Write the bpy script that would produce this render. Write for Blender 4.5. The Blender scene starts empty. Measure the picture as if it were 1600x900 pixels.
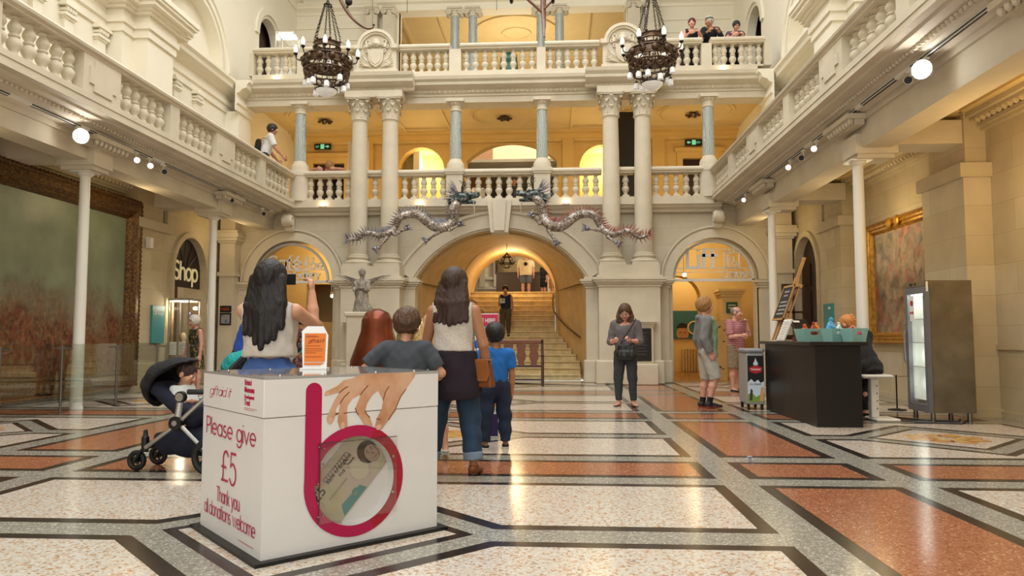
import bpy, math, random
import numpy as np
from mathutils import Vector, Matrix
random.seed(7)
S = bpy.context.scene
COL = S.collection
PI = math.pi
# ------------------------------------------------------------------ camera
XC = -1.36                      # centre line of the hall
cam_d = bpy.data.cameras.new('camera'); cam = bpy.data.objects.new('camera', cam_d); COL.objects.link(cam)
cam_d.sensor_width = 36.0; cam_d.lens = 36.0*1140/1600
cam.location = (0, 0, 1.10); cam.rotation_euler = (PI/2+math.radians(3.864), 0, math.radians(3.406))
cam_d.clip_end = 200
S.camera = cam
# ------------------------------------------------------------------ light
w = bpy.data.worlds.new('world'); S.world = w; w.use_nodes = True
w.node_tree.nodes['Background'].inputs[0].default_value = (0.96, 0.98, 1.0, 1)
w.node_tree.nodes['Background'].inputs[1].default_value = 0.6
S.view_settings.view_transform = 'Standard'; S.view_settings.look = 'None'
S.view_settings.gamma = 1.0; S.view_settings.use_curve_mapping = False
S.view_settings.exposure = 0.36
def area(name, loc, size, sizey, power, col, rot=(0,0,0)):
    l = bpy.data.lights.new(name, 'AREA'); l.shape = 'RECTANGLE'; l.size = size; l.size_y = sizey; l.energy = power; l.color = col
    o = bpy.data.objects.new(name, l); COL.objects.link(o); o.location = loc; o.rotation_euler = rot; return o
def point(name, loc, power, col, r=.12):
    l = bpy.data.lights.new(name, 'POINT'); l.energy = power; l.color = col; l.shadow_soft_size = r
    o = bpy.data.objects.new(name, l); COL.objects.link(o); o.location = loc; return o
area('skylight', (XC, 6.6, 13.5), 9.0, 21.0, 1650, (0.97, 0.985, 1.0))
area('front_fill_light', (XC, -3.9, 3.0), 5.0, 4.0, 120, (.95, .98, 1.0), (PI/2, 0, 0))  # added fill light behind the camera, brightens faces turned towards it
WARM = (1.0, 0.76, 0.40)
WARM2 = (1.0, 0.84, 0.60)
LIGHTS = [(5.3, 12.9, 3.1, 22, WARM), (5.5, 8.7, 3.0, 42, (1.0, .66, .26)), (4.9, 16.9, 3.6, 10, WARM), (-7.6, 12.8, 3.6, 9, WARM), (-7.4, 8.6, 3.6, 5, WARM), (-7.7, 16.9, 3.6, 10, WARM),
          (-6.9, 20.6, 5.6, 30, WARM), (-3.6, 20.6, 5.6, 34, WARM), (0.9, 20.6, 5.6, 34, WARM), (4.1, 20.6, 5.6, 30, WARM),
          (XC, 19.6, 2.6, 8, WARM), (XC, 22.6, 3.5, 55, WARM), (XC-1.6, 25.6, 4.0, 60, WARM2), (XC+1.6, 25.6, 4.0, 60, WARM2), (XC, 29.2, 4.0, 60, WARM2),
          (-6.6, 20.6, 3.3, 40, WARM), (3.9, 20.0, 3.3, 42, WARM), (4.1, 22.8, 3.3, 40, WARM), (XC, 25.0, 10.0, 110, WARM2)]
for i, (x, y, z, p_, c) in enumerate(LIGHTS): point('warm_lamp', (x, y, z), p_, c, .35)

# ------------------------------------------------------------------ helpers
def lin(c):
    return tuple((v/12.92 if v <= .04045 else ((v+.055)/1.055)**2.4) for v in c)
def hexc(h):
    h = h.lstrip('#'); return lin(tuple(int(h[i:i+2], 16)/255 for i in (0, 2, 4)))
MATS = {}
def mat(name, col, rough=.6, metal=0., var=0., vscale=8., bump=0., bscale=60., spec=.5, col2=None, trans=0., alpha=1., emit=None, estr=0., coords='Object', stretch=None, coat=0., kind='noise'):
    if name in MATS: return MATS[name]
    m = bpy.data.materials.new(name); m.use_nodes = True; nt = m.node_tree; b = nt.nodes['Principled BSDF']
    if isinstance(col, str): col = hexc(col)
    b.inputs['Base Color'].default_value = (*col, 1); b.inputs['Roughness'].default_value = rough; b.inputs['Metallic'].default_value = metal
    b.inputs['Specular IOR Level'].default_value = spec; b.inputs['Transmission Weight'].default_value = trans; b.inputs['Alpha'].default_value = alpha
    b.inputs['Coat Weight'].default_value = coat
    if emit: b.inputs['Emission Color'].default_value = (*emit, 1); b.inputs['Emission Strength'].default_value = estr
    tc = None
    def coord():
        nonlocal tc
        if tc is None:
            t = nt.nodes.new('ShaderNodeTexCoord'); tc = t.outputs[coords]
            if stretch:
                mp = nt.nodes.new('ShaderNodeMapping'); mp.inputs['Scale'].default_value = stretch; nt.links.new(tc, mp.inputs[0]); tc = mp.outputs[0]
        return tc
    if var > 0 or col2 is not None:
        if isinstance(col2, str): col2 = hexc(col2)
        if col2 is None: col2 = tuple(v*(1-var) for v in col); 
        if kind == 'voronoi':
            n = nt.nodes.new('ShaderNodeTexVoronoi'); out = n.outputs['Color']
            sx = nt.nodes.new('ShaderNodeSeparateColor'); nt.links.new(out, sx.inputs[0]); out = sx.outputs[0]
        else:
            n = nt.nodes.new('ShaderNodeTexNoise'); n.inputs['Detail'].default_value = 5; out = n.outputs[0]
        n.inputs['Scale'].default_value = vscale; nt.links.new(coord(), n.inputs['Vector'])
        r = nt.nodes.new('ShaderNodeValToRGB'); r.color_ramp.elements[0].position = .36; r.color_ramp.elements[1].position = .64
        r.color_ramp.elements[0].color = (*col2, 1); r.color_ramp.elements[1].color = (*col, 1)
        nt.links.new(out, r.inputs[0]); nt.links.new(r.outputs[0], b.inputs['Base Color'])
    if bump > 0:
        n = nt.nodes.new('ShaderNodeTexNoise'); n.inputs['Scale'].default_value = bscale; n.inputs['Detail'].default_value = 3; nt.links.new(coord(), n.inputs['Vector'])
        bp = nt.nodes.new('ShaderNodeBump'); bp.inputs['Strength'].default_value = bump; bp.inputs['Distance'].default_value = .01
        nt.links.new(n.outputs[0], bp.inputs['Height']); nt.links.new(bp.outputs[0], b.inputs['Normal'])
    MATS[name] = m; return m
def ramp_mat(name, stops, scale=60, rough=.2, kind='voronoi', bump=0., stretch=None, detail=3, coords='Object', distort=0., metal=0., spec=.5):
    """a material whose colour is picked from stops by a noise or cell texture"""
    if name in MATS: return MATS[name]
    m = bpy.data.materials.new(name); m.use_nodes = True; nt = m.node_tree; b = nt.nodes['Principled BSDF']
    b.inputs['Roughness'].default_value = rough; b.inputs['Metallic'].default_value = metal; b.inputs['Specular IOR Level'].default_value = spec
    t = nt.nodes.new('ShaderNodeTexCoord'); v = t.outputs[coords]
    if stretch:
        mp = nt.nodes.new('ShaderNodeMapping'); mp.inputs['Scale'].default_value = stretch; nt.links.new(v, mp.inputs[0]); v = mp.outputs[0]
    if kind == 'voronoi':
        n = nt.nodes.new('ShaderNodeTexVoronoi'); n.inputs['Scale'].default_value = scale; nt.links.new(v, n.inputs['Vector'])
        sx = nt.nodes.new('ShaderNodeSeparateColor'); nt.links.new(n.outputs['Color'], sx.inputs[0]); out = sx.outputs[0]
    elif kind == 'wave':
        n = nt.nodes.new('ShaderNodeTexWave'); n.inputs['Scale'].default_value = scale; n.inputs['Distortion'].default_value = distort; n.inputs['Detail'].default_value = detail
        nt.links.new(v, n.inputs['Vector']); out = n.outputs[1]
        if stretch and stretch[0] == 0: n.bands_direction = 'Z'
    else:
        n = nt.nodes.new('ShaderNodeTexNoise'); n.inputs['Scale'].default_value = scale; n.inputs['Detail'].default_value = detail; n.inputs['Distortion'].default_value = distort
        nt.links.new(v, n.inputs['Vector']); out = n.outputs[0]
    r = nt.nodes.new('ShaderNodeValToRGB'); e = r.color_ramp.elements
    while len(e) < len(stops): e.new(.5)
    for q, (p, c) in zip(e, stops):
        q.position = p; q.color = (*(hexc(c) if isinstance(c, str) else c), 1)
    nt.links.new(out, r.inputs[0]); nt.links.new(r.outputs[0], b.inputs['Base Color'])
    if bump > 0:
        bp = nt.nodes.new('ShaderNodeBump'); bp.inputs['Strength'].default_value = bump; bp.inputs['Distance'].default_value = .01
        nt.links.new(out, bp.inputs['Height']); nt.links.new(bp.outputs[0], b.inputs['Normal'])
    MATS[name] = m; return m
def glass(name, col=(1,1,1), alpha=.15, rough=.03):
    """thin clear sheet: mostly see-through with a glossy reflection"""
    if name in MATS: return MATS[name]
    m = bpy.data.materials.new(name); m.use_nodes = True; nt = m.node_tree
    for n in list(nt.nodes):
        if n.type == 'BSDF_PRINCIPLED': nt.nodes.remove(n)
    o = nt.nodes['Material Output']; t = nt.nodes.new('ShaderNodeBsdfTransparent'); g = nt.nodes.new('ShaderNodeBsdfGlossy')
    g.inputs['Roughness'].default_value = rough; t.inputs[0].default_value = (*[1-(1-c)*.5 for c in col], 1)
    lw = nt.nodes.new('ShaderNodeLayerWeight'); lw.inputs[0].default_value = .25
    mr = nt.nodes.new('ShaderNodeMapRange'); mr.inputs[3].default_value = alpha*.5; mr.inputs[4].default_value = min(1, alpha*4)
    nt.links.new(lw.outputs['Fresnel'], mr.inputs[0])
    mx = nt.nodes.new('ShaderNodeMixShader'); nt.links.new(mr.outputs[0], mx.inputs[0]); nt.links.new(t.outputs[0], mx.inputs[1]); nt.links.new(g.outputs[0], mx.inputs[2])
    nt.links.new(mx.outputs[0], o.inputs[0]); MATS[name] = m; return m

def tag(o, label=None, cat=None, group=None, kind=None):
    if label: o['label'] = label
    if cat: o['category'] = cat
    if group: o['group'] = group
    if kind: o['kind'] = kind
    return o
def thing(name, label, cat, loc=(0,0,0), rz=0., group=None, rot=None):
    o = bpy.data.objects.new(name, None); COL.objects.link(o); o.empty_display_size = .1
    o.location = loc; o.rotation_euler = rot or (0, 0, rz)
    return tag(o, label, cat, group)
def new_obj(name, me, parent=None, loc=(0,0,0), rz=0., scale=None, rot=None):
    o = bpy.data.objects.new(name, me); COL.objects.link(o); o.location = loc; o.rotation_euler = rot or (0, 0, rz)
    if scale is not None: o.scale = scale if hasattr(scale, '__len__') else (scale,)*3
    if parent: o.parent = parent
    return o
def copy_tree(o, parent=None):
    c = o.copy(); COL.objects.link(c)
    if parent: c.parent = parent
    for ch in list(o.children): copy_tree(ch, c)
    return c
class MB:
    """collects shapes; build() links them as one mesh object"""
    def __init__(s, off=(0,0,0)): s.v = []; s.f = []; s.m = []; s.cur = 0; s.M = Matrix.Translation(off)
    def add(s, vs, fs):
        n = len(s.v); s.v += [tuple(s.M @ Vector(p)) for p in vs]; s.f += [tuple(i+n for i in f) for f in fs]; s.m += [s.cur]*len(fs); return s
    def box(s, x0, x1, y0, y1, z0, z1):
        return s.add([(x0,y0,z0),(x1,y0,z0),(x1,y1,z0),(x0,y1,z0),(x0,y0,z1),(x1,y0,z1),(x1,y1,z1),(x0,y1,z1)],
                     [(0,3,2,1),(4,5,6,7),(0,1,5,4),(1,2,6,5),(2,3,7,6),(3,0,4,7)])
    def bbox(s, x0, x1, y0, y1, z0, z1, b=.01):
        """box with chamfered edges"""
        vs = []; 
        for (xx, yy, zz) in ((b,b,0),(b,0,b),(0,b,b)):
            pass
        A = [(x0+b, y0+b, z0), (x1-b, y0+b, z0), (x1-b, y1-b, z0), (x0+b, y1-b, z0)]
        def ring(i, z): return [(x0+i, y0+b, z), (x0+b, y0+i, z), (x1-b, y0+i, z), (x1-i, y0+b, z), (x1-i, y1-b, z), (x1-b, y1-i, z), (x0+b, y1-i, z), (x0+i, y1-b, z)]
        R = [ring(b, z0), ring(0, z0+b), ring(0, z1-b), ring(b, z1)]
        vs = sum(R, []); fs = []
        for k in range(3):
            for i in range(8):
                j = (i+1) % 8; fs.append((k*8+i, k*8+j, k*8+8+j, k*8+8+i))
        fs.append(tuple(range(7, -1, -1))); fs.append(tuple(range(24, 32)))
        return s.add(vs, fs)
    def prism(s, poly, axis, a, b):
        """poly: 2D points; axis 'x': (y,z), 'y': (x,z), 'z': (x,y); extruded from a to b"""
        def P(p, t): return (t, p[0], p[1]) if axis == 'x' else ((p[0], t, p[1]) if axis == 'y' else (p[0], p[1], t))
        n = len(poly); vs = [P(p, a) for p in poly]+[P(p, b) for p in poly]
        fs = [tuple(range(n)), tuple(range(2*n-1, n-1, -1))]+[(i, i+n, (i+1) % n+n, (i+1) % n) for i in range(n)]
        return s.add(vs, fs)
    def lathe(s, prof, c=(0,0,0), n=20, sx=1., sy=1., caps=True):
        vs = []; fs = []; m = len(prof)
        for (r, z) in prof:
            for i in range(n):
                a = 2*PI*i/n; vs.append((c[0]+r*math.cos(a)*sx, c[1]+r*math.sin(a)*sy, c[2]+z))
        for k in range(m-1):
            for i in range(n):
                j = (i+1) % n; fs.append((k*n+i, k*n+j, k*n+n+j, k*n+n+i))
        if caps: fs.append(tuple(range(n-1, -1, -1))); fs.append(tuple(range((m-1)*n, m*n)))
        return s.add(vs, fs)
    def tube(s, pts, r, n=8, caps=True, flat=1.):
        pts = [Vector(p) for p in pts]; m = len(pts)
        rs = r if hasattr(r, '__len__') else [r]*m
        vs = []; fs = []; up = None
        for k, p in enumerate(pts):
            d = (pts[min(k+1, m-1)]-pts[max(k-1, 0)]).normalized()
            if up is None: up = Vector((0,0,1)) if abs(d.z) < .9 else Vector((1,0,0))
            x = d.cross(up).normalized(); up = x.cross(d).normalized()
            for i in range(n):
                a = 2*PI*i/n; vs.append(tuple(p+(x*math.cos(a)+up*math.sin(a)*flat)*rs[k]))
        for k in range(m-1):
            for i in range(n):
                j = (i+1) % n; fs.append((k*n+i, k*n+j, k*n+n+j, k*n+n+i))
        if caps: fs.append(tuple(range(n-1, -1, -1))); fs.append(tuple(range((m-1)*n, m*n)))
        return s.add(vs, fs)
    def ball(s, c, r, n=12, m=8, sc=(1,1,1)):
        vs = [(c[0], c[1], c[2]-r*sc[2])]; fs = []
        for k in range(1, m):
            t = -PI/2+PI*k/m
            for i in range(n):
                a = 2*PI*i/n; vs.append((c[0]+r*sc[0]*math.cos(t)*math.cos(a), c[1]+r*sc[1]*math.cos(t)*math.sin(a), c[2]+r*sc[2]*math.sin(t)))
        vs.append((c[0], c[1], c[2]+r*sc[2]))
        for i in range(n): fs.append((0, 1+(i+1) % n, 1+i))
        for k in range(m-2):
            for i in range(n):
                j = (i+1) % n; fs.append((1+k*n+i, 1+k*n+j, 1+k*n+n+j, 1+k*n+n+i))
        L = len(vs)-1
        for i in range(n): fs.append((L, 1+(m-2)*n+i, 1+(m-2)*n+(i+1) % n))
        return s.add(vs, fs)
    def poly(s, pts): return s.add(pts, [tuple(range(len(pts)))])
    def torus(s, c, R, r, n=24, m=8, axis='z', a0=0., a1=2*PI):
        pts = []
        full = abs(a1-a0-2*PI) < 1e-6; N = n if full else n+1
        vs = []; fs = []
        for i in range(N):
            a = a0+(a1-a0)*i/n
            for j in range(m):
                t = 2*PI*j/m; q = R+r*math.cos(t); u, v, w_ = q*math.cos(a), q*math.sin(a), r*math.sin(t)
                p = (u, v, w_) if axis == 'z' else ((u, w_, v) if axis == 'y' else (w_, u, v))
                vs.append((c[0]+p[0], c[1]+p[1], c[2]+p[2]))
        for i in range(n):
            for j in range(m):
                fs.append((i*m+j, ((i+1) % N)*m+j, ((i+1) % N)*m+(j+1) % m, i*m+(j+1) % m))
        return s.add(vs, fs)
    def mesh(s, name, ms, smooth=False):
        me = bpy.data.meshes.new(name); me.from_pydata(s.v, [], s.f)
        for m in (ms if isinstance(ms, (list, tuple)) else [ms]): me.materials.append(m)
        if len(set(s.m)) > 1 or (s.m and s.m[0]): me.polygons.foreach_set('material_index', s.m)
        if smooth is True: me.polygons.foreach_set('use_smooth', [True]*len(me.polygons))
        elif smooth: 
            me.polygons.foreach_set('use_smooth', [True]*len(me.polygons)); me.set_sharp_from_angle(angle=math.radians(smooth))
        me.update(); return me
    def build(s, name, ms, parent=None, smooth=False, loc=(0,0,0), rz=0., world=False, rot=None):
        import bmesh
        me = s.mesh(name, ms, False)
        bm = bmesh.new(); bm.from_mesh(me); bmesh.ops.recalc_face_normals(bm, faces=bm.faces); bm.to_mesh(me); bm.free()
        if smooth:
            me.polygons.foreach_set('use_smooth', [True]*len(me.polygons))
            me.set_sharp_from_angle(angle=math.radians(38 if smooth is True else smooth))
        o = new_obj(name, me, parent, loc, rz, rot=rot)
        if world and parent: o.matrix_parent_inverse = (Matrix.Translation(parent.location) @ parent.rotation_euler.to_matrix().to_4x4()).inverted()
        return o
def struct(o): o['kind'] = 'structure'; return o
def arc(cx, cz, r, a0, a1, n, rz=None):
    rz = r if rz is None else rz
    return [(cx+r*math.cos(math.radians(a0+(a1-a0)*i/n)), cz+rz*math.sin(math.radians(a0+(a1-a0)*i/n))) for i in range(n+1)]
def wall_arches(mb, x0, x1, z0, z1, ya, yb, ops):
    """wall in the XZ plane, thickness ya..yb, with arched openings: ops = [(xl, xr, arcpoints left to right, sill)]"""
    x = x0
    for (xl, xr, pts, sill) in sorted(ops):
        mb.box(x, xl, ya, yb, z0, z1)
        if sill > z0: mb.box(xl, xr, ya, yb, z0, sill)
        for (p, q) in zip(pts[:-1], pts[1:]):
            vs = [(p[0], ya, p[1]), (q[0], ya, q[1]), (q[0], ya, z1), (p[0], ya, z1), (p[0], yb, p[1]), (q[0], yb, q[1]), (q[0], yb, z1), (p[0], yb, z1)]
            mb.add(vs, [(0,1,2,3), (7,6,5,4), (0,4,5,1), (3,2,6,7)])
        x = xr
    mb.box(x, x1, ya, yb, z0, z1)
def band(mb, pts, w0, w1, ya, yb, c):
    """ring of stone following pts (XZ) between radial offsets w0..w1 away from centre c, from depth ya to yb"""
    def off(p, w_):
        d = Vector((p[0]-c[0], p[1]-c[1])); d = d.normalized(); return (p[0]+d.x*w_, p[1]+d.y*w_)
    n = len(pts); vs = []
    for p in pts:
        a, b = off(p, w0), off(p, w1)
        vs += [(a[0], ya, a[1]), (b[0], ya, b[1]), (b[0], yb, b[1]), (a[0], yb, a[1])]
    fs = []
    for i in range(n-1):
        for k in range(4): fs.append((i*4+k, i*4+(k+1) % 4, i*4+4+(k+1) % 4, i*4+4+k))
    fs += [(0,1,2,3), (n*4-1, n*4-2, n*4-3, n*4-4)]
    mb.add(vs, fs)
def moulding(mb, prof, axis, a, b, flip=1., base=(0,0)):
    """cornice: prof = [(out, z)] closed against the wall; axis 'x' runs along x facing -y, axis 'y' runs along y facing +x (flip=1) or -x"""
    if axis == 'x': mb.prism([(base[0]-o, base[1]+z) for (o, z) in prof], 'x', a, b)
    else: mb.prism([(base[0]+flip*o, base[1]+z) for (o, z) in prof], 'y', a, b)
CORN = [(0,0),(.03,0),(.05,.05),(.05,.08),(.14,.14),(.2,.16),(.2,.22),(.25,.26),(.25,.3),(0,.3)]
def cprof(out, h): return [(o*out/.25, z*h/.3) for (o, z) in CORN]
# ------------------------------------------------------------------ materials of the hall
STONE = mat('stone', '#d4c9b2', .75, var=.10, vscale=2.2, bump=.12, bscale=40)
def ashlar(name, c1, c2, mortar, ax):
    """coursed stone: brick texture read in the wall's own plane"""
    m = bpy.data.materials.new(name); m.use_nodes = True; nt = m.node_tree; b = nt.nodes['Principled BSDF']; b.inputs['Roughness'].default_value = .8
    t = nt.nodes.new('ShaderNodeTexCoord'); sp = nt.nodes.new('ShaderNodeSeparateXYZ'); cb = nt.nodes.new('ShaderNodeCombineXYZ'); br = nt.nodes.new('ShaderNodeTexBrick')
    nt.links.new(t.outputs['Object'], sp.inputs[0]); nt.links.new(sp.outputs[ax], cb.inputs[0]); nt.links.new(sp.outputs[2], cb.inputs[1]); nt.links.new(cb.outputs[0], br.inputs[0])
    br.inputs['Scale'].default_value = 1.; br.inputs['Brick Width'].default_value = .95; br.inputs['Row Height'].default_value = .42; br.inputs['Mortar Size'].default_value = .004
    br.inputs['Color1'].default_value = (*hexc(c1), 1); br.inputs['Color2'].default_value = (*hexc(c2), 1); br.inputs['Mortar'].default_value = (*hexc(mortar), 1)
    n = nt.nodes.new('ShaderNodeTexNoise'); n.inputs['Scale'].default_value = 3.; n.inputs['Detail'].default_value = 6; nt.links.new(t.outputs['Object'], n.inputs[0])
    mx = nt.nodes.new('ShaderNodeMix'); mx.data_type = 'RGBA'; mx.blend_type = 'MULTIPLY'; mx.inputs[0].default_value = .28
    nt.links.new(br.outputs[0], mx.inputs[6]); nt.links.new(n.outputs[0], mx.inputs[7]); nt.links.new(mx.outputs[2], b.inputs['Base Color'])
    return m
ASH_X = ashlar('ashlar_back', '#d8ceb7', '#d1c5ab', '#bfb499', 0)
ASH_Y = ashlar('ashlar_side', '#d8caab', '#cdbc98', '#bcab88', 1)
PLASTER = mat('cream_plaster', '#efe7d2', .8, var=.03, vscale=1.5)
YELLOW = mat('ochre_paint', '#dcb871', .7, var=.08, vscale=2.)
CEILP = mat('ceiling_plaster', '#d6bd88', .75, var=.05, vscale=2.)
BLACK = mat('black_paint', '#0d0c0c', .45)
DARKWOOD = mat('dark_mahogany', '#2e1109', .35, var=.4, vscale=6, stretch=(4,4,.4))
WHITEP = mat('white_paint', '#e4e1d6', .4)
GREYBASE = ramp_mat('grey_terrazzo', [(.0,'#7d7a6e'),(.3,'#8e8b7e'),(.75,'#99968a'),(1.,'#c4c0b2')], 95, .16, bump=0.)
LIGHTT = ramp_mat('pale_terrazzo', [(.0,'#a87f58'),(.12,'#c0a081'),(.3,'#c9bfae'),(.6,'#cbc4b8'),(.9,'#d6d0c5'),(1.,'#958b7e')], 75, .17)
ORANGET = ramp_mat('red_terrazzo', [(.0,'#8c4f30'),(.35,'#9e6346'),(.8,'#a96f50'),(.95,'#b37e60'),(1.,'#d0aa86')], 95, .15)
BORDER = mat('dark_marble', '#2e2623', .2, var=.3, vscale=20)
PETAL = ramp_mat('flower_mosaic', [(.0,'#a86f4e'),(.4,'#c79a4c'),(.7,'#d0b25c'),(1.,'#b98a7a')], 12, .25)
WOODF = mat('parquet_floor', '#a8783c', .25, var=.3, vscale=5, stretch=(1,8,1))

# ------------------------------------------------------------------ floor
fl = MB(); fl.cur = 0
fl.box(-10.5, 8, -4.5, 18.55, -.2, 0)
def inset(pts, d):
    """offset a CCW polygon inwards"""
    n = len(pts); r = []
    for i in range(n):
        p0, p1, p2 = Vector(pts[i-1]), Vector(pts[i]), Vector(pts[(i+1) % n])
        a = (p1-p0).normalized(); b = (p2-p1).normalized(); na = Vector((-a.y, a.x)); nb = Vector((-b.y, b.x))
        k = (na+nb); k = k/max(k.dot(na), .3); r.append(tuple(p1+k*d))
    return r
def panel(pts, m, d=.095):
    fl.cur = 3; fl.poly([(p[0]+XC, p[1], .0006) for p in pts])
    fl.cur = m; fl.poly([(p[0]+XC, p[1], .0012) for p in inset(pts, d)])
def notched(u0, u1, y0, y1, uc, h, top):
    """rectangle with a 45 degree notch of half width h centred at uc cut in its top (or bottom) edge"""
    e = .0
    if top: return [(u0,y0),(u1,y0),(u1,y1),(uc+h,y1),(uc,y1-h),(uc-h,y1),(u0,y1)]
    return [(u0,y0),(uc-h,y0),(uc,y0+h),(uc+h,y0),(u1,y0),(u1,y1),(u0,y1)]
for k in range(-2, 4):
    g = 4.14+4.165*k
    for top, y0, y1 in ((True, g-1.42, g-.13), (False, g+.12, g+1.47)):
        y1 = min(y1, 17.95)
        panel(notched(-2.61, 2.61, y0, y1, 0, 1.0, top), 1)
        for s in (-1, 1):
            panel(notched(*sorted((s*4.15, s*7.05)), y0, y1, s*5.6, .95, top), 1)
    if g+2.48 < 17.9:
        panel([(-2.61, g+1.72), (2.61, g+1.72), (2.61, g+2.49), (-2.61, g+2.49)], 2)
        for s in (-1, 1):
            for a, b in ((2.86, 3.90), (4.15, 7.05)):
                u0, u1 = sorted((s*a, s*b)); panel([(u0, g+1.72), (u1, g+1.72), (u1, g+2.49), (u0, g+2.49)], 2)
    for s in (-1, 1):
        u0, u1 = sorted((s*2.86, s*3.90)); panel([(u0, g-1.42), (u1, g-1.42), (u1, min(g+1.47, 17.9)), (u0, min(g+1.47, 17.9))], 2)
    for uc in (-5.6, 0, 5.6):
        h = .84 if uc else .9
        panel([(uc-h, g), (uc, g-h), (uc+h, g), (uc, g+h)], 1, .07)
        fl.cur = 4
        for i in range(8):
            a = 2*PI*i/8+.2; c, s_ = math.cos(a), math.sin(a)
            pr = [(.05,0),(.2,.1),(.34,.12),(.42,.04),(.42,-.04),(.34,-.12),(.2,-.1)]
            fl.poly([(XC+uc+x*c-y*s_, g+x*s_+y*c, .0018) for x, y in pr])
fl.cur = 5
fl.box(-9.2, -4.0, 18.55, 24, -.2, .001); fl.box(1.4, 6.8, 18.55, 24, -.2, .001)
struct(fl.build('floor', [GREYBASE, LIGHTT, ORANGET, BORDER, PETAL, WOODF]))

# ------------------------------------------------------------------ back wall with its three arches
YW = 18.0
R_M = 2.474; CZ_M = 1.296; HALF = 2.15; A_M = math.degrees(math.asin(HALF/R_M))
arc_main = arc(XC, CZ_M, R_M, 90+A_M, 90-A_M, 28)
CAFE, LIFT = XC-5.25, XC+5.25
arc_c = arc(CAFE, 2.5, 1.03, 180, 0, 24); arc_l = arc(LIFT, 2.5, 1.03, 180, 0, 24)
bw = MB()
wall_arches(bw, -9.6, 6.9, 0, 4.36, YW, YW+.5, [(CAFE-1.03, CAFE+1.03, arc_c, 0), (XC-HALF, XC+HALF, arc_main, 0), (LIFT-1.03, LIFT+1.03, arc_l, 0)])
struct(bw.build('wall_back', ASH_X))
tr = MB()
for c, pts in ((CAFE, arc_c), (LIFT, arc_l)):
    band(tr, pts, .0, .30, YW-.05, YW+.1, (c, 2.5)); band(tr, pts, .0, .20, YW-.08, YW, (c, 2.5)); band(tr, pts, .0, .06, YW-.04, YW, (c, 2.5)); band(tr, pts, .25, .30, YW-.10, YW, (c, 2.5))
pm = [(XC-HALF-.0, 2.45)]+arc_main+[(XC+HALF, 2.45)]
for w0, w1, d in ((0, .46, .05), (.05, .4, .10), (.13, .33, .07), (.40, .47, .14)): band(tr, arc_main, w0, w1, YW-d, YW, (XC, CZ_M))
# keystone
for dx, y0, y1 in ((.30, YW-.36, YW+.2), (.17, YW-.42, YW)):
    tr.prism([(XC-dx*.72, 3.66+.04*(dx<.2)), (XC+dx*.72, 3.66+.04*(dx<.2)), (XC+dx, 4.45), (XC-dx, 4.45)], 'y', y0, y1)
struct(tr.build('trim_1', STONE))
# piers under the paired columns
IMP = cprof(.16, .2)
PIERU = [-3.36, 3.36]
pr = MB()
for s in (-1, 1):
    xc = XC+s*3.11
    pr.box(xc-1.0, xc+1.0, YW-.14, YW+.2, 0, 2.36)                 # side pilasters
    pr.bbox(xc-1.06, xc+1.06, YW-.24, YW+.2, 0, .55, .03)
    pr.box(xc-.72, xc+.72, YW-.64, YW, .5, 2.36)                     # projecting pedestal
    pr.bbox(xc-.80, xc+.80, YW-.72, YW, 0, .56, .03)
    for (a, y) in ((1.0, YW-.14), (.72, YW-.64)):
        for (dz, o) in ((2.30, .03), (2.36, .07), (2.41, .12), (2.46, .15), (2.52, .05)):
            pr.box(xc-a-o, xc+a+o, y-o, YW+.1, dz, dz+.055)
    pr.box(xc-.72, xc+.72, YW-.66, YW, 2.56, 2.82)                  # die under the bases
    px = xc+s*.12
    pr.bbox(px-.5, px+.5, YW-.95, YW-.6, 0, .48, .02); pr.box(px-.40, px+.40, YW-.84, YW-.6, .48, 1.38)
    for dz, o in ((1.36, .03), (1.41, .07), (1.45, .1)): pr.box(px-.40-o, px+.40+o, YW-.84-o, YW-.6, dz, dz+.05)
# imposts at the outer sides of the small arches and the corner pilasters of the aisles
for s in (-1, 1):
    x = XC+s*6.28
    x0, x1 = sorted((x, XC+s*6.62)); pr.box(x0, x1, YW-.12, YW+.1, 0, 2.36)
    for dz, o in ((2.30, .03), (2.36, .06), (2.42, .1)): pr.box(x0-o, x1+o, YW-.12-o, YW+.1, dz, dz+.06)
    x0, x1 = sorted((XC+s*6.62, XC+s*7.0)); pr.box(x0, x1, YW-.35, YW, 0, 3.5)
    for dz, o in ((2.62, .04), (3.45, .04), (3.5, .09), (3.58, .13), (3.66, .1)): pr.box(x0-o, x1+o, YW-.35-o, YW, dz, dz+.1)
    pr.box(x0, x1, YW-.35, YW, 3.7, 4.2)
struct(pr.build('trim_2', STONE))

# ------------------------------------------------------------------ stair hall behind the main arch
st = MB()
Y0, NR, TR, RI = 18.75, 16, .31, .16
SPL = [(18.5, 2.15), (19.4, 2.05), (21.2, 1.36), (30, 1.36)]
def half_at(y):
    for (a, b), (c, d) in zip(SPL[:-1], SPL[1:]):
        if y <= c: return b+(d-b)*max(0, (y-a))/(c-a)
    return 1.36
st.cur = 0
for s in (-1, 1):
    poly = [(XC+s*h, y) for y, h in SPL]; q = [(XC+s*(h+.4), y) for y, h in reversed(SPL)]
    ps = poly+q
    st.prism(ps[:4]+ps[4:], 'z', 0, 6.2) if False else None
    n = len(SPL)
    for (a, b), (c, d) in list(zip(SPL[:-1], SPL[1:]))[:2]:
        st.prism([(XC+s*b, a), (XC+s*d, c), (XC+s*(d+.5), c), (XC+s*(b+.5), a)], 'z', 0, 4.4)
    x0, x1 = sorted((XC+s*1.36, XC+s*1.9)); st.box(x0, x1, 21.2, 24.2, 0, 4.7)
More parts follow.
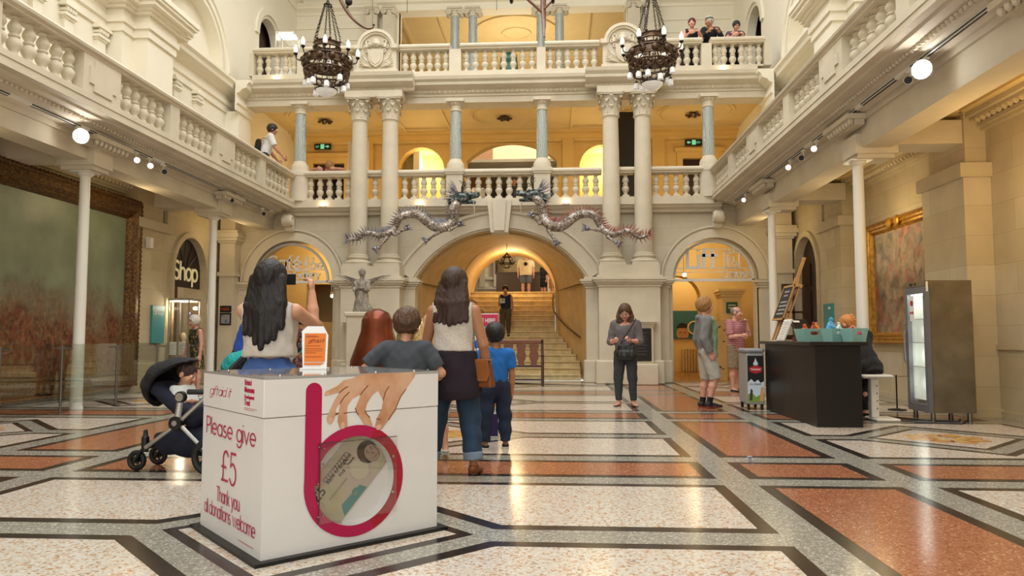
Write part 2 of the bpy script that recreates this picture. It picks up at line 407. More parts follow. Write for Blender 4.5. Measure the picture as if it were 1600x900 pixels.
# inner arch wall and vault lofted between the two arches
arc_in = arc(XC, 2.44, 1.36, 180, 0, 28)
n = len(arc_main); vs = [(p[0], YW+.5, p[1]) for p in arc_main]+[(p[0], 21.2, p[1]) for p in arc_in]
st.cur = 0; st.add(vs, [(i, i+1, n+i+1, n+i) for i in range(n-1)])
vs = [(p[0], 21.2, p[1]) for p in arc_in]+[(p[0], 24.2, p[1]) for p in arc_in]
st.add(vs, [(i, i+1, n+i+1, n+i) for i in range(n-1)])
band(st, [(XC-1.36, .3)]+arc_in+[(XC+1.36, .3)], 0, .16, 21.0, 21.25, (XC, 1.6)); band(st, arc_main, -.06, .02, YW+.30, YW+.5, (XC, CZ_M)); band(st, arc_main, -.03, .02, YW+.02, YW+.12, (XC, CZ_M))
struct(st.build('wall_staircase', mat('ochre_stone', '#cfae78', .75, var=.15, vscale=3), smooth=30))
sp = MB()
for i in range(NR):
    y = Y0+TR*i; h = half_at(y)-.01
    if i < 6: h = min(2.0, half_at(y+.1)+.02-.01)
    sp.box(XC-h, XC+h, y, 24.2, RI*i, RI*(i+1)-.035); sp.bbox(XC-h, XC+h, y-.035, 24.2, RI*(i+1)-.04, RI*(i+1), .01)
struct(sp.build('stairs', mat('worn_step_stone', '#dcc590', .5, var=.25, vscale=6, bump=.1)))
ld = MB(); ld.box(XC-4, XC+4, 23.4+.35, 32, 2.4, 2.555)
struct(ld.build('landing_floor', mat('landing_boards', '#8a6a3c', .4, var=.3, vscale=4)))
lw = MB(); lw.cur = 0
lw.box(XC-4, XC+4, 30.5, 30.8, 2.5, 7.0); lw.box(XC-4.3, XC-4, 24.3, 30.8, 2.5, 7); lw.box(XC+4, XC+4.3, 24.3, 30.8, 2.5, 7)
lw.cur = 1
for z in (3.1, 3.5, 4.2, 4.35, 5.0): lw.box(XC-1.9, XC-.2, 30.3, 30.5, z, z+.12)
for x in (-1.8, -1.2, -.4): lw.box(XC+x, XC+x+.22, 30.25, 30.5, 3.2, 5.2)
lw.cur = 0; lw.box(XC-4.3, XC+4.3, 24.2, 30.8, 7.0, 7.1)
struct(lw.build('wall_landing', [mat('pale_landing_paint', '#d8d4c8', .7, var=.1, vscale=2), mat('grey_moulding', '#a9a69d', .6)]))

# ------------------------------------------------------------------ first-floor gallery behind the columns
YG = 22.5
gs = MB(); gs.box(-9, 6.3, 17.9, YG, 4.37, 4.5)
moulding(gs, [(0,-.12),(.05,-.12),(.08,-.05),(.16,-.02),(.2,.04),(.2,.1),(0,.1)], 'x', XC-5.4, XC+5.4, base=(17.95, 4.28))
gs.box(XC-5.2, XC+5.2, 17.70, 17.98, 4.33, 4.52)
struct(gs.build('gallery_slab', STONE))
gw = MB()
def seg(xc, half, spring, apex, n=20):
    rise = apex-spring; R = (half*half+rise*rise)/(2*rise); a = math.degrees(math.asin(min(1, half/R)))
    if rise > half: return arc(xc, spring, half, 180, 0, n, rise)
    return arc(xc, apex-R, R, 90+a, 90-a, n)
ops = [(XC-1.42, XC+1.42, seg(XC, 1.42, 6.62, 7.22), 4.5)]
for s in (-1, 1):
    c = XC+s*2.85; ops.append((c-.72, c+.72, seg(c, .72, 6.44, 7.09), 4.5))
    c = XC+s*5.8; ops.append((c-.5, c+.5, [(c-.5, 6.61), (c+.5, 6.61)], 4.5))
wall_arches(gw, -9.4, 6.7, 4.5, 7.7, YG, YG+.4, ops)
for s in (-1, 1):
    c = XC+s*5.8
    for x in (c-.68, c+.5): gw.box(x, x+.18, YG-.06, YG+.1, 4.5, 6.8)
    gw.box(c-.5, c+.5, YG-.06, YG, 6.61, 6.8); gw.box(c-.75, c+.75, YG-.14, YG, 6.8, 6.92)
    for x in (XC+s*4.55, XC+s*1.78): gw.box(x-.18, x+.18, YG-.1, YG, 4.5, 7.38)
moulding(gw, cprof(.35, .30), 'x', -9.2, 6.5, base=(YG, 7.22))
gw.box(-9.2, 6.5, YG-.03, YG, 7.12, 7.17)
struct(gw.build('wall_gallery', YELLOW))
for k, s in enumerate((-1, 1)):
    c = XC+s*2.85; a = MB(); a.box(c-.8, c+.8, YG+1.3, YG+1.4, 4.5, 7.2); a.box(c-.85, c-.75, YG+.4, YG+1.4, 4.5, 7.2); a.box(c+.75, c+.85, YG+.4, YG+1.4, 4.5, 7.2); a.box(c-.8, c+.8, YG+.4, YG+1.4, 7.1, 7.2); a.box(c-.8, c+.8, YG+.4, YG+1.4, 4.45, 4.5)
    struct(a.build('wall_alcove', mat('cream_alcove', '#f0dc9a', .7)))
    point('alcove_lamp', (c, YG+.75, 6.6), 26, (1.0, .80, .42), .15)
    c = XC+s*5.8; d = MB(); d.box(c-.5, c+.5, YG+.12, YG+.18, 4.5, 6.62)
    for zz in (4.7, 5.5): 
        for xx in (-.42, .05): d.bbox(c+xx, c+xx+.37, YG+.09, YG+.13, zz, zz+.7, .02)
    struct(d.build('door_%d' % (k+1), DARKWOOD))
gc = MB(); gc.box(-9.2, 6.5, 18.3, YG, 7.50, 7.54)
for (x0, x1) in ((-8.3, -5.2), (-2.9, .2), (2.5, 5.5)):
    xm = (x0+x1)/2; gc.torus((xm, 20.6, 7.50), 1.05, .05, 36, 6); gc.torus((xm, 20.6, 7.50), .95, .025, 36, 6)
    for y in (18.9, 22.0): gc.box(x0-.2, x1+.2, y-.03, y+.03, 7.45, 7.51)
for x in (-5.1, -4.6, -3.2, .5, 1.9, 2.3): gc.box(x-.03, x+.03, 18.6, 22.1, 7.45, 7.51); 
for x in (-4.0, 1.2):
    for y in (19.0, 21.8): gc.box(x-.7, x+.7, y-.03, y+.03, 7.44, 7.51)
struct(gc.build('ceiling_gallery', CEILP, smooth=30))
# bright hall glimpsed through the middle arch of the gallery
hb = MB(); hb.cur = 0; hb.box(XC-3, XC+3, 29.5, 29.7, 4.4, 9.5); hb.box(XC-3.2, XC-3, 23, 29.7, 4.4, 9.5); hb.box(XC+3, XC+3.2, 23, 29.7, 4.4, 9.5); hb.box(XC-3, XC+3, 22.9, 29.7, 4.3, 4.45)
hb.cur = 1
for i in range(6): hb.box(XC-2.6+i*1.0, XC-2.54+i*1.0, 23.2, 29.5, 9.1, 9.2)
hb.box(XC-3, XC+3, 26, 26.06, 6.3, 6.36)
hb.cur = 2; hb.box(XC-2.0, XC-.2, 25.8, 26.4, 5.6, 6.2); hb.box(XC-2.2, XC-.1, 25.7, 26.5, 6.05, 6.2); hb.box(XC-2.0, XC-.9, 26.0, 26.3, 6.3, 8.2)
struct(hb.build('wall_far_hall', [mat('white_hall_paint', '#e9e7df', .7), BLACK, mat('brown_stone', '#9a7048', .7)]))
area('far_hall_skylight', (XC, 26.5, 9.4), 5, 5, 260, (1, .98, .95))

# ------------------------------------------------------------------ upper entablature and upper gallery
en = MB()
en.box(-9, 6.3, 17.95, 18.45, 7.0, 7.74)
moulding(en, [(0,0),(.03,0),(.03,.16),(.06,.16),(.06,.22),(.1,.24),(.12,.30),(.22,.33),(.3,.38),(.3,.45),(.36,.5),(.38,.58),(0,.58)], 'x', -8.6, 5.9, base=(17.95, 7.0))
for s in (-1, 1):
    xc = XC+s*3.11; en.box(xc-.72, xc+.72, 17.42, 18.0, 7.02, 7.19)
    moulding(en, [(0,0),(.06,.02),(.08,.08),(.2,.12),(.28,.18),(.28,.25),(.34,.32),(.36,.40),(0,.40)], 'x', xc-1.0, xc+1.0, base=(17.58, 7.19))
en.box(XC-6.3, XC+6.3, 17.68, 18.0, 7.58, 7.735)
# egg and dart row
def eggs(mb, p0, p1, r, step, up=1.4):
    p0, p1 = Vector(p0), Vector(p1); L = (p1-p0).length; n = int(L/step)
    for i in range(n):
        p = p0+(p1-p0)*((i+.5)/n); mb.ball(tuple(p), r, 6, 4, (1, 1, up))
for x0, x1, y in ((-7.9, XC-4.3, 17.86), (XC-1.95, XC+1.95, 17.86), (XC+4.3, 5.2, 17.86), (XC-4.05, XC-2.17, 17.53), (XC+2.17, XC+4.05, 17.53)):
    eggs(en, (x0, y, 7.27), (x1, y, 7.27), .045, .12)
en.box(-9, 6.3, 17.9, 22.5, 7.56, 7.60)
struct(en.build('trim_3', STONE, smooth=25))
uw = MB(); uw.cur = 0
ops = []
for s in (-1, 1):
    c = XC+s*5.75; ops.append((c-.55, c+.55, seg(c, .55, 9.75, 10.35), 7.72))
ops.append((XC-3.6, XC+3.6, [(XC-3.6, 11.5), (XC+3.6, 11.5)], 7.72))
wall_arches(uw, -10, 7.3, 7.72, 14, YG, YG+.4, ops)
for s in (-1, 1):
    c = XC+s*5.75
    band(uw, seg(c, .55, 9.75, 10.35), .0, .16, YG-.06, YG, (c, 9.75)); band(uw, seg(c, .55, 9.75, 10.35), .26, .34, YG-.05, YG, (c, 9.75))
    for z in (10.2,): 
        uw.box(c-1.3, c+1.1, YG-.03, YG, 11.0, 11.05); uw.box(c-1.5, c-1.46, YG-.03, YG, 10.2, 11.05); uw.box(c-.9, c+.9, YG-.03, YG, 10.6, 10.65)
    moulding(uw, cprof(.2, .35), 'x', *sorted((XC+s*4.3, XC+s*7.2)), base=(YG, 11.45)); uw.box(*sorted((XC+s*3.6, XC+s*4.6)), YG-.12, YG+.2, 7.72, 11.5)
moulding(uw, [(0,0),(.1,0),(.12,.2),(.2,.25),(.22,.45),(.35,.55),(.4,.7),(0,.7)], 'x', XC-4.4, XC+4.4, base=(YG, 11.5))
uw.cur = 1; uw.box(XC-5, XC+5, 28.5, 28.7, 7.7, 13); uw.box(XC-5, XC+5, 22.9, 28.7, 12.0, 12.1); uw.box(XC-5.2, XC-5, 22.9, 28.7, 7.7, 12); uw.box(XC+5, XC+5.2, 22.9, 28.7, 7.7, 12)
uw.torus((XC, 25.5, 12.0), 1.5, .06, 40, 6); uw.torus((XC, 25.5, 12.0), .5, .05, 24, 6)
for x in (-4.2, -3.9, 3.9, 4.2): uw.box(XC+x, XC+x+.1, 23, 28.5, 11.9, 12.02)
uw.box(XC-2.6, XC+2.6, 23.6, 23.65, 11.94, 12.0); uw.box(XC-2.6, XC-2.55, 23.6, 27.5, 11.94, 12.0); uw.box(XC+2.55, XC+2.6, 23.6, 27.5, 11.94, 12.0)
uw.cur = 2
for s in (-1, 1): c = XC+s*5.75; uw.box(c-.6, c+.6, YG+.25, YG+.32, 7.72, 10.4)
struct(uw.build('wall_upper_back', [PLASTER, CEILP, DARKWOOD], smooth=30))

# ------------------------------------------------------------------ side galleries, aisles and side walls
GY0, GY1 = -3.8, 17.78
def X(s, u): return XC+s*u
def sbox(mb, s, u0, u1, y0, y1, z0, z1):
    x0, x1 = sorted((X(s, u0), X(s, u1))); mb.box(x0, x1, y0, y1, z0, z1)
BAYS = [2.25, 6.55, 10.85, 15.15]
for s, nm in ((-1, 'left'), (1, 'right')):
    g = MB()
    dz = .06 if s < 0 else .17; zt = 4.5 if s < 0 else 4.58
    prof = [(6.25,4.1+dz),(5.70,4.1+dz),(5.62,4.14+dz),(5.50,4.16+dz),(5.46,4.21+dz),(5.26,4.22+dz),(5.24,4.25+dz),(5.14,4.26+dz),(5.14,zt),(7.2,zt),(7.2,4.36),(6.25,4.36)]
    g.prism([(X(s, u), z) for u, z in prof], 'y', GY0, GY1)
    sbox(g, s, 5.78, 6.18, GY0, YW, 3.82, 4.2+dz); sbox(g, s, 5.74, 6.22, GY0, YW, 4.02+dz, 4.10+dz)
    for y in BAYS:
        sbox(g, s, 6.1, 7.2, y-.25, y+.25, 3.86, 4.2)
        sbox(g, s, 5.68, 6.28, y-.24, y+.24, 3.74, 4.02); sbox(g, s, 5.72, 6.24, y-.2, y+.2, 3.68, 3.75)
        sbox(g, s, 5.60, 5.74, y-.42, y+.42, 3.94+dz, 4.02+dz); sbox(g, s, 5.48, 5.74, y-.47, y+.47, 4.02+dz, 4.09+dz)
        eggs(g, (X(s, 5.56), y-.44, 4.0+dz), (X(s, 5.56), y+.44, 4.0+dz), .045, .10)
    eggs(g, (X(s, 5.43), 5.0, 4.195+dz), (X(s, 5.43), GY1-.2, 4.195+dz), .035, .085, 1.0)
    struct(g.build('gallery_%s' % nm, STONE, smooth=25))
    c = MB(); sbox(c, s, 6.1, 7.6, GY0, YW, 4.28, 4.34)
    for a, b in zip(BAYS, BAYS[1:]+[YW+.3]):
        for u0, u1, y0, y1 in ((6.35, 6.40, a+.45, b-.45), (7.0, 7.05, a+.45, b-.45), (6.35, 7.05, a+.45, a+.5), (6.35, 7.05, b-.5, b-.45)): sbox(c, s, u0, u1, y0, y1, 4.24, 4.29)
    struct(c.build('ceiling_aisle', CEILP))
    # aisle wall, piers, cornice
    wl = MB()
    sbox(wl, s, 7.45, 7.9, GY0, 15.8, 0, 4.34)
    dc = 16.38 if s < 0 else 17.0
    ops = [(dc-.74, dc+.74, arc(dc, 2.55, .74, 180, 0, 20, .85), 0)]
    m2 = MB(); wall_arches(m2, dc-.98, YW, 0, 4.34, 0, 1, ops)
    d0, d1 = X(s, 7.12), X(s, 7.62)
    wl.add([(d0+(d1-d0)*y, x, z) for x, y, z in m2.v], m2.f)
    m3 = MB(); band(m3, [(dc-.74, 0.0)]+arc(dc, 2.55, .74, 180, 0, 20, .85)+[(dc+.74, 0.0)], 0, .13, 0, .07, (dc, 2.0))
    wl.add([(X(s, 7.12-y), x, z) for x, y, z in m3.v], m3.f)
    for y in ([14.78] if s < 0 else [6.8, 11.05, 15.5]):
        sbox(wl, s, 7.08, 7.6, y-.58, y+.58, 0, 3.35); sbox(wl, s, 7.02, 7.6, y-.63, y+.63, 3.34, 3.54); sbox(wl, s, 7.16, 7.6, y-.5, y+.5, 3.5, 4.3)
        sbox(wl, s, 7.0, 7.6, y-.64, y+.64, 0, .12)
    for a, b in zip([GY0]+BAYS[1:], BAYS[1:]+[YW]):
        for u, z, h in ((7.38, 4.02, .05), (7.34, 4.07, .06), (7.24, 4.16, .05), (7.18, 4.21, .08)):
            sbox(wl, s, u, 7.5, a+.3, b-.3, z, z+h)
        eggs(wl, (X(s, 7.27), a+.4, 4.15), (X(s, 7.27), b-.4, 4.15), .045, .12, 1.2)
    sbox(wl, s, 7.42, 7.5, GY0, 15.7, 0, .10); sbox(wl, s, 7.42, 7.5, GY0, 15.7, .93, 1.0)
    struct(wl.build('wall_%s' % nm, ASH_Y, smooth=25))
    # upper side wall with piers, pilasters, cornice and blind arch
    up = MB()
    sbox(up, s, 6.95, 7.5, GY0, 15.6, 4.5, 7.7)
    sbox(up, s, 6.95, 7.5, 15.6, YG+.3, 4.5, 7.7)
    m2 = MB(); ops = [(14.7, 17.3, arc(16.0, 7.75, 1.3, 180, 0, 24), 7.75), (19.6, 21.1, arc(20.35, 9.6, .75, 180, 0, 16), 7.72)]
    for k in range(3): ops.append((10.4-4.3*k, 13.0-4.3*k, arc(11.7-4.3*k, 7.75, 1.3, 180, 0, 20), 7.75))
    wall_arches(m2, GY0, YG+.3, 7.6, 14, 0, 1, ops)
    up.add([(X(s, 6.95+.25*y), x, z) for x, y, z in m2.v], m2.f); sbox(up, s, 7.2, 7.5, GY0, 19.3, 7.6, 14); sbox(up, s, 7.6, 7.7, 19.3, YG+.3, 7.6, 14)
    m3 = MB()
    for q in [16.0]+[11.7-4.3*k for k in range(3)]:
        for w0, w1, d in ((.0, .08, .05), (.16, .3, .06), (.3, .36, .1)): band(m3, arc(q, 7.75, 1.3, 180, 0, 24), w0, w1, 0, d, (q, 7.75))
    band(m3, arc(20.35, 9.6, .75, 180, 0, 24), 0.1, .3, 0, .06, (20.35, 9.6))
    up.add([(X(s, 6.95-y), x, z) for x, y, z in m3.v], m3.f)
    ent = [(0,0),(.04,0),(.04,.16),(.08,.18),(.08,.28),(.04,.3),(.04,.42),(.12,.46),(.16,.52),(.28,.56),(.3,.64),(.36,.7),(.36,.76),(0,.76)]
    def ent_run(u, y0, y1): up.prism([(X(s, u-o), 6.76+z) for o, z in ent], 'y', y0, y1)
    ent_run(6.95, GY0, YW+.4)
    for yc in [13.55-4.3*k for k in range(4)]:
        sbox(up, s, 6.33, 7.0, yc-.5, yc+.42, 4.5, 6.8); sbox(up, s, 6.62, 7.0, yc-.85, yc+.75, 4.5, 6.8)
        for o, z0, z1 in ((.04,0,.16),(.08,.16,.28),(.045,.28,.42),(.12,.42,.48),(.18,.48,.54),(.28,.54,.62),(.33,.62,.68),(.36,.68,.775)):
            sbox(up, s, 6.33-o, 6.97, yc-.5-o, yc+.42+o, 6.755+z0, 6.755+z1); sbox(up, s, 6.625-o, 6.96, yc-.84-o, yc+.74+o, 6.756+z0, 6.754+z1)
        sbox(up, s, 6.1, 7.0, yc-.85, yc-.5, 6.8, 7.5) if False else None
        for yy in ((yc-1.05, yc-1.95, yc+1.6, yc+2.55) if yc > 13 else (yc-1.05, yc-1.95, yc+1.6)):
            if yy < 17.5 and yy > 0:
                sbox(up, s, 6.87, 7.0, yy-.11, yy+.11, 4.5, 6.5); 
                for z, o in ((6.48, .02), (6.52, .05), (6.6, .03), (6.68, .08), (6.73, .06)): sbox(up, s, 6.87-o, 7.0, yy-.11-o, yy+.11+o, z, z+.05)
                eggs(up, (X(s, 6.84), yy-.13, 6.64), (X(s, 6.84), yy+.13, 6.64), .04, .06)
    sbox(up, s, 6.6, 7.0, YW-.35, YW+.4, 4.5, 6.8); ent_run(6.6, YW-.6, YW+.4)
    moulding(up, cprof(.3, .5), 'y', GY0, YG, flip=-s, base=(X(s, 6.95), 11.6))
    struct(up.build('wall_upper_%s' % nm, PLASTER, smooth=25))
    dr = MB(); sbox(dr, s, 7.3, 7.36, 19.55, 21.15, 7.72, 10.4)
    struct(dr.build('door_%d' % (3 if s < 0 else 4), DARKWOOD))
# shop room and the closed dark doors of the two aisle doorways
sh = MB(); sh.cur = 0; sbox(sh, -1, 10.5, 10.6, 14.5, 18, 0, 4); sbox(sh, -1, 7.7, 10.6, 18.5, 18.6, 0, 4); sbox(sh, -1, 7.62, 10.6, 14.4, 14.5, 0, 4); sbox(sh, -1, 7.62, 10.6, 14.4, 18.6, 3.4, 3.5); sbox(sh, -1, 7.62, 10.6, 14.4, 18.6, -.1, 0)
struct(sh.build('wall_shop', mat('shop_walls', '#6b4a30', .7)))
point('shop_lamp', (X(-1, 8.6), 16.6, 3.0), 30, WARM2, .2)
dd = MB(); sbox(dd, 1, 7.24, 7.3, 16.2, 17.8, 0, 3.5)
for y in (16.3, 17.04):
    for z, h in ((.15, .5), (.75, .62), (1.45, .7), (2.3, .5)): sbox(dd, 1, 7.21, 7.25, y+.08, y+.56, z, z+h)
struct(dd.build('door_5', DARKWOOD))
# front wall behind the camera, roof frame around the glazed opening
fr = MB(); fr.box(-10, 8, -4.5, -4.2, 0, 14); struct(fr.build('wall_front', STONE))
wn = MB(); wn.cur = 0; wn.box(XC-2.5, XC+2.5, -4.19, -4.1, 1.0, 5.0); wn.cur = 1
for k in range(6): wn.box(XC-2.55+1.0*k, XC-2.45+1.0*k, -4.12, -4.02, .95, 5.05)
for z in (.95, 2.3, 3.65, 4.95): wn.box(XC-2.55, XC+2.55, -4.11, -4.03, z, z+.1)
struct(wn.build('window_1', [mat('fill_glow_pane', '#e9eef2', .1, emit=(.95,.98,1), estr=1.2), DARKWOOD]))  # invented window out of view, its glowing pane goes with the front fill
rf = MB(); rf.cur = 0; rf.box(-10, XC-4.8, -4.5, 23, 14, 14.2); rf.box(XC+4.8, 8, -4.5, 23, 14, 14.2); rf.box(-10, 8, 19.5, 23, 14, 14.2)
for i in range(9): rf.box(XC-4.8, XC+4.8, -4+2.8*i, -3.9+2.8*i, 14, 14.25)
for x in (-3.2, -1.6, 0, 1.6, 3.2): rf.box(XC+x-.04, XC+x+.04, -4.5, 19.5, 14.05, 14.2)
struct(rf.build('ceiling', WHITEP))
# rooms behind the cafe and lift arches
rm = MB(); rm.cur = 0
for c in (CAFE, LIFT):
    rm.box(c-2.2, c+2.2, 23.8, 24, 0, 4.3); rm.box(c-2.3, c-2.1, 18.5, 24, 0, 4.3); rm.box(c+2.1, c+2.3, 18.5, 24, 0, 4.3)
    rm.box(c-2.2, c+2.2, 18.5, 24, 4.2, 4.3)
wall_arches(rm, LIFT-2.1, LIFT+2.1, 0, 4.2, 21.4, 21.8, [(LIFT-1.05, LIFT+.3, arc(LIFT-.375, 2.2, .675, 180, 0, 16), 0)])
band(rm, [(LIFT-1.05, 0)]+arc(LIFT-.375, 2.2, .675, 180, 0, 16)+[(LIFT+.3, 0)], 0, .18, 21.3, 21.4, (LIFT-.375, 1.8))
for dz, o in ((2.2, .03), (2.27, .07), (2.34, .1)): rm.box(LIFT+.62-o, LIFT+1.15+o, 20.1-o, 20.7, dz, dz+.07)
rm.box(LIFT+.62, LIFT+1.15, 20.1, 20.7, 0, 2.2)
wall_arches(rm, CAFE-2.1, CAFE+2.1, 0, 4.2, 21.6, 21.9, [(CAFE-.9, CAFE+.55, [(CAFE-.9, 2.7), (CAFE+.55, 2.7)], 0)])
rm.cur = 1
for x in (.62, .95): rm.box(CAFE+x, CAFE+x+.05, 21.5, 21.62, .9, 3.4)
for z in (1.0, 1.6, 2.2, 2.8, 3.35): rm.box(CAFE+.62, CAFE+1.0, 21.5, 21.6, z, z+.05)
rm.cur = 0
struct(rm.build('wall_side_rooms', [mat('pale_ochre', '#e3c98f', .7, var=.05, vscale=2), DARKWOOD]))
# ------------------------------------------------------------------ lettering drawn with strokes
def _a(cx, cy, r, a0, a1, ry=None, n=14): return arc(cx, cy, r, a0, a1, n, ry)
GL = {
 'o': (1.0, [_a(.5,.5,.5,0,360,n=28)]), 'O': (1.4, [_a(.7,.75,.7,0,360,.75,28)]),
 'a': (1.0, [_a(.5,.5,.5,0,360,n=28), [(1,1),(1,0)]]), 'b': (1.0, [_a(.5,.5,.5,0,360,n=28), [(0,1.5),(0,0)]]),
 'd': (1.0, [_a(.5,.5,.5,0,360,n=28), [(1,1.5),(1,0)]]), 'p': (1.0, [_a(.5,.5,.5,0,360,n=28), [(0,1),(0,-.48)]]),
 'g': (1.0, [_a(.5,.5,.5,0,360,n=28), [(1,1),(1,0)]+_a(.5,-.02,.5,0,-150,.46)]),
 'c': (.85, [_a(.5,.5,.5,45,315,n=22)]), 'e': (1.0, [[(.0,.5),(1,.5)]+_a(.5,.5,.5,0,310,n=22)]),
 '\u00e9': (1.0, [[(.0,.5),(1,.5)]+_a(.5,.5,.5,0,310,n=22), [(.45,1.2),(.75,1.5)]]),
 'f': (.5, [[(.2,0)]+[(.2,1.2)]+_a(.5,1.2,.3,180,90), [(0,1),(.5,1)]]), 'h': (.85, [[(0,1.5),(0,0)], _a(.425,.575,.425,180,0)+[(.85,0)]]),
 'n': (.85, [[(0,1),(0,0)], _a(.425,.575,.425,180,0)+[(.85,0)]]), 'm': (1.4, [[(0,1),(0,0)], _a(.35,.65,.35,180,0)+[(.7,0)], _a(1.05,.65,.35,180,0)+[(1.4,0)]]),
 'u': (.85, [[(0,1)]+_a(.425,.425,.425,180,360), [(.85,1),(.85,0)]]), 'r': (.5, [[(0,1),(0,0)], _a(.4,.55,.4,180,75)]),
 'i': (.0, [[(0,1),(0,0)], [(0,1.38),(0,1.44)]]), 'l': (.0, [[(0,1.5),(0,0)]]), 't': (.5, [[(.2,1.4),(.2,0)], [(0,1),(.5,1)]]),
 'k': (.8, [[(0,1.5),(0,0)], [(.7,1),(.05,.42)], [(.25,.6),(.8,0)]]), 'v': (.9, [[(0,1),(.45,0),(.9,1)]]), 'w': (1.4, [[(0,1),(.35,0),(.7,1),(1.05,0),(1.4,1)]]),
 'y': (.9, [[(0,1),(.47,0)], [(.9,1),(.25,-.48)]]), 'x': (.8, [[(0,1),(.8,0)], [(.8,1),(0,0)]]), 's': (.7, [_a(.35,.74,.27,50,270,.26)+_a(.35,.25,.33,90,-140,.25)]),
 'P': (.85, [[(0,0),(0,1.5),(.4,1.5)]+_a(.45,1.1,.4,90,-90)+[(0,.7)]]), 'T': (1.0, [[(0,1.5),(1,1.5)], [(.5,1.5),(.5,0)]]), 'L': (.7, [[(0,1.5),(0,0),(.7,0)]]),
 'C': (1.2, [_a(.72,.75,.72,48,312,.75,26)]), 'G': (1.4, [_a(.72,.75,.72,48,360,.75,26)+[(.75,.75)]]), 'E': (.8, [[(.8,1.5),(0,1.5),(0,0),(.8,0)], [(0,.78),(.7,.78)]]),
 'S': (.9, [_a(.45,1.12,.38,40,270,.38)+_a(.45,.38,.42,90,-145,.38)]), '\u00a3': (.95, [_a(.6,1.1,.38,30,180,.4)+[(.24,.5)]+[(.2,.15),(.0,.02),(.15,.08)]+_a(.5,.0,.3,120,60,.08)+[(.95,.1)], [(0,.72),(.65,.72)]]),
 '5': (.9, [[(.82,1.5),(.18,1.5),(.1,.82)]+_a(.42,.5,.45,125,-150,.5)]), ' ': (.45, []),
}
def stroke_poly(mb, pts, w, y0, y1, f):
    """flat ribbon of width w along pts (u,v), as a thin slab; f maps (u, v, t) to 3D"""
    P = [Vector(p) for p in pts]; n = len(P); L = []; R = []
    if n < 2: return
    closed = (P[0]-P[-1]).length < 1e-4
    for i in range(n):
        a = P[i]-P[i-1] if i else (P[0]-P[-2] if closed else P[1]-P[0]); b = P[i+1]-P[i] if i < n-1 else (P[1]-P[0] if closed else P[-1]-P[-2])
        if a.length < 1e-9: a = b
        if b.length < 1e-9: b = a
        a = a.normalized(); b = b.normalized(); na = Vector((-a.y, a.x)); nb = Vector((-b.y, b.x)); k = na+nb
        k = k/max(k.dot(na), .5) if k.length > .2 else na
        e = 0
        if not closed and i == 0: p = P[i]-a*w*.3
        elif not closed and i == n-1: p = P[i]+b*w*.3
        else: p = P[i]
        L.append(p+k*w/2); R.append(p-k*w/2)
    vs = [];
    for l, r in zip(L, R): vs += [f(l.x, l.y, y0), f(r.x, r.y, y0), f(r.x, r.y, y1), f(l.x, l.y, y1)]
    fs = []
    for i in range(n-1):
        for k in range(4): fs.append((i*4+k, i*4+(k+1) % 4, i*4+4+(k+1) % 4, i*4+4+k))
    fs += [(0,1,2,3), (n*4-1, n*4-2, n*4-3, n*4-4)]
    mb.add(vs, fs)
def text_width(t, gap=.24): return sum(GL[c][0]+gap for c in t)-gap
def letters(mb, t, x, y, h, w, f, y0=0., y1=.004, gap=.24, squeeze=1., width=None, slant=0.):
    """t drawn at (x, y), h the height of a small letter, w the stroke width in metres"""
    if width: squeeze = width/(text_width(t, gap)*h)
    for c in t:
        wd, st = GL[c]
        for s_ in st: stroke_poly(mb, [(x+(p[0]+slant*p[1])*h*squeeze, y+p[1]*h) for p in s_], w, y0, y1, f)
        x += (wd+gap)*h*squeeze
    return x
def font_text(name, body, size, m, parent, loc, rot, align='LEFT', ext=.001, spacing=1., off=0., sx=1.):
    c = bpy.data.curves.new(name, 'FONT'); c.body = body; c.size = size; c.extrude = ext; c.align_x = align; c.space_character = spacing; c.offset = off; c.space_line = .85; c.resolution_u = 2
    t = bpy.data.objects.new(name, c); COL.objects.link(t)
    dg = bpy.context.evaluated_depsgraph_get(); me = bpy.data.meshes.new_from_object(t.evaluated_get(dg)); bpy.data.objects.remove(t); me.materials.clear(); me.materials.append(m)
    return new_obj(name, me, parent, loc, rot=rot, scale=(sx, 1, 1))

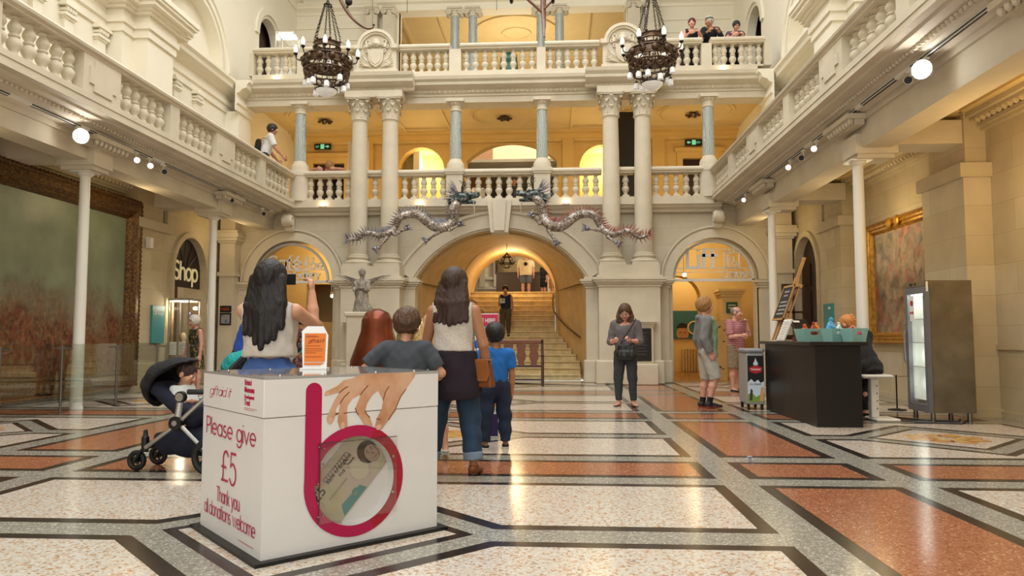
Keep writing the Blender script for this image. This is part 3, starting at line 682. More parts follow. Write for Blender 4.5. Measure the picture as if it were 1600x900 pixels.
# ------------------------------------------------------------------ columns
GREENM = ramp_mat('green_marble', [(.0,'#8d9690'),(.35,'#a5ada6'),(.55,'#b9bdb5'),(.75,'#cfcfc6'),(1.,'#87928b')], 3.2, .25, kind='wave', stretch=(2.2,2.2,.6), distort=9, detail=4)
def capital_mesh(r0, r1, h, name='capital'):
    m = MB(); m.lathe([(r0*1.02,-.05*h),(r0*1.14,-.03*h),(r0*1.14,.01*h),(r0,.03*h),(r0*.98,.3*h),(r0*1.05,.6*h),(r1*.86,.84*h)], n=20)
    for tier, (z0, hh, out, n, ph) in enumerate(((.0,.42,.34,8,0),(.12,.58,.42,8,PI/8),(.45,.45,.5,8,0))):
        for i in range(n):
            a = ph+2*PI*i/n; c, s_ = math.cos(a), math.sin(a); vs = []; wd = r0*.44
            prof = [(r0*1.0, 0, .8), (r0*1.06, .4, 1.), (r0*1.12, .75, .9), (r0*(1.1+out*.6), .98, .75), (r0*(1.1+out), .9, .5), (r0*(1.08+out), .74, .25)]
            for (rr, zz, ww) in prof:
                for t, dr in ((-1, 0), (-.45, .03), (0, .05), (.45, .03), (1, 0)):
                    R_ = rr+dr*r0; y = t*wd*ww; vs.append((R_*c-y*s_, R_*s_+y*c, (z0+zz*hh)*h))
            fs = [(k*5+j, k*5+j+1, k*5+6+j, k*5+5+j) for k in range(5) for j in range(4)]
            m.add(vs, fs)
    for i in range(4):
        a = PI/4+i*PI/2; m.torus((math.cos(a)*r1*1.12, math.sin(a)*r1*1.12, .80*h), r0*.16, r0*.09, 10, 6, 'y' if i % 2 else 'x'); m.ball((math.cos(a)*r1*1.12, math.sin(a)*r1*1.12, .80*h), r0*.13, 6, 4)
        a = i*PI/2; m.ball((math.cos(a)*r1*1.02, math.sin(a)*r1*1.02, .92*h), r0*.15, 8, 5, (1, 1, .8))
    q = r1*1.0
    ab = []
    for i in range(4):
        a = PI/4+i*PI/2; t = a+PI/2
        for d in (-.1, .1): ab.append((1.36*q*math.cos(a)+d*q*math.cos(t), 1.36*q*math.sin(a)+d*q*math.sin(t)))
        b = a+PI/4; ab.append((.86*q*math.cos(b), .86*q*math.sin(b)))
    m.prism(ab, 'z', .87*h, .93*h); m.prism([(x*1.05, y*1.05) for x, y in ab], 'z', .93*h, h)
    return m
def shaft_prof(r0, r1, z0, z1): return [(r0*1.08, z0), (r0*1.08, z0+.03), (r0, z0+.05)]+[(r0+(r1-r0)*(t**1.7), z0+.05+(z1-z0-.1)*t) for t in (.15,.3,.45,.6,.75,.9,1)]+[(r1*1.06, z1-.04), (r1*1.06, z1)]
gc_me = capital_mesh(.195, .30, .55).mesh('capital', STONE, 30)
k = 0
WHERE = ['far left of the four giant columns above the stairs, nearest the cafe arch', 'second giant column from the left, beside the great stair arch', 'third giant column from the left, right of the stair arch', 'far right of the four giant columns, nearest the lift arch']
for s in (-1, 1):
    for d in (-.385, .385):
        x = XC+s*3.11+d; y = 17.66; t = thing('giant_column', 'tall cream stone column with leafy capital, '+WHERE[k], 'column', (x, y, 2.82), group='giant columns over the stair arch'); k += 1
        b = MB(); b.box(-.31, .31, -.31, .31, 0, .07); b.lathe([(.31,.07),(.33,.10),(.31,.14),(.26,.16),(.25,.19),(.28,.21),(.28,.24),(.24,.26)], n=28); b.build('base', STONE, t, 40)
        b = MB(); b.lathe(shaft_prof(.218, .186, .26, 3.66), n=28); b.build('shaft', STONE, t, 40)
        new_obj('capital', gc_me, t, (0, 0, 3.67))
dor = MB(); dor.lathe([(.135,0),(.15,.015),(.15,.035),(.13,.05),(.13,.14),(.15,.155),(.17,.19),(.19,.205),(.19,.225)], n=20); dor.box(-.22, .22, -.22, .22, .225, .30)
for i in range(12): a = 2*PI*i/12; dor.ball((.17*math.cos(a), .17*math.sin(a), .185), .028, 6, 4)
dor_me = dor.mesh('capital', STONE, 35)
for x, wh in ((457, 'at the left end of the gallery'), (710, 'left of the middle bay of the gallery'), (848, 'right of the middle bay of the gallery'), (1108, 'at the right end of the gallery')):
    px = (x-868)*17.85/1140
    t = thing('marble_column', 'veined green marble column with plain cream capital '+wh, 'column', (px, 17.86, 4.5), group='green marble columns of the first floor gallery')
    b = MB(); 
    if x in (457, 1108): b.lathe([(.235,0),(.235,.62),(.25,.64),(.25,.76),(.24,.78)], n=28)
    else: b.box(-.20, .20, -.2, .2, 0, .62); b.box(-.23, .23, -.23, .23, .62, .67); b.box(-.25, .25, -.25, .25, .67, .76)
    b.build('pedestal', STONE, t, 30)
    b = MB(); b.lathe([(.22,.76),(.22,.88),(.2,.93),(.16,.98),(.15,1.02)], n=24); b.build('base', STONE, t, 30)
    b = MB(); b.lathe([(.145,1.02),(.145,1.2),(.138,1.9),(.126,2.23)], n=24); b.build('shaft', GREENM, t, 40)
    new_obj('capital', dor_me, t, (0, 0, 2.23))
ion = MB(); ion.lathe([(.13,0),(.15,.02),(.15,.05),(.13,.07),(.15,.12),(.17,.16)], n=18)
for sx in (-1, 1): ion.lathe([(.10,-.2),(.10,.2)], (0,0,0), 14) if False else None
for sx in (-1, 1):
    for yy in (-.15, .15):
        ion.torus((sx*.2, yy, .14), .075, .03, 14, 6, 'y'); ion.torus((sx*.2, yy, .14), .03, .025, 10, 6, 'y')
    ion.tube([(sx*.2, -.15, .14), (sx*.2, 0, .14), (sx*.2, .15, .14)], [.09,.07,.09], 10)
ion.box(-.2, .2, -.17, .17, .17, .22); ion.box(-.24, .24, -.21, .21, .22, .28)
ion_me = ion.mesh('capital', STONE, 35)
for x, wh in ((-3.14, 'first of the four from the left'), (-2.57, 'second of the four from the left'), (-.42, 'third of the four from the left'), (.16, 'last of the four on the right')):
    t = thing('upper_marble_column', 'pale green marble column with scrolled capital on the top floor, '+wh, 'column', (x, YG-.12, 7.74), group='scroll-capped marble columns on the top floor')
    b = MB(); b.box(-.2, .2, -.2, .2, 0, .5); b.lathe([(.2,.5),(.2,.56),(.17,.6)], n=20); b.build('base', STONE, t, 30)
    b = MB(); b.lathe([(.155,.6),(.15,1.4),(.135,3.49)], n=20); b.build('shaft', GREENM, t, 40); new_obj('capital', ion_me, t, (0, 0, 3.48))
for x, wh in ((-5.75, 'outer left'), (-5.2, 'inner left'), (2.45, 'inner right'), (3.0, 'outer right')):
    t = thing('stone_pilaster', 'flat cream pilaster with scrolled capital on the top floor wall, %s one' % wh, 'pilaster', (x, YG-.36, 7.88), group='scroll-capped pilasters on the top floor')
    b = MB(); b.box(-.19, .19, -.1, .22, 0, 3.35); b.build('shaft', STONE, t); new_obj('capital', ion_me, t, (0, 0.05, 3.34), scale=(.86, .8, 1.1))
for s, Y, wh in ((-1, 10.85, 'left aisle, nearer the camera'), (-1, 15.15, 'left aisle, beside the shop doorway'), (1, 10.85, 'right aisle, behind the black counter'), (1, 15.15, 'right aisle, beside the lift arch')):
    t = thing('iron_pole', 'slim white painted iron pole holding up the gallery, '+wh, 'pole', (X(s, 5.97 if s < 0 else 5.80), Y, 0), group='white poles under the galleries')
    b = MB(); b.lathe([(.095,0),(.095,.03),(.085,.06),(.082,1.6),(.074,3.60)], n=18); b.build('shaft', WHITEP, t, 40)
    b = MB(); b.lathe([(.074,3.60),(.11,3.63),(.12,3.67)], n=18); b.box(-.15, .15, -.15, .15, 3.66, 3.685); b.build('cap', WHITEP, t, 40)

# ------------------------------------------------------------------ balustrades
BALP = [(.075,0),(.075,.05),(.062,.055),(.055,.08),(.05,.10),(.06,.13),(.085,.17),(.097,.21),(.092,.245),(.066,.285),(.054,.30),(.072,.312),(.072,.335),(.054,.347),(.06,.37),(.083,.41),(.088,.44),(.075,.48),(.05,.525),(.044,.545),(.058,.555),(.062,.575),(.046,.585),(.046,.60)]
bl = MB(); bl.lathe([(r*.92, z*.95) for r, z in BALP], n=14); bl.box(-.083, .083, -.083, .083, 0, .045); bl.box(-.08, .08, -.08, .08, .565, .60)
bal_me = bl.mesh('baluster', STONE, 50)
RAIL = [(-.15,0),(-.15,.03),(-.19,.05),(-.2,.085),(-.175,.11),(-.13,.15),(.13,.15),(.175,.11),(.2,.085),(.19,.05),(.15,.03),(.15,0)]
def balustrade_y(s, label, wides, narrows, spans, u=5.28):
    zb = 4.48 if s < 0 else 4.565
    t = thing('balustrade', label, 'balustrade', (X(s, u), 11, zb))
    x = X(s, u)
    m = MB(); m.prism([(x+a, 5.06+b) for a, b in RAIL], 'y', 3.0, 17.66); m.build('handrail', STONE, t, 25, world=True)
    m = MB(); m.box(x-.152, x+.152, 3.0, 17.66, zb-.05, zb+.032); m.build('plinth', STONE, t, world=True)
    for a, b in wides:
        m = MB(); m.box(x-.14, x+.14, a, b, zb+.02, 5.06)
        f = x-s*.14
        c = .1
        P = [(a+.12+c,zb+.08),(b-.12-c,zb+.08),(b-.12-c,zb+.08+c),(b-.12,zb+.08+c),(b-.12,5.0-c),(b-.12-c,5.0-c),(b-.12-c,5.0),(a+.12+c,5.0),(a+.12+c,5.0-c),(a+.12,5.0-c),(a+.12,zb+.08+c),(a+.12+c,zb+.08+c)]
        m.prism(P, 'x', f-s*.02, f+s*.01)
        m.build('panel_pedestal', STONE, t, world=True)
    for a, b in narrows:
        m = MB(); m.box(x-.14, x+.14, a, b, zb+.02, 5.06); m.build('pedestal', STONE, t, world=True)
    for a, b in spans:
        n = max(1, round((b-a)/.237))
        for i in range(n):
            o = new_obj('baluster', bal_me, t, (x, a+(b-a)*(i+.5)/n, zb+.02), scale=(1, 1, (5.06-zb-.02)/.575)); o.matrix_parent_inverse = Matrix.Translation(-t.location)
balustrade_y(-1, 'long cream stone balustrade of the left gallery above the big painting', [(5.6,6.45),(9.5,10.36),(13.48,14.28)], [(7.7,8.0),(11.78,12.08),(15.57,15.87)],
    [(6.45,7.7),(8.0,9.5),(10.36,11.78),(12.08,13.48),(14.28,15.57),(15.87,17.55)])
balustrade_y(1, 'long cream stone balustrade of the right gallery above the counter', [(5.7,6.5),(9.62,10.46),(13.6,14.45)], [(7.8,8.1),(11.82,12.12),(15.65,16.0)],
    [(6.5,7.8),(8.1,9.62),(10.46,11.82),(12.12,13.6),(14.45,15.65),(16.0,17.55)])
def balustrade_x(label, segs, peds, zb, y, group=None, hi=None):
    """segs = [(x0, x1, n)] along the back wall"""
    t = thing('balustrade', label, 'balustrade', ((segs[0][0]+segs[-1][1])/2, y, zb), group=group)
    for x0, x1, n in segs:
        m = MB(); m.prism([(y+a, zb+.58+b) for a, b in RAIL], 'x', x0-.02, x1+.02); m.build('handrail', STONE, t, 25, world=True)
        for i in range(n):
            o = new_obj('baluster', bal_me, t, (x0+(x1-x0)*(i+.5)/n, y, zb)); o.matrix_parent_inverse = Matrix.Translation(-t.location)
    for x0, x1 in peds:
        m = MB(); m.box(x0, x1, y-.14, y+.14, zb, zb+.58); m.build('pedestal', STONE, t, world=True)
kx = 17.86/1140
q = lambda x: (x-868)*kx
balustrade_x('cream balustrade of the middle gallery floor, running behind the dragons', [(q(468), q(545), 5), (q(569), q(593), 1), (q(621), q(698), 5), (q(722), q(837), 7), (q(861), q(940), 5), (q(967), q(990), 1), (q(1018), q(1096), 5)], [], 4.53, 17.86)
balustrade_x('cream balustrade of the top floor between the two carved shields', [(q(621), q(700), 6), (q(719), q(840), 8), (q(854), q(938), 6)], [(q(700), q(719)), (q(840), q(854))], 7.73, 17.86)
balustrade_x('cream balustrade of the top floor left of the left carved shield', [(q(380), q(452), 5), (q(466), q(545), 5)], [(q(452), q(466)), (q(372), q(380))], 7.73, 17.86)
balustrade_x('cream balustrade of the top floor right of the right carved shield, under the three onlookers', [(q(1014), q(1098), 6), (q(1114), q(1195), 6)], [(q(1098), q(1114)), (q(1195), q(1206))], 7.73, 17.86)
# carved shields standing in the top balustrade
for x, wh in ((583, 'left'), (976, 'right')):
    t = thing('carved_shield', 'round-topped stone panel carved with a coat of arms on the top floor, the %s one' % wh, 'carving', (q(x), 17.74, 7.735), group='carved coats of arms on the top balustrade')
    m = MB(); P = [(-.5,0),(.5,0),(.5,.60),(.46,.62)]+arc(0,.60,.42,0,180,20)+[(-.46,.62),(-.5,.60)]; m.prism(P, 'y', -.08, .22); m.build('slab', STONE, t)
    m = MB(); band(m, arc(0,.60,.36,0,180,20), 0, .08, -.14, 0, (0,.60)); band(m, arc(0,.60,.36,0,180,20), .05, .12, -.18, 0, (0,.60)); m.box(-.56, -.40, -.187, .1, .58, .683); m.box(.40, .56, -.187, .1, .58, .683); m.box(-.54, .54, -.14, .2, 0, .06); m.build('arched_moulding', STONE, t, 30)
    m = MB(); P = [(-.2,.56),(-.16,.53),(0,.57),(.16,.53),(.2,.56),(.19,.4),(.18,.28),(.12,.18),(0,.1),(-.12,.18),(-.18,.28),(-.19,.4)]; m.prism(P, 'y', -.17, -.06); m.prism([(a*.75, .35+(b-.35)*.75) for a, b in P], 'y', -.19, -.1)
    for sx in (-1, 1): m.torus((sx*.21, -.13, .53), .035, .022, 12, 6, 'y')
    m.build('shield', STONE, t, 30)
    m = MB(); m.ball((0,-.12,.72), .10, 12, 8, (1.1,.7,1)); m.ball((0,-.14,.80), .06, 10, 6, (1.4,.6,.7)); m.ball((0,-.18,.70), .05, 8, 5); m.build('helmet', STONE, t, True)
    m = MB()
    for sx in (-1, 1):
        for i in range(7):
            a = .2+.19*i; m.tube([(sx*.12*math.cos(a), -.09, .12+.02*i), (sx*(.28+.05*math.sin(i)), -.14, .12+.3*math.sin(a)*.6), (sx*(.44-.012*i), -.09, .10+.42*math.sin(a)**1.2)], [.012,.024,.006], 6)
        for i in range(6):
            a = .3+.45*i; m.tube([(sx*.08, -.1, .68), (sx*(.16+.02*i), -.15, .66+.05*math.sin(a*2)), (sx*(.24+.02*math.cos(a)), -.1, .58+.05*i)], [.018,.03,.012], 6)
        m.torus((sx*.22, -.12, .76), .05, .02, 12, 5, 'y'); m.torus((sx*.27, -.12, .64), .04, .02, 12, 5, 'y')
    m.build('foliage', STONE, t, True)
# scroll brackets where the side galleries meet the back wall
for s, nm in ((-1, 'left'), (1, 'right')):
    t = thing('scroll_bracket', 'carved stone scroll under the far end of the %s gallery' % nm, 'bracket', (X(s, 5.28), 17.62, 4.15), group='scroll brackets under the galleries')
    m = MB(); m.tube([(-.09,0,-.16),(.09,0,-.16)], .15, 16); m.tube([(-.08,.16,-.34),(.08,.16,-.34)], .08, 14)
    for xx in (-.1, .1): m.torus((xx,0,-.16), .1, .03, 18, 6, 'x'); m.torus((xx,0,-.16), .04, .03, 12, 6, 'x'); m.torus((xx*.9,.16,-.34), .05, .02, 12, 6, 'x')
    m.build('scroll', STONE, t, True)
    m = MB(); m.prism([(-.06,0),(.38,0),(.38,-.45),(.25,-.42),(.1,-.1)], 'x', -.07, .07); m.build('web', STONE, t)

# ------------------------------------------------------------------ track lights
TRACKW = mat('white_metal', '#e6e3da', .35)
for s, nm in ((-1, 'left'), (1, 'right')):
    t = thing('lighting_track', 'long white lighting track fixed under the %s gallery edge' % nm, 'lighting track', (X(s, 5.60), 11, 4.09))
    dz = .08 if s < 0 else .19
    m = MB(); sbox(m, s, 5.56, 5.61, 4.0, 17.4, 4.085+dz, 4.13+dz); m.build('rail', TRACKW, t, world=True)
    m = MB()
    for a, b in ((4.0, 8.7), (9.1, 10.1), (10.3, 12.0), (12.4, 15.3), (15.5, 17.2)): sbox(m, s, 5.555, 5.56, a, b, 4.095+dz, 4.112+dz); sbox(m, s, 5.57, 5.60, a, b, 4.083+dz, 4.086+dz)
    m.build('slot', BLACK, t, world=True)
LENS = mat('lamp_lens', (1,1,1), .3, emit=(1, .97, .92), estr=45.)
LENS2 = mat('lamp_lens_dim', (1,1,1), .3, emit=(1, .85, .8), estr=2.)
def spotlight(s, Y, label, big=False, lit=True):
    t = thing('track_spotlight', label, 'spotlight', (X(s, 5.585), Y, 4.085+(.08 if s < 0 else .19)), group='spotlights on the gallery tracks')
    m = MB(); m.box(-.02, .02, -.06, .06, -.03, 0); m.tube([(0,0,-.02),(0,0,-.10)], .012, 8); m.build('bracket', TRACKW, t)
    d = Vector((-s*.75, -.85, -.25)).normalized() if big else Vector((-s*.5, -.8, -.22)).normalized()
    R_ = .105 if big else .048; Lh = .16
    c = Vector((-s*.02, 0, -.13)); a = c-d*Lh*.5; b = c+d*Lh*.5
    m = MB(); m.tube([a, a+d*.02, b-d*.03, b], [R_*.6, R_*.9, R_, R_*1.05], 16); m.build('head', TRACKW, t, 40)
    m = MB(); m.tube([b+d*.001, b+d*.006], R_*.92, 16); m.build('lens', LENS if big else (LENS2 if lit else BLACK), t)
spotlight(-1, 10.1, 'glaring white floodlight under the left gallery near the tall pole', True)
spotlight(1, 8.4, 'glaring white floodlight under the right gallery', True)
for s, Y, lb, l in ((-1, 11.55, 'lit spotlight just beyond the left gallery floodlight', True), (-1, 11.95, 'second lit spotlight beyond the left floodlight', True), (-1, 12.4, 'unlit spotlight third beyond the left floodlight', False), (-1, 15.1, 'spotlight under the left gallery above the shop pole', False), (-1, 16.8, 'spotlight at the far end of the left gallery track', False),
                (1, 8.75, 'small spotlight touching the right gallery floodlight', False), (1, 11.9, 'lit spotlight midway along the right gallery track', True), (1, 12.5, 'unlit spotlight midway along the right gallery track', False), (1, 13.2, 'spotlight third beyond the right gallery floodlight', True), (1, 16.3, 'lit spotlight at the far end of the right gallery track', True)):
    spotlight(s, Y, lb, False, l)

# ------------------------------------------------------------------ chandeliers
BRONZE = mat('dark_bronze', '#5d4838', .34, metal=.75, var=.4, vscale=14)
IRON = mat('dark_iron', '#2a2624', .4, metal=.7)
OPAL = mat('opal_glass', '#f3f1ea', .25, emit=(1,.97,.9), estr=.25)
OPAL2 = mat('frosted_glass', '#e4e2de', .2, emit=(1,.97,.9), estr=.12)
def chandelier(x, label):
    t = thing('chandelier', label, 'chandelier', (x, 14.4, 6.01), group='bronze chandeliers hanging over the hall')
    m = MB(); m.torus((0,0,1.02), .27, .02, 32, 8); m.torus((0,0,1.12), .26, .015, 32, 8); m.lathe([(.265,1.02),(.25,1.07),(.26,1.12)], n=32, caps=False)
    for i in range(6): a = 2*PI*i/6; m.ball((.27*math.cos(a), .27*math.sin(a), 1.15), .03, 8, 6); m.tube([(.27*math.cos(a), .27*math.sin(a), 1.12), (.27*math.cos(a), .27*math.sin(a), 1.22)], .008, 6)
    m.build('crown', BRONZE, t, True)
    m = MB()
    for i in range(12):
        a = 2*PI*i/12; c, s_ = math.cos(a), math.sin(a)
        m.tube([(.27*c,.27*s_,1.02),(.24*c,.24*s_,.94),(.33*c,.33*s_,.86),(.45*c,.45*s_,.80)], .012, 6)
        b = a+PI/12; m.torus((.33*math.cos(b), .33*math.sin(b), .88), .04, .01, 10, 5)
    m.torus((0,0,.93), .26, .012, 32, 6); m.build('openwork', BRONZE, t, True)
    m = MB(); m.torus((0,0,.80), .46, .022, 40, 8); m.lathe([(.455,.80),(.48,.72),(.47,.63)], n=40, caps=False); m.torus((0,0,.63), .475, .02, 40, 8)
    for i in range(12): a = 2*PI*i/12; m.ball((.465*math.cos(a), .465*math.sin(a), .715), .075, 10, 8)
    m.build('boss_band', BRONZE, t, True)
    m = MB()
    for i in range(24): a = 2*PI*i/24; m.tube([(.45*math.cos(a), .45*math.sin(a), .62), (.44*math.cos(a), .44*math.sin(a), .5)], .008, 5)
    m.torus((0,0,.53), .455, .02, 40, 8); m.torus((0,0,.36), .40, .02, 40, 8)
    for i in range(14): 
        a = 2*PI*i/14; c, s_ = math.cos(a), math.sin(a)
        ring = MB(); ring.torus((0,0,0), .065, .02, 14, 6, 'x'); M = Matrix.Translation((.43*c,.43*s_,.445)) @ Matrix.Rotation(a, 4, 'Z') @ Matrix.Rotation(.25, 4, 'Y')
        m.add([tuple(M @ Vector(p)) for p in ring.v], ring.f); b = a+PI/14; m.tube([(.455*math.cos(b), .455*math.sin(b), .53), (.40*math.cos(b), .40*math.sin(b), .36)], .016, 6)
    m.build('ring_band', BRONZE, t, True)
    for i in range(8):
        a = 2*PI*i/8+.25; c, s_ = math.cos(a), math.sin(a); P = lambda r, z: (r*c, r*s_, z)
        m = MB(); m.tube([P(.46,.78), P(.53,.72), P(.60,.76), P(.62,.84)], .011, 6); m.torus(P(.54,.74), .03, .008, 10, 5); m.lathe([(.02,.83),(.045,.86),(.04,.88)], P(.62,0), 10)
        am = m.build('arm', IRON, t, True)
        m = MB(); m.lathe([(.03,.88),(.048,.92),(.046,.97),(.03,1.02),(.006,1.06)], P(.62,0), 10); m.build('flame_bulb', OPAL, am, True)
    for i in range(10):
        a = 2*PI*i/10; r = .36+.08*(i % 2); c, s_ = math.cos(a), math.sin(a); z = .14+.05*((i*3) % 4)
        m = MB(); m.tube([(r*.95*c, r*.95*s_, .38), (r*c, r*s_, z+.12)], .006, 5); m.lathe([(.02,z+.13),(.035,z+.10),(.04,z+.08)], (r*c, r*s_, 0), 10)
        pm_ = m.build('pendant', IRON, t, True)
        m = MB(); m.lathe([(.035,z+.09),(.055,z+.05),(.052,z+.01),(.06,z-.03)], (r*c, r*s_, 0), 12, caps=False); m.build('glass_shade', OPAL2, pm_, True)
    m = MB(); m.lathe([(.0,-.0),(.06,.01),(.13,.04),(.19,.09),(.22,.15)], n=28, caps=False); m.build('glass_bowl', OPAL2, t, True)
    m = MB(); m.torus((0,0,.15), .222, .012, 32, 6)
    for i in range(6): a = 2*PI*i/6; m.tube([(.22*math.cos(a), .22*math.sin(a), .15), (.30*math.cos(a), .30*math.sin(a), .38)], .006, 5)
    m.build('bowl_ring', IRON, t, True)
    for i in range(6):
        a = 2*PI*i/6; p0 = Vector((.27*math.cos(a), .27*math.sin(a), 1.22)); p1 = Vector((.07*math.cos(a), .07*math.sin(a), 1.93)); m = MB(); n = 16
        for j in range(n):
            p = p0+(p1-p0)*((j+.5)/n); lk = MB(); lk.torus((0,0,0), .016, .0055, 8, 4, 'x' if j % 2 else 'y'); m.add([(v[0]+p.x, v[1]+p.y, v[2]*1.9+p.z) for v in lk.v], lk.f)
        m.build('chain', IRON, t, True)
    m = MB(); m.torus((0,0,1.94), .075, .014, 20, 6); m.lathe([(.05,1.95),(.02,2.05),(.012,2.1),(.012,8.1)], n=8); m.build('hanging_rod', IRON, t, True)
    return t
chandelier(-4.67, 'dark bronze chandelier with white flame bulbs, left one in front of the left carved shield')
chandelier(1.95, 'dark bronze chandelier with white flame bulbs, right one in front of the right carved shield')
# ceiling roses with small fittings under the gallery ceiling
for x, wh in ((-6.75, 'left bay'), (-1.45, 'middle bay'), (3.95, 'right bay')):
    t = thing('ceiling_lamp', 'small dark flower-shaped ceiling fitting in the %s of the gallery' % wh, 'ceiling lamp', (x, 20.75, 7.49), group='gallery ceiling fittings')
    m = MB(); m.lathe([(.1,0),(.12,-.04),(.05,-.09),(.02,-.12)], n=14)
    for i in range(6): a = 2*PI*i/6; m.ball((.17*math.cos(a), .17*math.sin(a), -.06), .06, 8, 6, (1,1,.6)); m.tube([(0,0,-.05),(.17*math.cos(a), .17*math.sin(a), -.06)], .015, 5)
    m.build('fitting', BRONZE, t, True)
# ------------------------------------------------------------------ soft bodies: smooth unions of tapered limbs turned into one continuous surface
class Field:
    def __init__(s, lo, hi, res):
        s.res = res; s.lo = np.array(lo, float)-3*res; s.n = np.ceil((np.array(hi)+3*res-s.lo)/res).astype(int)+1
        s.D = np.full(tuple(s.n), 1.0, np.float32)
        s.ax = [s.lo[i]+res*np.arange(s.n[i]) for i in range(3)]
    def like(s):
        f = object.__new__(Field); f.res, f.lo, f.n, f.ax = s.res, s.lo, s.n, s.ax; f.D = np.full(tuple(s.n), 1.0, np.float32); return f
    def _sub(s, lo, hi):
        i0 = np.clip(np.floor((np.array(lo)-s.lo)/s.res).astype(int), 0, s.n-1); i1 = np.clip(np.ceil((np.array(hi)-s.lo)/s.res).astype(int)+1, 1, s.n)
        sl = tuple(slice(a, max(a+1, b)) for a, b in zip(i0, i1))
        return sl, s.ax[0][sl[0]][:, None, None], s.ax[1][sl[1]][None, :, None], s.ax[2][sl[2]][None, None, :]
    def _mix(s, sl, d, k, op):
        a = s.D[sl]
        if op == 'add':
            if k > 0: h = np.clip(.5+.5*(a-d)/k, 0, 1); r = a*(1-h)+d*h-k*h*(1-h)
            else: r = np.minimum(a, d)
        else:
            d = -d
            if k > 0: h = np.clip(.5-.5*(a-d)/k, 0, 1); r = a*(1-h)+d*h+k*h*(1-h)
            else: r = np.maximum(a, d)
        s.D[sl] = r
    def cap(s, a, b, ra, rb, k=.02, flat=None, op='add'):
        """tapered limb a-b; flat=(direction, factor) squeezes it along a direction"""
        a = np.array(a, float); b = np.array(b, float); m = max(ra, rb)*1.25+k+3*s.res
        sl, x, y, z = s._sub(np.minimum(a, b)-m, np.maximum(a, b)+m)
        px, py, pz = x-a[0], y-a[1], z-a[2]; d = b-a; L2 = max(float(d@d), 1e-9)
        t = np.clip((px*d[0]+py*d[1]+pz*d[2])/L2, 0, 1)
        qx, qy, qz = px-t*d[0], py-t*d[1], pz-t*d[2]
        q2 = qx*qx+qy*qy+qz*qz
        if flat is not None:
            n, f = np.array(flat[0], float), flat[1]; n = n/np.linalg.norm(n); c = qx*n[0]+qy*n[1]+qz*n[2]; q2 = q2+c*c*(1/f**2-1)
        r = np.sqrt(q2)-(ra+(rb-ra)*t)
        if flat is not None: r = r*min(1., flat[1]*1.15)
        s._mix(sl, r.astype(np.float32), k, op); return s
    def ell(s, c, r, k=.02, op='add', rot=None):
        c = np.array(c, float); r = np.array(r, float); m = float(r.max())+k+3*s.res
        sl, x, y, z = s._sub(c-m, c+m); px, py, pz = x-c[0], y-c[1], z-c[2]
        if rot is not None:
            R = np.array(rot.to_3x3() if hasattr(rot, 'to_3x3') else rot).T
            px, py, pz = (R[0,0]*px+R[0,1]*py+R[0,2]*pz, R[1,0]*px+R[1,1]*py+R[1,2]*pz, R[2,0]*px+R[2,1]*py+R[2,2]*pz)
        q = np.sqrt((px/r[0])**2+(py/r[1])**2+(pz/r[2])**2); g = np.sqrt((px/r[0]**2)**2+(py/r[1]**2)**2+(pz/r[2]**2)**2)+1e-6
        s._mix(sl, (q*(q-1)/g).astype(np.float32), k, op); return s
    def cut(s, p, n, k=.0):
        """remove everything on the side n points to"""
        p = np.array(p, float); n = np.array(n, float); n = n/np.linalg.norm(n)
        d = ((s.ax[0][:, None, None]-p[0])*n[0]+(s.ax[1][None, :, None]-p[1])*n[1]+(s.ax[2][None, None, :]-p[2])*n[2]).astype(np.float32)
        s.D = np.maximum(s.D, d); return s
    def join(s, f, k=0.):
        if k > 0: h = np.clip(.5+.5*(s.D-f.D)/k, 0, 1); s.D = s.D*(1-h)+f.D*h-k*h*(1-h)
        else: s.D = np.minimum(s.D, f.D)
        return s
    def minus(s, f): s.D = np.maximum(s.D, -f.D); return s
    def surface(s):
        D = s.D; ins = D < 0
        if not ins.any(): return np.zeros((0,3)), np.zeros((0,4), int)
        c = [D[i:D.shape[0]-1+i, j:D.shape[1]-1+j, k:D.shape[2]-1+k] for i in (0,1) for j in (0,1) for k in (0,1)]
        off = np.array([(i,j,k) for i in (0,1) for j in (0,1) for k in (0,1)], float)
        cnt = sum((q < 0).astype(np.int8) for q in c); mix = (cnt > 0) & (cnt < 8)
        idx = np.argwhere(mix); vals = np.stack([q[mix] for q in c], 1).astype(float)
        P = np.zeros((len(idx), 3)); W = np.zeros(len(idx))
        for a in range(8):
            for b in range(a+1, 8):
                if np.abs(off[a]-off[b]).sum() != 1: continue
                va, vb = vals[:, a], vals[:, b]; m = (va < 0) != (vb < 0); t = np.where(m, va/np.where(m, va-vb, 1), 0)
                P += np.where(m[:, None], off[a]+t[:, None]*(off[b]-off[a]), 0); W += m
        V = (idx+P/W[:, None])*s.res+s.lo
        num = np.full(mix.shape, -1, int); num[mix] = np.arange(len(idx)); F = []
        for ax in range(3):
            e0 = [slice(None)]*3; e1 = [slice(None)]*3; e0[ax] = slice(0, -1); e1[ax] = slice(1, None)
            A = ins[tuple(e0)]; B = ins[tuple(e1)]; X_ = np.argwhere(A != B); u, v = (ax+1) % 3, (ax+2) % 3
            ok = (X_[:, u] > 0) & (X_[:, v] > 0) & (X_[:, u] < D.shape[u]-1) & (X_[:, v] < D.shape[v]-1); X_ = X_[ok]
            if not len(X_): continue
            q = []
            for du, dv in ((-1,-1),(0,-1),(0,0),(-1,0)):
                Y_ = X_.copy(); Y_[:, u] += du; Y_[:, v] += dv; q.append(num[Y_[:, 0], Y_[:, 1], Y_[:, 2]])
            q = np.stack(q, 1); fl_ = A[X_[:, 0], X_[:, 1], X_[:, 2]]; q[~fl_] = q[~fl_][:, ::-1]; F.append(q)
        return V, np.concatenate(F)
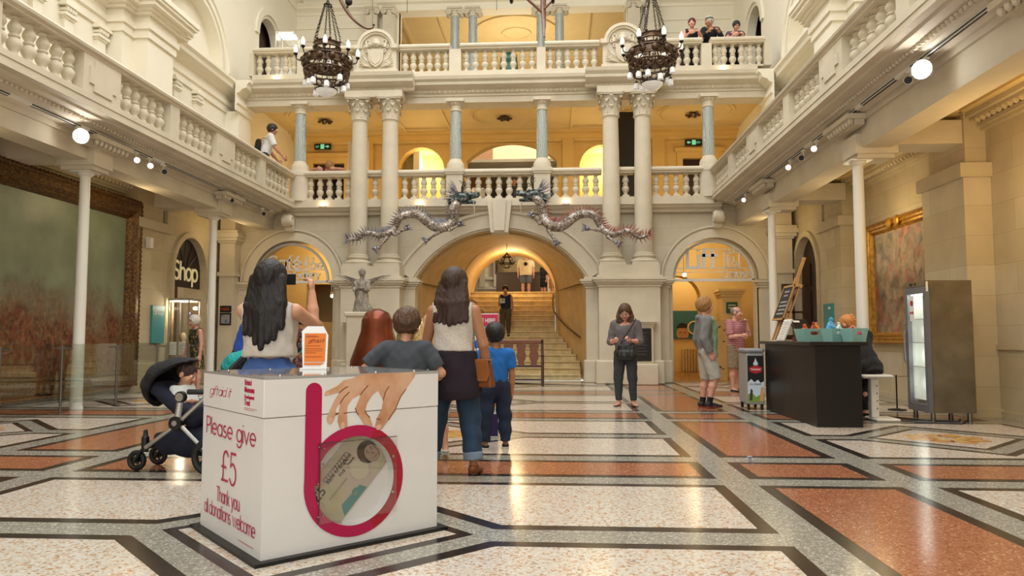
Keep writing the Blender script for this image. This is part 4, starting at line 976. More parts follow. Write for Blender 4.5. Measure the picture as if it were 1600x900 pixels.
    def build(s, name, ms, parent=None, loc=(0,0,0), rz=0., wrinkle=0., wscale=(30,30,12), classify=None, seed=0):
        V, F = s.surface()
        if len(V) == 0: return None
        if wrinkle:
            r = np.random.RandomState(seed+len(name)); d = np.zeros(len(V))
            for i in range(7):
                k = r.normal(size=3)*np.array(wscale)*(1+.5*i/3); d += np.sin(V@k+r.uniform(0, 6.28)+1.2*np.sin(V@(k[[1,2,0]]*.37)+i))/(1+.35*i)
            g = np.stack(np.gradient(s.D, s.res), -1); I = np.clip(np.round((V-s.lo)/s.res).astype(int), 0, np.array(s.D.shape)-1); N = g[I[:,0], I[:,1], I[:,2]]; N /= np.linalg.norm(N, axis=1, keepdims=True)+1e-6
            V = V+N*(d*wrinkle/2.2)[:, None]
        me = bpy.data.meshes.new(name); me.from_pydata(V.tolist(), [], F.tolist())
        for m in (ms if isinstance(ms, (list, tuple)) else [ms]): me.materials.append(m)
        if classify is not None:
            me.polygons.foreach_set('material_index', classify(V[F].mean(1)).astype(np.int32).tolist())
        me.polygons.foreach_set('use_smooth', [True]*len(me.polygons)); me.update()
        return new_obj(name, me, parent, loc, rz)
# ================================================================== donation box
BOXW = mat('white_laminate', '#eae8e5', .35, var=.04, vscale=3)
PINK = mat('magenta_print', '#b5124f', .35); REDP = mat('crimson_print', '#a8142f', .35)
t = thing('donation_box', 'big white charity donation box with a magenta letter b and banknote window, in the foreground', 'donation box', (-1.372, 4.215, 0), math.radians(43.4))
a, b, H_ = .512, .46, .905
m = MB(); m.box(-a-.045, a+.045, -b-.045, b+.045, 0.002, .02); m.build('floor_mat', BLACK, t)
RC, RZ, RO, RIN = -.505+.495, .343, .29, .232
m = MB(); N = 64
ci = [(RC+RIN*math.cos(2*PI*i/N), RZ+RIN*math.sin(2*PI*i/N)) for i in range(N)]
def to_rect(ang):
    c, s_ = math.cos(ang), math.sin(ang); k = 9
    for q_, lo, hi, o in ((c, -a, a, RC), (s_, .02, .70, RZ)):
        if q_ > 1e-6: k = min(k, (hi-o)/q_)
        if q_ < -1e-6: k = min(k, (lo-o)/q_)
    return (RC+k*c, RZ+k*s_)
angs = sorted([2*PI*i/N for i in range(N)]+[math.atan2(z-RZ, x-RC) % (2*PI) for x in (-a, a) for z in (.02, .70)])
vs = []
for g in angs: p = (RC+RIN*math.cos(g), RZ+RIN*math.sin(g)); o = to_rect(g); vs += [(p[0], -b, p[1]), (o[0], -b, o[1]), (p[0], -b+.06, p[1])]
n = len(angs); fs = []
for i in range(n): j = (i+1) % n; fs += [(i*3, i*3+1, j*3+1, j*3), (i*3, j*3, j*3+2, i*3+2)]
fs.append(tuple(i*3+2 for i in range(n))); m.add(vs, fs)
m.add([(-a,-b,.02),(a,-b,.02),(a,b,.02),(-a,b,.02),(-a,-b,.70),(a,-b,.70),(a,b,.70),(-a,b,.70)], [(0,3,2,1),(4,5,6,7),(1,2,6,5),(2,3,7,6),(3,0,4,7)])
m.build('body', BOXW, t)
m = MB(); m.bbox(-a-.003, a+.003, -b-.003, b+.003, .703, H_-.012, .004); m.build('upper_panel', BOXW, t)
m = MB(); m.box(-a-.003, a+.003, -b-.003, b+.003, H_-.012, H_); m.build('acrylic_lid', mat('grey_gloss_acrylic', '#a9a8a4', .06, coat=.5), t)
m = MB()
for x in (-.4, -.15, .15, .4):
    for y in (-.38, .38): m.lathe([(.008,0),(.008,.004),(.004,.006)], (x, y, H_), 10)
m.build('lid_screw', mat('steel_screw', '#b9b7b2', .25, metal=1.), t, True)
FY = lambda u, z, d: (-.505+u, -b-.0035-d, z)         # right-hand printed face
m = MB(); stem = [(.207,.343),(.207,.823)]+arc(.2515,.823,.0445,180,0,14)+[(.296,.343)]
P = []
m.add([FY(u, z, .0) for u, z in stem], [tuple(range(len(stem)))])
vs = []; 
for i in range(N+1):
    g = 2*PI*i/N
    for r_ in (RIN, RO): vs.append(FY(.495+r_*math.cos(g), RZ+r_*math.sin(g), .0008))
m.add(vs, [(2*i, 2*i+1, 2*i+3, 2*i+2) for i in range(N)]); m.m = [0]+[0 if math.cos(2*PI*(i+.5)/N) < .35 else 1 for i in range(N)]
m.build('letter_b', [PINK, REDP], t)
HAND = [(.866,.903),(.854,.874),(.767,.77),(.731,.698),(.689,.648),(.647,.598),(.606,.617),(.617,.658),(.646,.708),(.655,.755),(.621,.809),(.591,.79),(.557,.745),(.546,.704),(.575,.666),(.594,.623),(.541,.632),(.506,.686),(.486,.723),(.505,.763),(.516,.793),(.47,.775),(.443,.741),(.438,.701),(.442,.63),(.4,.626),(.385,.659),(.393,.729),(.398,.754),(.377,.73),(.372,.695),(.356,.656),(.329,.658),(.323,.678),(.339,.722),(.365,.771),(.392,.809),(.353,.803),(.321,.796),(.312,.818),(.337,.827),(.38,.845),(.418,.874),(.469,.882),(.514,.9),(.549,.903)]
SKINP = ramp_mat('printed_skin', [(.3,'#b9805c'),(.5,'#cf9c78'),(.7,'#deb495')], 5, .35, kind='noise', stretch=(1.4,1,1)); SKIND = mat('printed_skin_crease', '#7f4428', .35); SKINL = mat('printed_nail', '#e0b398', .35)
m = MB(); m.cur = 0; m.poly([FY(u, z, .0004) for u, z in HAND])
hf = lambda u, v, tt: FY(u, v, .0009+tt)
m.cur = 1
for pts in ([(.655,.755),(.668,.80),(.69,.83)], [(.516,.793),(.54,.82),(.56,.84)], [(.398,.754),(.42,.785),(.45,.81)], [(.392,.809),(.42,.83),(.44,.84)], [(.546,.704),(.552,.69),(.574,.667)], [(.486,.723),(.495,.70),(.506,.687)], [(.372,.695),(.385,.70)], [(.617,.658),(.64,.652)], [(.438,.701),(.42,.70)], [(.689,.648),(.731,.70),(.767,.772),(.80,.81)]):
    stroke_poly(m, pts, .005, 0, .0003, hf)
m.cur = 2
for (u, z, r1, r2, an) in ((.345,.668,.012,.018,-20), (.322,.806,.016,.009,15), (.416,.637,.013,.018,0), (.63,.612,.018,.014,30)):
    ca, sa = math.cos(math.radians(an)), math.sin(math.radians(an)); m.poly([FY(u+r1*math.cos(g)*ca-r2*math.sin(g)*sa, z+r1*math.cos(g)*sa+r2*math.sin(g)*ca, .0011) for g in [2*PI*i/14 for i in range(14)]])
m.build('printed_hand', [SKINP, SKIND, SKINL], t)
# note behind the window
NOTE = ramp_mat('note_paper', [(.25,'#9a9a80'),(.45,'#b8b08e'),(.6,'#bdae9f'),(.8,'#a89689')], 4, .6, kind='noise'); NINK = mat('note_ink', '#3a352e', .6); NTEAL = mat('note_teal', '#3f8783', .6); NPALE = mat('note_pale', '#c6bda2', .6); NFACE = mat('note_portrait', '#a08f80', .6)
an = math.radians(46); ca, sa = math.cos(an), math.sin(an)
def NF(s_, tt, d): return (RC+s_*ca-tt*sa, -b+.055-d, RZ+s_*sa+tt*ca)
T0, T1 = -.115, .165
m = MB(); pts = []
for i in range(200):
    g = 2*PI*i/200; s_, tt = .228*math.cos(g), .228*math.sin(g); pts.append((s_, min(T1, max(T0, tt))))
m.cur = 0; m.poly([NF(s_, tt, .001) for s_, tt in pts])
m.cur = 2; m.poly([NF(-.03+.024*math.cos(g), -.075+.024*math.sin(g), .002) for g in [2*PI*i/24 for i in range(24)]])
m.cur = 3; m.poly([NF(.07+.052*math.cos(g), -.005+.06*math.sin(g), .002) for g in [2*PI*i/30 for i in range(30)]])
m.cur = 2; m.poly([NF(-.16, -.11, .0015), NF(.03, -.11, .0015), NF(.01, -.065, .0015), NF(-.13, -.055, .0015)])
m.cur = 1; m.poly([NF(.165+.06*math.cos(g), .022+.066*math.sin(g), .002) for g in [2*PI*i/24 for i in range(24)]])
m.cur = 4; m.poly([NF(.178+.042*math.cos(g), -.006+.054*math.sin(g), .003) for g in [2*PI*i/24 for i in range(24)]])
m.cur = 1
nf = lambda u, v, tt: NF(u, v, .0045+tt)
for pts_ in ([(.160,.014),(.17,.018)], [(.186,.014),(.198,.014)], [(.178,.006),(.182,-.014)], [(.168,-.03),(.19,-.032)], [(.156,.024),(.17,.03)], [(.186,.026),(.20,.024)], [(.21,.02),(.214,-.02),(.2,-.048)]): stroke_poly(m, pts_, .0035, 0, .0003, nf)
for k in range(10): stroke_poly(m, arc(-.09+.018*k, .112, .013, 0, 330, 12), .0022, 0, .0003, nf)
for k in range(12): stroke_poly(m, [(-.15+.012*k, .016), (-.146+.012*k, .026)], .003, 0, .0003, nf)
m.build('banknote', [NOTE, NINK, NTEAL, NPALE, NFACE], t)
for body, sz, s_, tt in (('Bank of England', .030, -.10, .085), ('FIVE', .024, -.03, .055), ('\u00a35', .075, -.205, .065), ('E\u2022R', .016, -.048, -.081), ('Pounds', .018, .04, .062)):
    o = font_text('note_lettering', body, sz, NPALE if 'R' in body else NINK, t, NF(s_, tt, .004), (PI/2, -an, 0))
m = MB(); m.box(-.505+.285, -.505+.741, -b-.013, -b-.008, .147, .556); m.build('window_pane', glass('clear_acrylic', alpha=.10), t)
m = MB()
for u0, z0, u1, z1 in ((.285,.147,.288,.556), (.285,.553,.741,.556)): m.box(-.505+u0, -.505+u1, -b-.0135, -b-.0075, z0, z1)
m.build('pane_edge', mat('pane_edge_grey', '#4b4642', .3), t)
for u, z in ((.715,.449),(.715,.257),(.278,.539),(.306,.448),(.276,.354),(.279,.188),(.306,.19),(.306,.53)):
    m = MB(); m.tube([(-.505+u, -b-.005, z), (-.505+u, -b-.019, z)], .0075 if u > .5 else .004, 12); m.build('pane_screw', MATS['steel_screw'], t, True)
LF = lambda v, z, d: (-a-.0035-d, b-v, z)            # left-hand printed face
lf = lambda u, v, tt: LF(u, v, tt)
m = MB()
for a_ in (('Please give', .077, .556, .061, .0085, .24, .75, 0), ('\u00a35', .345, .32, .109, .013, .24, .22, 0), ('Thank you', .276, .204, .050, .0068, .2, .35, 0), ('all donations welcome', .073, .112, .050, .0062, .17, .775, 0), ('giftaid it', .115, .775, .034, .004, .12, .34, .28)):
    m = MB(); letters(m, *a_[:5], lf, 0, .0008, gap=a_[5], width=a_[6], slant=a_[7]); m.build('printed_line', PINK, t)
R_L = (PI/2, 0, -PI/2)
for i, (w_, sz, off) in enumerate((('Bristol', .042, .0006), ('Museums', .042, .0006), ('Development', .031, 0), ('Trust', .042, .0006))):
    font_text('printed_trust_name', w_, sz, PINK, t, LF(.664, (.855, .818, .785, .752)[i], .0006), R_L, off=off, sx=.86 if i != 2 else .8)
m = MB(); 
for z, v0, v1 in ((.738,.664,.84), (.73,.664,.80), (.06,.62,.83)): stroke_poly(m, [(v0, z), (v1, z)], .0022 if z != .06 else .003, 0, .0006, lf)
m.build('small_print', PINK, t)
# leaflet stand on the lid
ORANGE = mat('orange_paper', '#e2761c', .6)
t = thing('leaflet_stand', 'white leaflet stand with an orange gift aid form on the donation box', 'leaflet stand', (-1.45, 4.33, .9105), math.radians(8)); t.scale = (1.22, 1.22, 1.22)
m = MB(); m.prism([(-.055,0),(.06,0),(.06,.17),(.035,.215),(-.045,.215),(-.07,.19)], 'y', 0, .012); m.build('holder', mat('white_plastic', '#e9e9e6', .3), t, rot=(math.radians(-12), 0, 0))
m = MB(); m.box(-.07, .06, .0, .09, -.004, .004); m.build('foot', MATS['white_plastic'], t)
m = MB(); m.poly([(-.05,-.003,.035),(.05,-.003,.035),(.05,-.003,.178),(-.055,-.003,.178)]); m.poly([(-.05,-.004,.018),(.03,-.004,.018),(.05,-.004,.03),(-.05,-.004,.03)]); m.build('form', ORANGE, t, rot=(math.radians(-12), 0, 0))
m = MB(); ff = lambda u, v, tt: (u, -.004-tt, v)
for z, w_ in ((.165,.05), (.16,.06), (.115,.07), (.10,.08), (.09,.08), (.08,.05), (.06,.08)): stroke_poly(m, [(-.045, z), (-.045+w_, z)], .002, 0, .0004, ff)
letters(m, 'giftaid it', -.035, .132, .012, .002, ff, 0, .0004, gap=.15, slant=.3)
m.build('form_print', mat('brown_ink', '#7d3a10', .6), t, rot=(math.radians(-12), 0, 0))

# ================================================================== kiosk counter on the right
t = thing('kiosk_counter', 'black kiosk counter with a flat overhanging top, right of the hall', 'counter', (3.48, 10.3, 0))
CB = mat('black_laminate', '#0b0a0a', .42)
m = MB(); m.bbox(-.29, .26, -1.08, 1.08, .0, 1.0, .004); m.build('body', CB, t)
m = MB(); m.bbox(-.37, .33, -1.14, 1.14, 1.0, 1.045, .006); m.build('top', mat('black_top', '#191616', .3), t)
TEAL = mat('teal_basket', '#86b5b0', .6)
for bx, by, rz, lb, sc in ((3.36, 9.88, .25, 'teal gift basket furthest from the camera on the black counter', 1.1), (3.55, 9.56, .3, 'teal basket with blue sweet bag in the middle on the counter', .74), (3.72, 9.36, .3, 'teal basket of red sweets at the near end of the counter', .74)):
    t = thing('gift_basket', lb, 'basket', (bx, by, 1.046), rz, group='teal baskets on the counter')
    w0, w1, d0, d1, h = .118*sc, .148*sc, .09, .115, .165
    m = MB()
    def wallq(p0, p1, q0, q1, hole):
        pass
    for sy in (-1, 1):
        vs = []; xs = [-1, -.4, .4, 1]
        for zz, w_, d_ in ((0, w0, d0), (.5, (w0+w1)/2, (d0+d1)/2), (.78, w0+(w1-w0)*.78, d0+(d1-d0)*.78), (1, w1, d1)):
            for q_ in xs: vs.append((q_*w_, sy*d_, zz*h))
        m.add(vs, [(r*4+c, r*4+c+1, r*4+5+c, r*4+4+c) for r in range(3) for c in range(3) if not (r == 1 and c == 1)])
    for sx in (-1, 1): m.add([(sx*w0, -d0, 0), (sx*w0, d0, 0), (sx*w1, d1, h), (sx*w1, -d1, h)], [(0,1,2,3)])
    m.add([(-w0,-d0,.002),(w0,-d0,.002),(w0,d0,.002),(-w0,d0,.002)], [(0,1,2,3)]); o = m.build('body', TEAL, t); sm = o.modifiers.new('thickness', 'SOLIDIFY'); sm.thickness = .006
def packet(x, y, z, col, label, r=.055, rz=0, h=1.4):
    mm = mat('packet_'+col[1:], col, .3, var=.25, vscale=25)
    f = Field((-r*1.3,-r,-r*.2), (r*1.3, r, r*2*h), .007); f.ell((0,0,r*.8*h), (r, r*.6, r*.8*h), .01).cap((0,0,r*1.4*h), (.0,0,r*1.9*h), r*.3, r*.45, .02, flat=((0,1,0), .4))
    o = f.build('sweet_packet', mm, None, (x, y, z+.05), rz, wrinkle=.006, wscale=(70,70,70), seed=int(x*977+y*131)); tag(o, label, 'sweets', 'sweet packets in the teal baskets'); return o
packet(3.30, 9.90, 1.06, '#c8502a', 'orange sweet packet at the left of the far teal basket'); packet(3.40, 9.86, 1.07, '#a33a20', 'rust red packet in the far teal basket', .06, .4); packet(3.46, 9.93, 1.08, '#e08a4a', 'pale orange packet sticking out of the far teal basket')
packet(3.52, 9.57, 1.06, '#4fa6d8', 'big light blue sweet bag standing tall in the middle basket', .075, .3, 1.5); packet(3.61, 9.56, 1.06, '#dfe9ee', 'white and blue packet in the middle basket', .06, .5); packet(3.66, 9.62, 1.07, '#57b06a', 'green packet behind the middle basket', .045, .1)
packet(3.70, 9.36, 1.05, '#c4304c', 'red sweet packet in the near basket', .05, .2, 1.2); packet(3.78, 9.38, 1.05, '#d45a6c', 'pinkish red packet beside it in the near basket', .045, .6, 1.2)
OAK = mat('pale_oak', '#b98a52', .5, var=.25, vscale=8, stretch=(6,6,1)); SLATE = mat('chalkboard', '#23211f', .7); CHALK = mat('chalk', '#d9d6cf', .9)
t = thing('table_easel', 'wooden table easel carrying a menu chalkboard at the far end of the counter', 'easel', (3.2, 10.85, 1.06), rot=(0, math.radians(20), 0))
m = MB(); m.box(-.02, .02, -.02, .02, 0, 1.28); m.box(-.03, .03, -.03, .03, .86, .96); m.box(-.03, .04, -.24, .24, .80, .85); m.box(-.05, .05, -.28, .28, .30, .33); m.build('mast', OAK, t)
m = MB(); m.box(.0, .02, -.22, -.18, 0, .8); m.box(.0, .02, .18, .22, 0, .8); m.build('legs', OAK, t)
t2 = thing('chalkboard', 'chalked menu board leaning on the wooden easel at the counter', 'chalkboard', (3.18-.03, 10.85, 1.046), rot=(0, math.radians(20), 0))
m = MB(); m.box(-.03, -.022, -.22, .22, .34, .82); m.build('slate', SLATE, t2)
m = MB()
for y0, y1, z0, z1 in ((-.25,-.22,.31,.85), (.22,.25,.31,.85), (-.25,.25,.82,.85), (-.25,.25,.31,.34)): m.box(-.035, -.02, y0, y1, z0, z1)
m.build('frame', OAK, t2)
m = MB(); cf = lambda u, v, tt: (-.031-tt, -u, v)
letters(m, 'Ices', -.1, .72, .06, .008, cf, 0, .001) if False else None
for k, (z, w_) in enumerate(((.74,.2), (.68,.16), (.58,.3), (.52,.32), (.46,.28), (.40,.3))):
    x = -w_/2; random.seed(k)
    while x < w_/2: stroke_poly(m, [(x, z), (x+.012, z+.025), (x+.02, z), (x+.03, z+.018)], .006, 0, .001, cf); x += .045
m.build('chalk_writing', CHALK, t2)
t = thing('price_list', 'white framed price list propped on the counter below the chalkboard', 'price list', (3.13, 10.40, 1.05), rot=(0, math.radians(22), 0))
m = MB(); m.box(-.01, .01, -.15, .15, 0, .32)
for k in range(9): m.box(-.016, .0, -.16, .155, .01+.035*k, .035+.035*k)
m.build('card', mat('white_card', '#e6e4de', .6), t)
m = MB()
for k in range(8): m.box(-.018, -.0165, -.12, .08, .02+.035*k, .026+.035*k)
m.build('print', mat('grey_print', '#7f7d78', .7), t)
t = thing('till_screen', 'black touch screen till tilted on a stand behind the sweets', 'till', (3.48, 10.42, 1.046), .5)
m = MB(); m.prism([(-.11,-.02),(.11,-.02),(.09,.1),(-.09,.1)], 'z', 0, .02); m.prism([(-.02,.02),(.03,.02),(.05,.12),(.02,.12)], 'x', -.03, .03); m.build('stand', CB, t)
m = MB(); m.bbox(-.16, .16, -.015, .015, 0, .23, .008); m.build('screen', CB, t, loc=(0, .02, .11), rot=(math.radians(-32), 0, 0))
m = MB(); m.box(-.12, .0, -.018, -.0155, .17, .2); m.build('receipt', mat('white_card', '#e6e4de', .6), t, loc=(0, .02, .11), rot=(math.radians(-32), 0, 0))
t = thing('card_reader', 'small black card reader box beside the till', 'card reader', (3.50, 10.12, 1.046), .3)
m = MB(); m.bbox(-.09, .09, -.07, .07, 0, .10, .01); m.build('case', CB, t); m = MB()
for k in range(3): m.box(-.06+.04*k, -.04+.04*k, -.072, -.0705, .06, .07)
m.build('buttons', mat('white_card', '#e6e4de', .6), t)
m = MB(); m.tube([(0,0,0),(.02,.01,.17)], .004, 6); m.tube([(.03,0,0),(-.02,.0,.15)], .004, 6); m.tube([(.01,.03,0),(.05,.02,.16)], .004, 6); m.lathe([(.035,0),(.04,.06)], (.015,.01,0), 12, caps=False)
tag(m.build('pen_pot', mat('brown_pens', '#6b3a28', .5), None, loc=(3.23, 10.12, 1.046)), 'little pot of pens on the counter between the price list and the baskets', 'pen pot')

# ================================================================== ice cream freezer beside the counter
t = thing('ice_cream_freezer', 'slim silver ice cream freezer on castors with a picture panel, against the counter', 'freezer', (3.02, 11.5, 0))
SIL = mat('silver_plastic', '#a9aaab', .35, metal=.3)
m = MB(); m.bbox(-.13, .13, -.2, .3, .09, .86, .02); m.build('cabinet', SIL, t)
m = MB(); m.bbox(-.14, .14, -.21, .31, .86, .93, .025); m.build('lid', mat('grey_lid', '#8d9092', .35), t)
m = MB(); m.cur = 0; m.box(-.12, .12, -.206, -.2, .13, .82); m.cur = 1; m.prism([(-.12,.13),(.12,.13),(.12,.26),(.06,.24),(.0,.20),(-.07,.27),(-.12,.24)], 'y', -.2075, -.2065)
m.cur = 2; m.prism([(-.12,.24),(-.07,.27),(.0,.2),(.06,.24),(.12,.26),(.12,.44),(.07,.41),(.03,.46),(-.02,.42),(-.07,.47),(-.12,.42)], 'y', -.2072, -.2062)
m.cur = 3; m.prism([(-.09+.0,.58),(.0,.55),(.09,.58),(.10,.64),(.0,.68),(-.10,.64)], 'y', -.208, -.206); m.cur = 2; m.prism(arc(0,.70,.035,0,360,16)[:-1], 'y', -.208, -.206); m.prism([(-.03,.70),(.03,.70),(.0,.79)], 'y', -.2075, -.206)
m.cur = 4; m.prism([(-.10,.15),(-.06,.15),(-.05,.3),(-.08,.33)], 'y', -.2085, -.207)
m.cur = 5; m.prism([(.05,.14),(.11,.14),(.11,.36),(.07,.34)], 'y', -.2085, -.207)
m.build('picture_panel', [mat('panel_black', '#15130f', .4), mat('panel_green', '#7f9a3c', .5), mat('panel_sky', '#cfdde6', .5), mat('panel_red', '#b3202a', .5), mat('panel_cow', '#3a3634', .5), mat('panel_peach', '#d99a6c', .5)], t)
font_text('panel_lettering', 'ICE CREAM', .04, mat('panel_black', '#15130f', .4), t, (-.1, -.209, .38), (PI/2, 0, 0), sx=.9)
m = MB(); stroke_poly(m, [(-.07+.01*k, .615+.012*math.sin(k*1.9)) for k in range(15)], .008, 0, .001, lambda u, v, tt: (u, -.2085-tt, v)); m.build('panel_script', mat('white_card', '#e6e4de', .6), t)
for x in (-.10, .10):
    for y in (-.14, .24): m = MB(); m.tube([(x-.015, y, .04), (x+.015, y, .04)], .038, 14); m.box(x-.02, x+.02, y-.01, y+.01, .06, .1); m.build('castor', BLACK, t, True)

# ================================================================== drinks fridge
STEEL = ramp_mat('worn_steel', [(.2,'#6f6656'),(.5,'#857b68'),(.8,'#978d78')], 3.5, .32, kind='noise', metal=.75, detail=6)
GREYF = mat('grey_door_frame', '#74757a', .4, metal=.3)
t = thing('drinks_fridge', 'tall stainless drinks fridge with a glass door standing by the right wall', 'fridge', (5.14, 10.12, 0))
m = MB()
m.box(-.25, .28, -.285, -.25, .12, 1.845); m.box(-.25, .28, .25, .285, .12, 1.845); m.box(.25, .278, -.25, .25, .14, 1.84); m.box(-.25, .25, -.25, .25, 1.70, 1.84); m.box(-.25, .25, -.25, .25, .14, .24); m.build('cabinet', STEEL, t)
m = MB(); 
for y0, y1, z0, z1 in ((-.285,-.215,.12,1.77), (.215,.285,.12,1.77), (-.215,.215,.12,.22), (-.215,.215,1.68,1.77)): m.box(-.31, -.255, y0, y1, z0, z1)
d = m.build('door', GREYF, t)
m = MB(); m.box(-.29, -.28, -.215, .215, .22, 1.68); m.build('glass', glass('fridge_glass', alpha=.12), d)
m = MB(); m.tube([(-.33, .25, .75), (-.35, .25, .80), (-.35, .25, 1.15), (-.33, .25, 1.2)], .014, 8); m.build('handle', GREYF, d, True)
m = MB(); m.box(-.2945, -.292, .06, .18, 1.32, 1.66); m.build('sticker', mat('white_card', '#e6e4de', .6), d)
m = MB()
m.prism([(y, z) for y, z in arc(.12, 1.56, .04, 0, 360, 14)[:-1]], 'x', -.2965, -.2945); m.prism([(y, z) for y, z in arc(.15, 1.43, .02, 0, 360, 10)[:-1]], 'x', -.2965, -.2945); m.prism([(y, z) for y, z in arc(.10, 1.43, .02, 0, 360, 10)[:-1]], 'x', -.2965, -.2945)
m.build('sticker_logo', mat('panel_red', '#b3202a', .5), d)
m = MB(); m.box(-.31, -.25, -.285, .285, 1.775, 1.845); m.build('control_panel', STEEL, t); m = MB(); m.box(-.3125, -.31, .05, .13, 1.79, 1.83); m.box(-.3125, -.31, -.05, -.0, 1.795, 1.825); m.build('dial', BLACK, t)
m = MB(); m.box(-.3, -.28, -.30, -.284, 1.70, 1.83); m.build('lock', mat('white_card', '#e6e4de', .6), t)
m = MB()
m.box(.235, .25, -.25, .25, .24, 1.7); m.box(-.25, .25, -.25, -.245, .24, 1.7); m.box(-.25, .25, .245, .25, .24, 1.7)
for k in range(22): m.box(.225, .236, -.24, .24, .3+.06*k, .325+.06*k)
m.build('liner', mat('white_liner', '#e8ebe4', .4), t)
for z in (.26, .70, 1.02, 1.34): m = MB(); m.box(-.24, .22, -.24, .24, z, z+.012); m.build('shelf', mat('white_wire', '#e3e5e0', .3), t)
m = MB(); m.box(-.24, -.21, -.22, .22, 1.66, 1.69); m.build('strip_lamp', mat('fridge_lamp', (1,1,1), .3, emit=(.95,1,.92), estr=9.), t)
point('fridge_light', (4.98, 10.12, 1.55), 2.2, (.95, 1, .9), .15); point('fridge_light', (4.98, 10.12, .86), 1.8, (.95, 1, .9), .14); point('fridge_light', (4.98, 10.12, .48), 1.5, (.95, 1, .9), .14); point('fridge_light', (4.98, 10.12, 1.18), 1.5, (.95, 1, .9), .12)
for x in (-.24, .22):
    for y in (-.23, .23): m = MB(); m.lathe([(.03,0),(.032,.02),(.028,.14)], (x, y, 0), 12); m.build('foot', mat('steel_foot', '#8a867e', .3, metal=.9), t, True)
for y, z, c, lb, s_ in ((-.02, 1.035, '#3a1418', 'dark cola bottle on the lower fridge shelf', 1.), (-.12, 1.035, '#41302a', 'brown bottle beside the cola in the fridge', .85), (.02, 1.355, '#c9a24a', 'small amber drink carton on the top fridge shelf', .55)):
    t2 = thing('drink_bottle', lb, 'bottle', (4.98, 10.12+y, z), group='bottles in the fridge')
    m = MB(); m.lathe([(.03*s_**.3,0),(.034*s_**.3,.01),(.034*s_**.3,.13*s_),(.028*s_**.3,.17*s_),(.013,.2*s_),(.013,.225*s_)], n=14); m.build('glass', mat('bottle'+c[1:], c, .15), t2, True)
    m = MB(); m.lathe([(.0345*s_**.3,.05*s_),(.0345*s_**.3,.11*s_)], n=14, caps=False); m.build('wrapper', mat('bottle_label', '#b8443c', .5), t2, True); m = MB(); m.lathe([(.015,.22*s_),(.015,.24*s_)], n=10); m.build('cap', BLACK, t2)
# cables, stanchion, stool
m = MB(); m.tube([(5.4,10.2,.012),(5.2,9.85,.012),(4.9,9.95,.012),(4.55,10.4,.012),(4.2,10.9,.012),(3.9,11.2,.012)], .011, 6); m.tube([(5.35,9.95,.012),(5.1,9.6,.012),(4.7,9.72,.012),(4.2,10.2,.012),(3.8,9.6,.012)], .009, 6)
tag(m.build('power_cable', BLACK, None, True), 'black power cables trailing over the floor from the fridge', 'cable')
t = thing('barrier_stand', 'low black barrier post on a round base in front of the right painting', 'barrier post', (5.15, 11.45, 0))
m = MB(); m.lathe([(.13,0),(.13,.015),(.02,.03)], n=20); m.build('base', BLACK, t, True); m = MB(); m.lathe([(.011,.02),(.011,.52),(.016,.53)], n=10); m.build('post', BLACK, t, True); m = MB(); m.tube([(-.0,0,.5),(.45,.4,.5)], .003, 5); m.tube([(0,0,.5),(-1.0,.6,.5)], .003, 5); m.build('cord', BLACK, t)
t = thing('bar_stool', 'white pedestal stool under the seated cashier behind the counter', 'stool', (4.22, 10.05, 0))
m = MB(); m.bbox(-.05, .05, -.05, .05, .04, .56, .01); m.build('pedestal', WHITEP, t); m = MB(); m.bbox(-.2, .2, -.17, .17, .56, .61, .02); m.build('seat', mat('pale_seat', '#c9c6bf', .4), t); m = MB(); m.bbox(-.05, .26, -.2, .2, .0, .04, .015); m.build('foot_plate', WHITEP, t)
m = MB()
for k in range(4): m.box(.02, .03, -.056, -.05, .15+.1*k, .17+.1*k)
m.build('slots', BLACK, t)

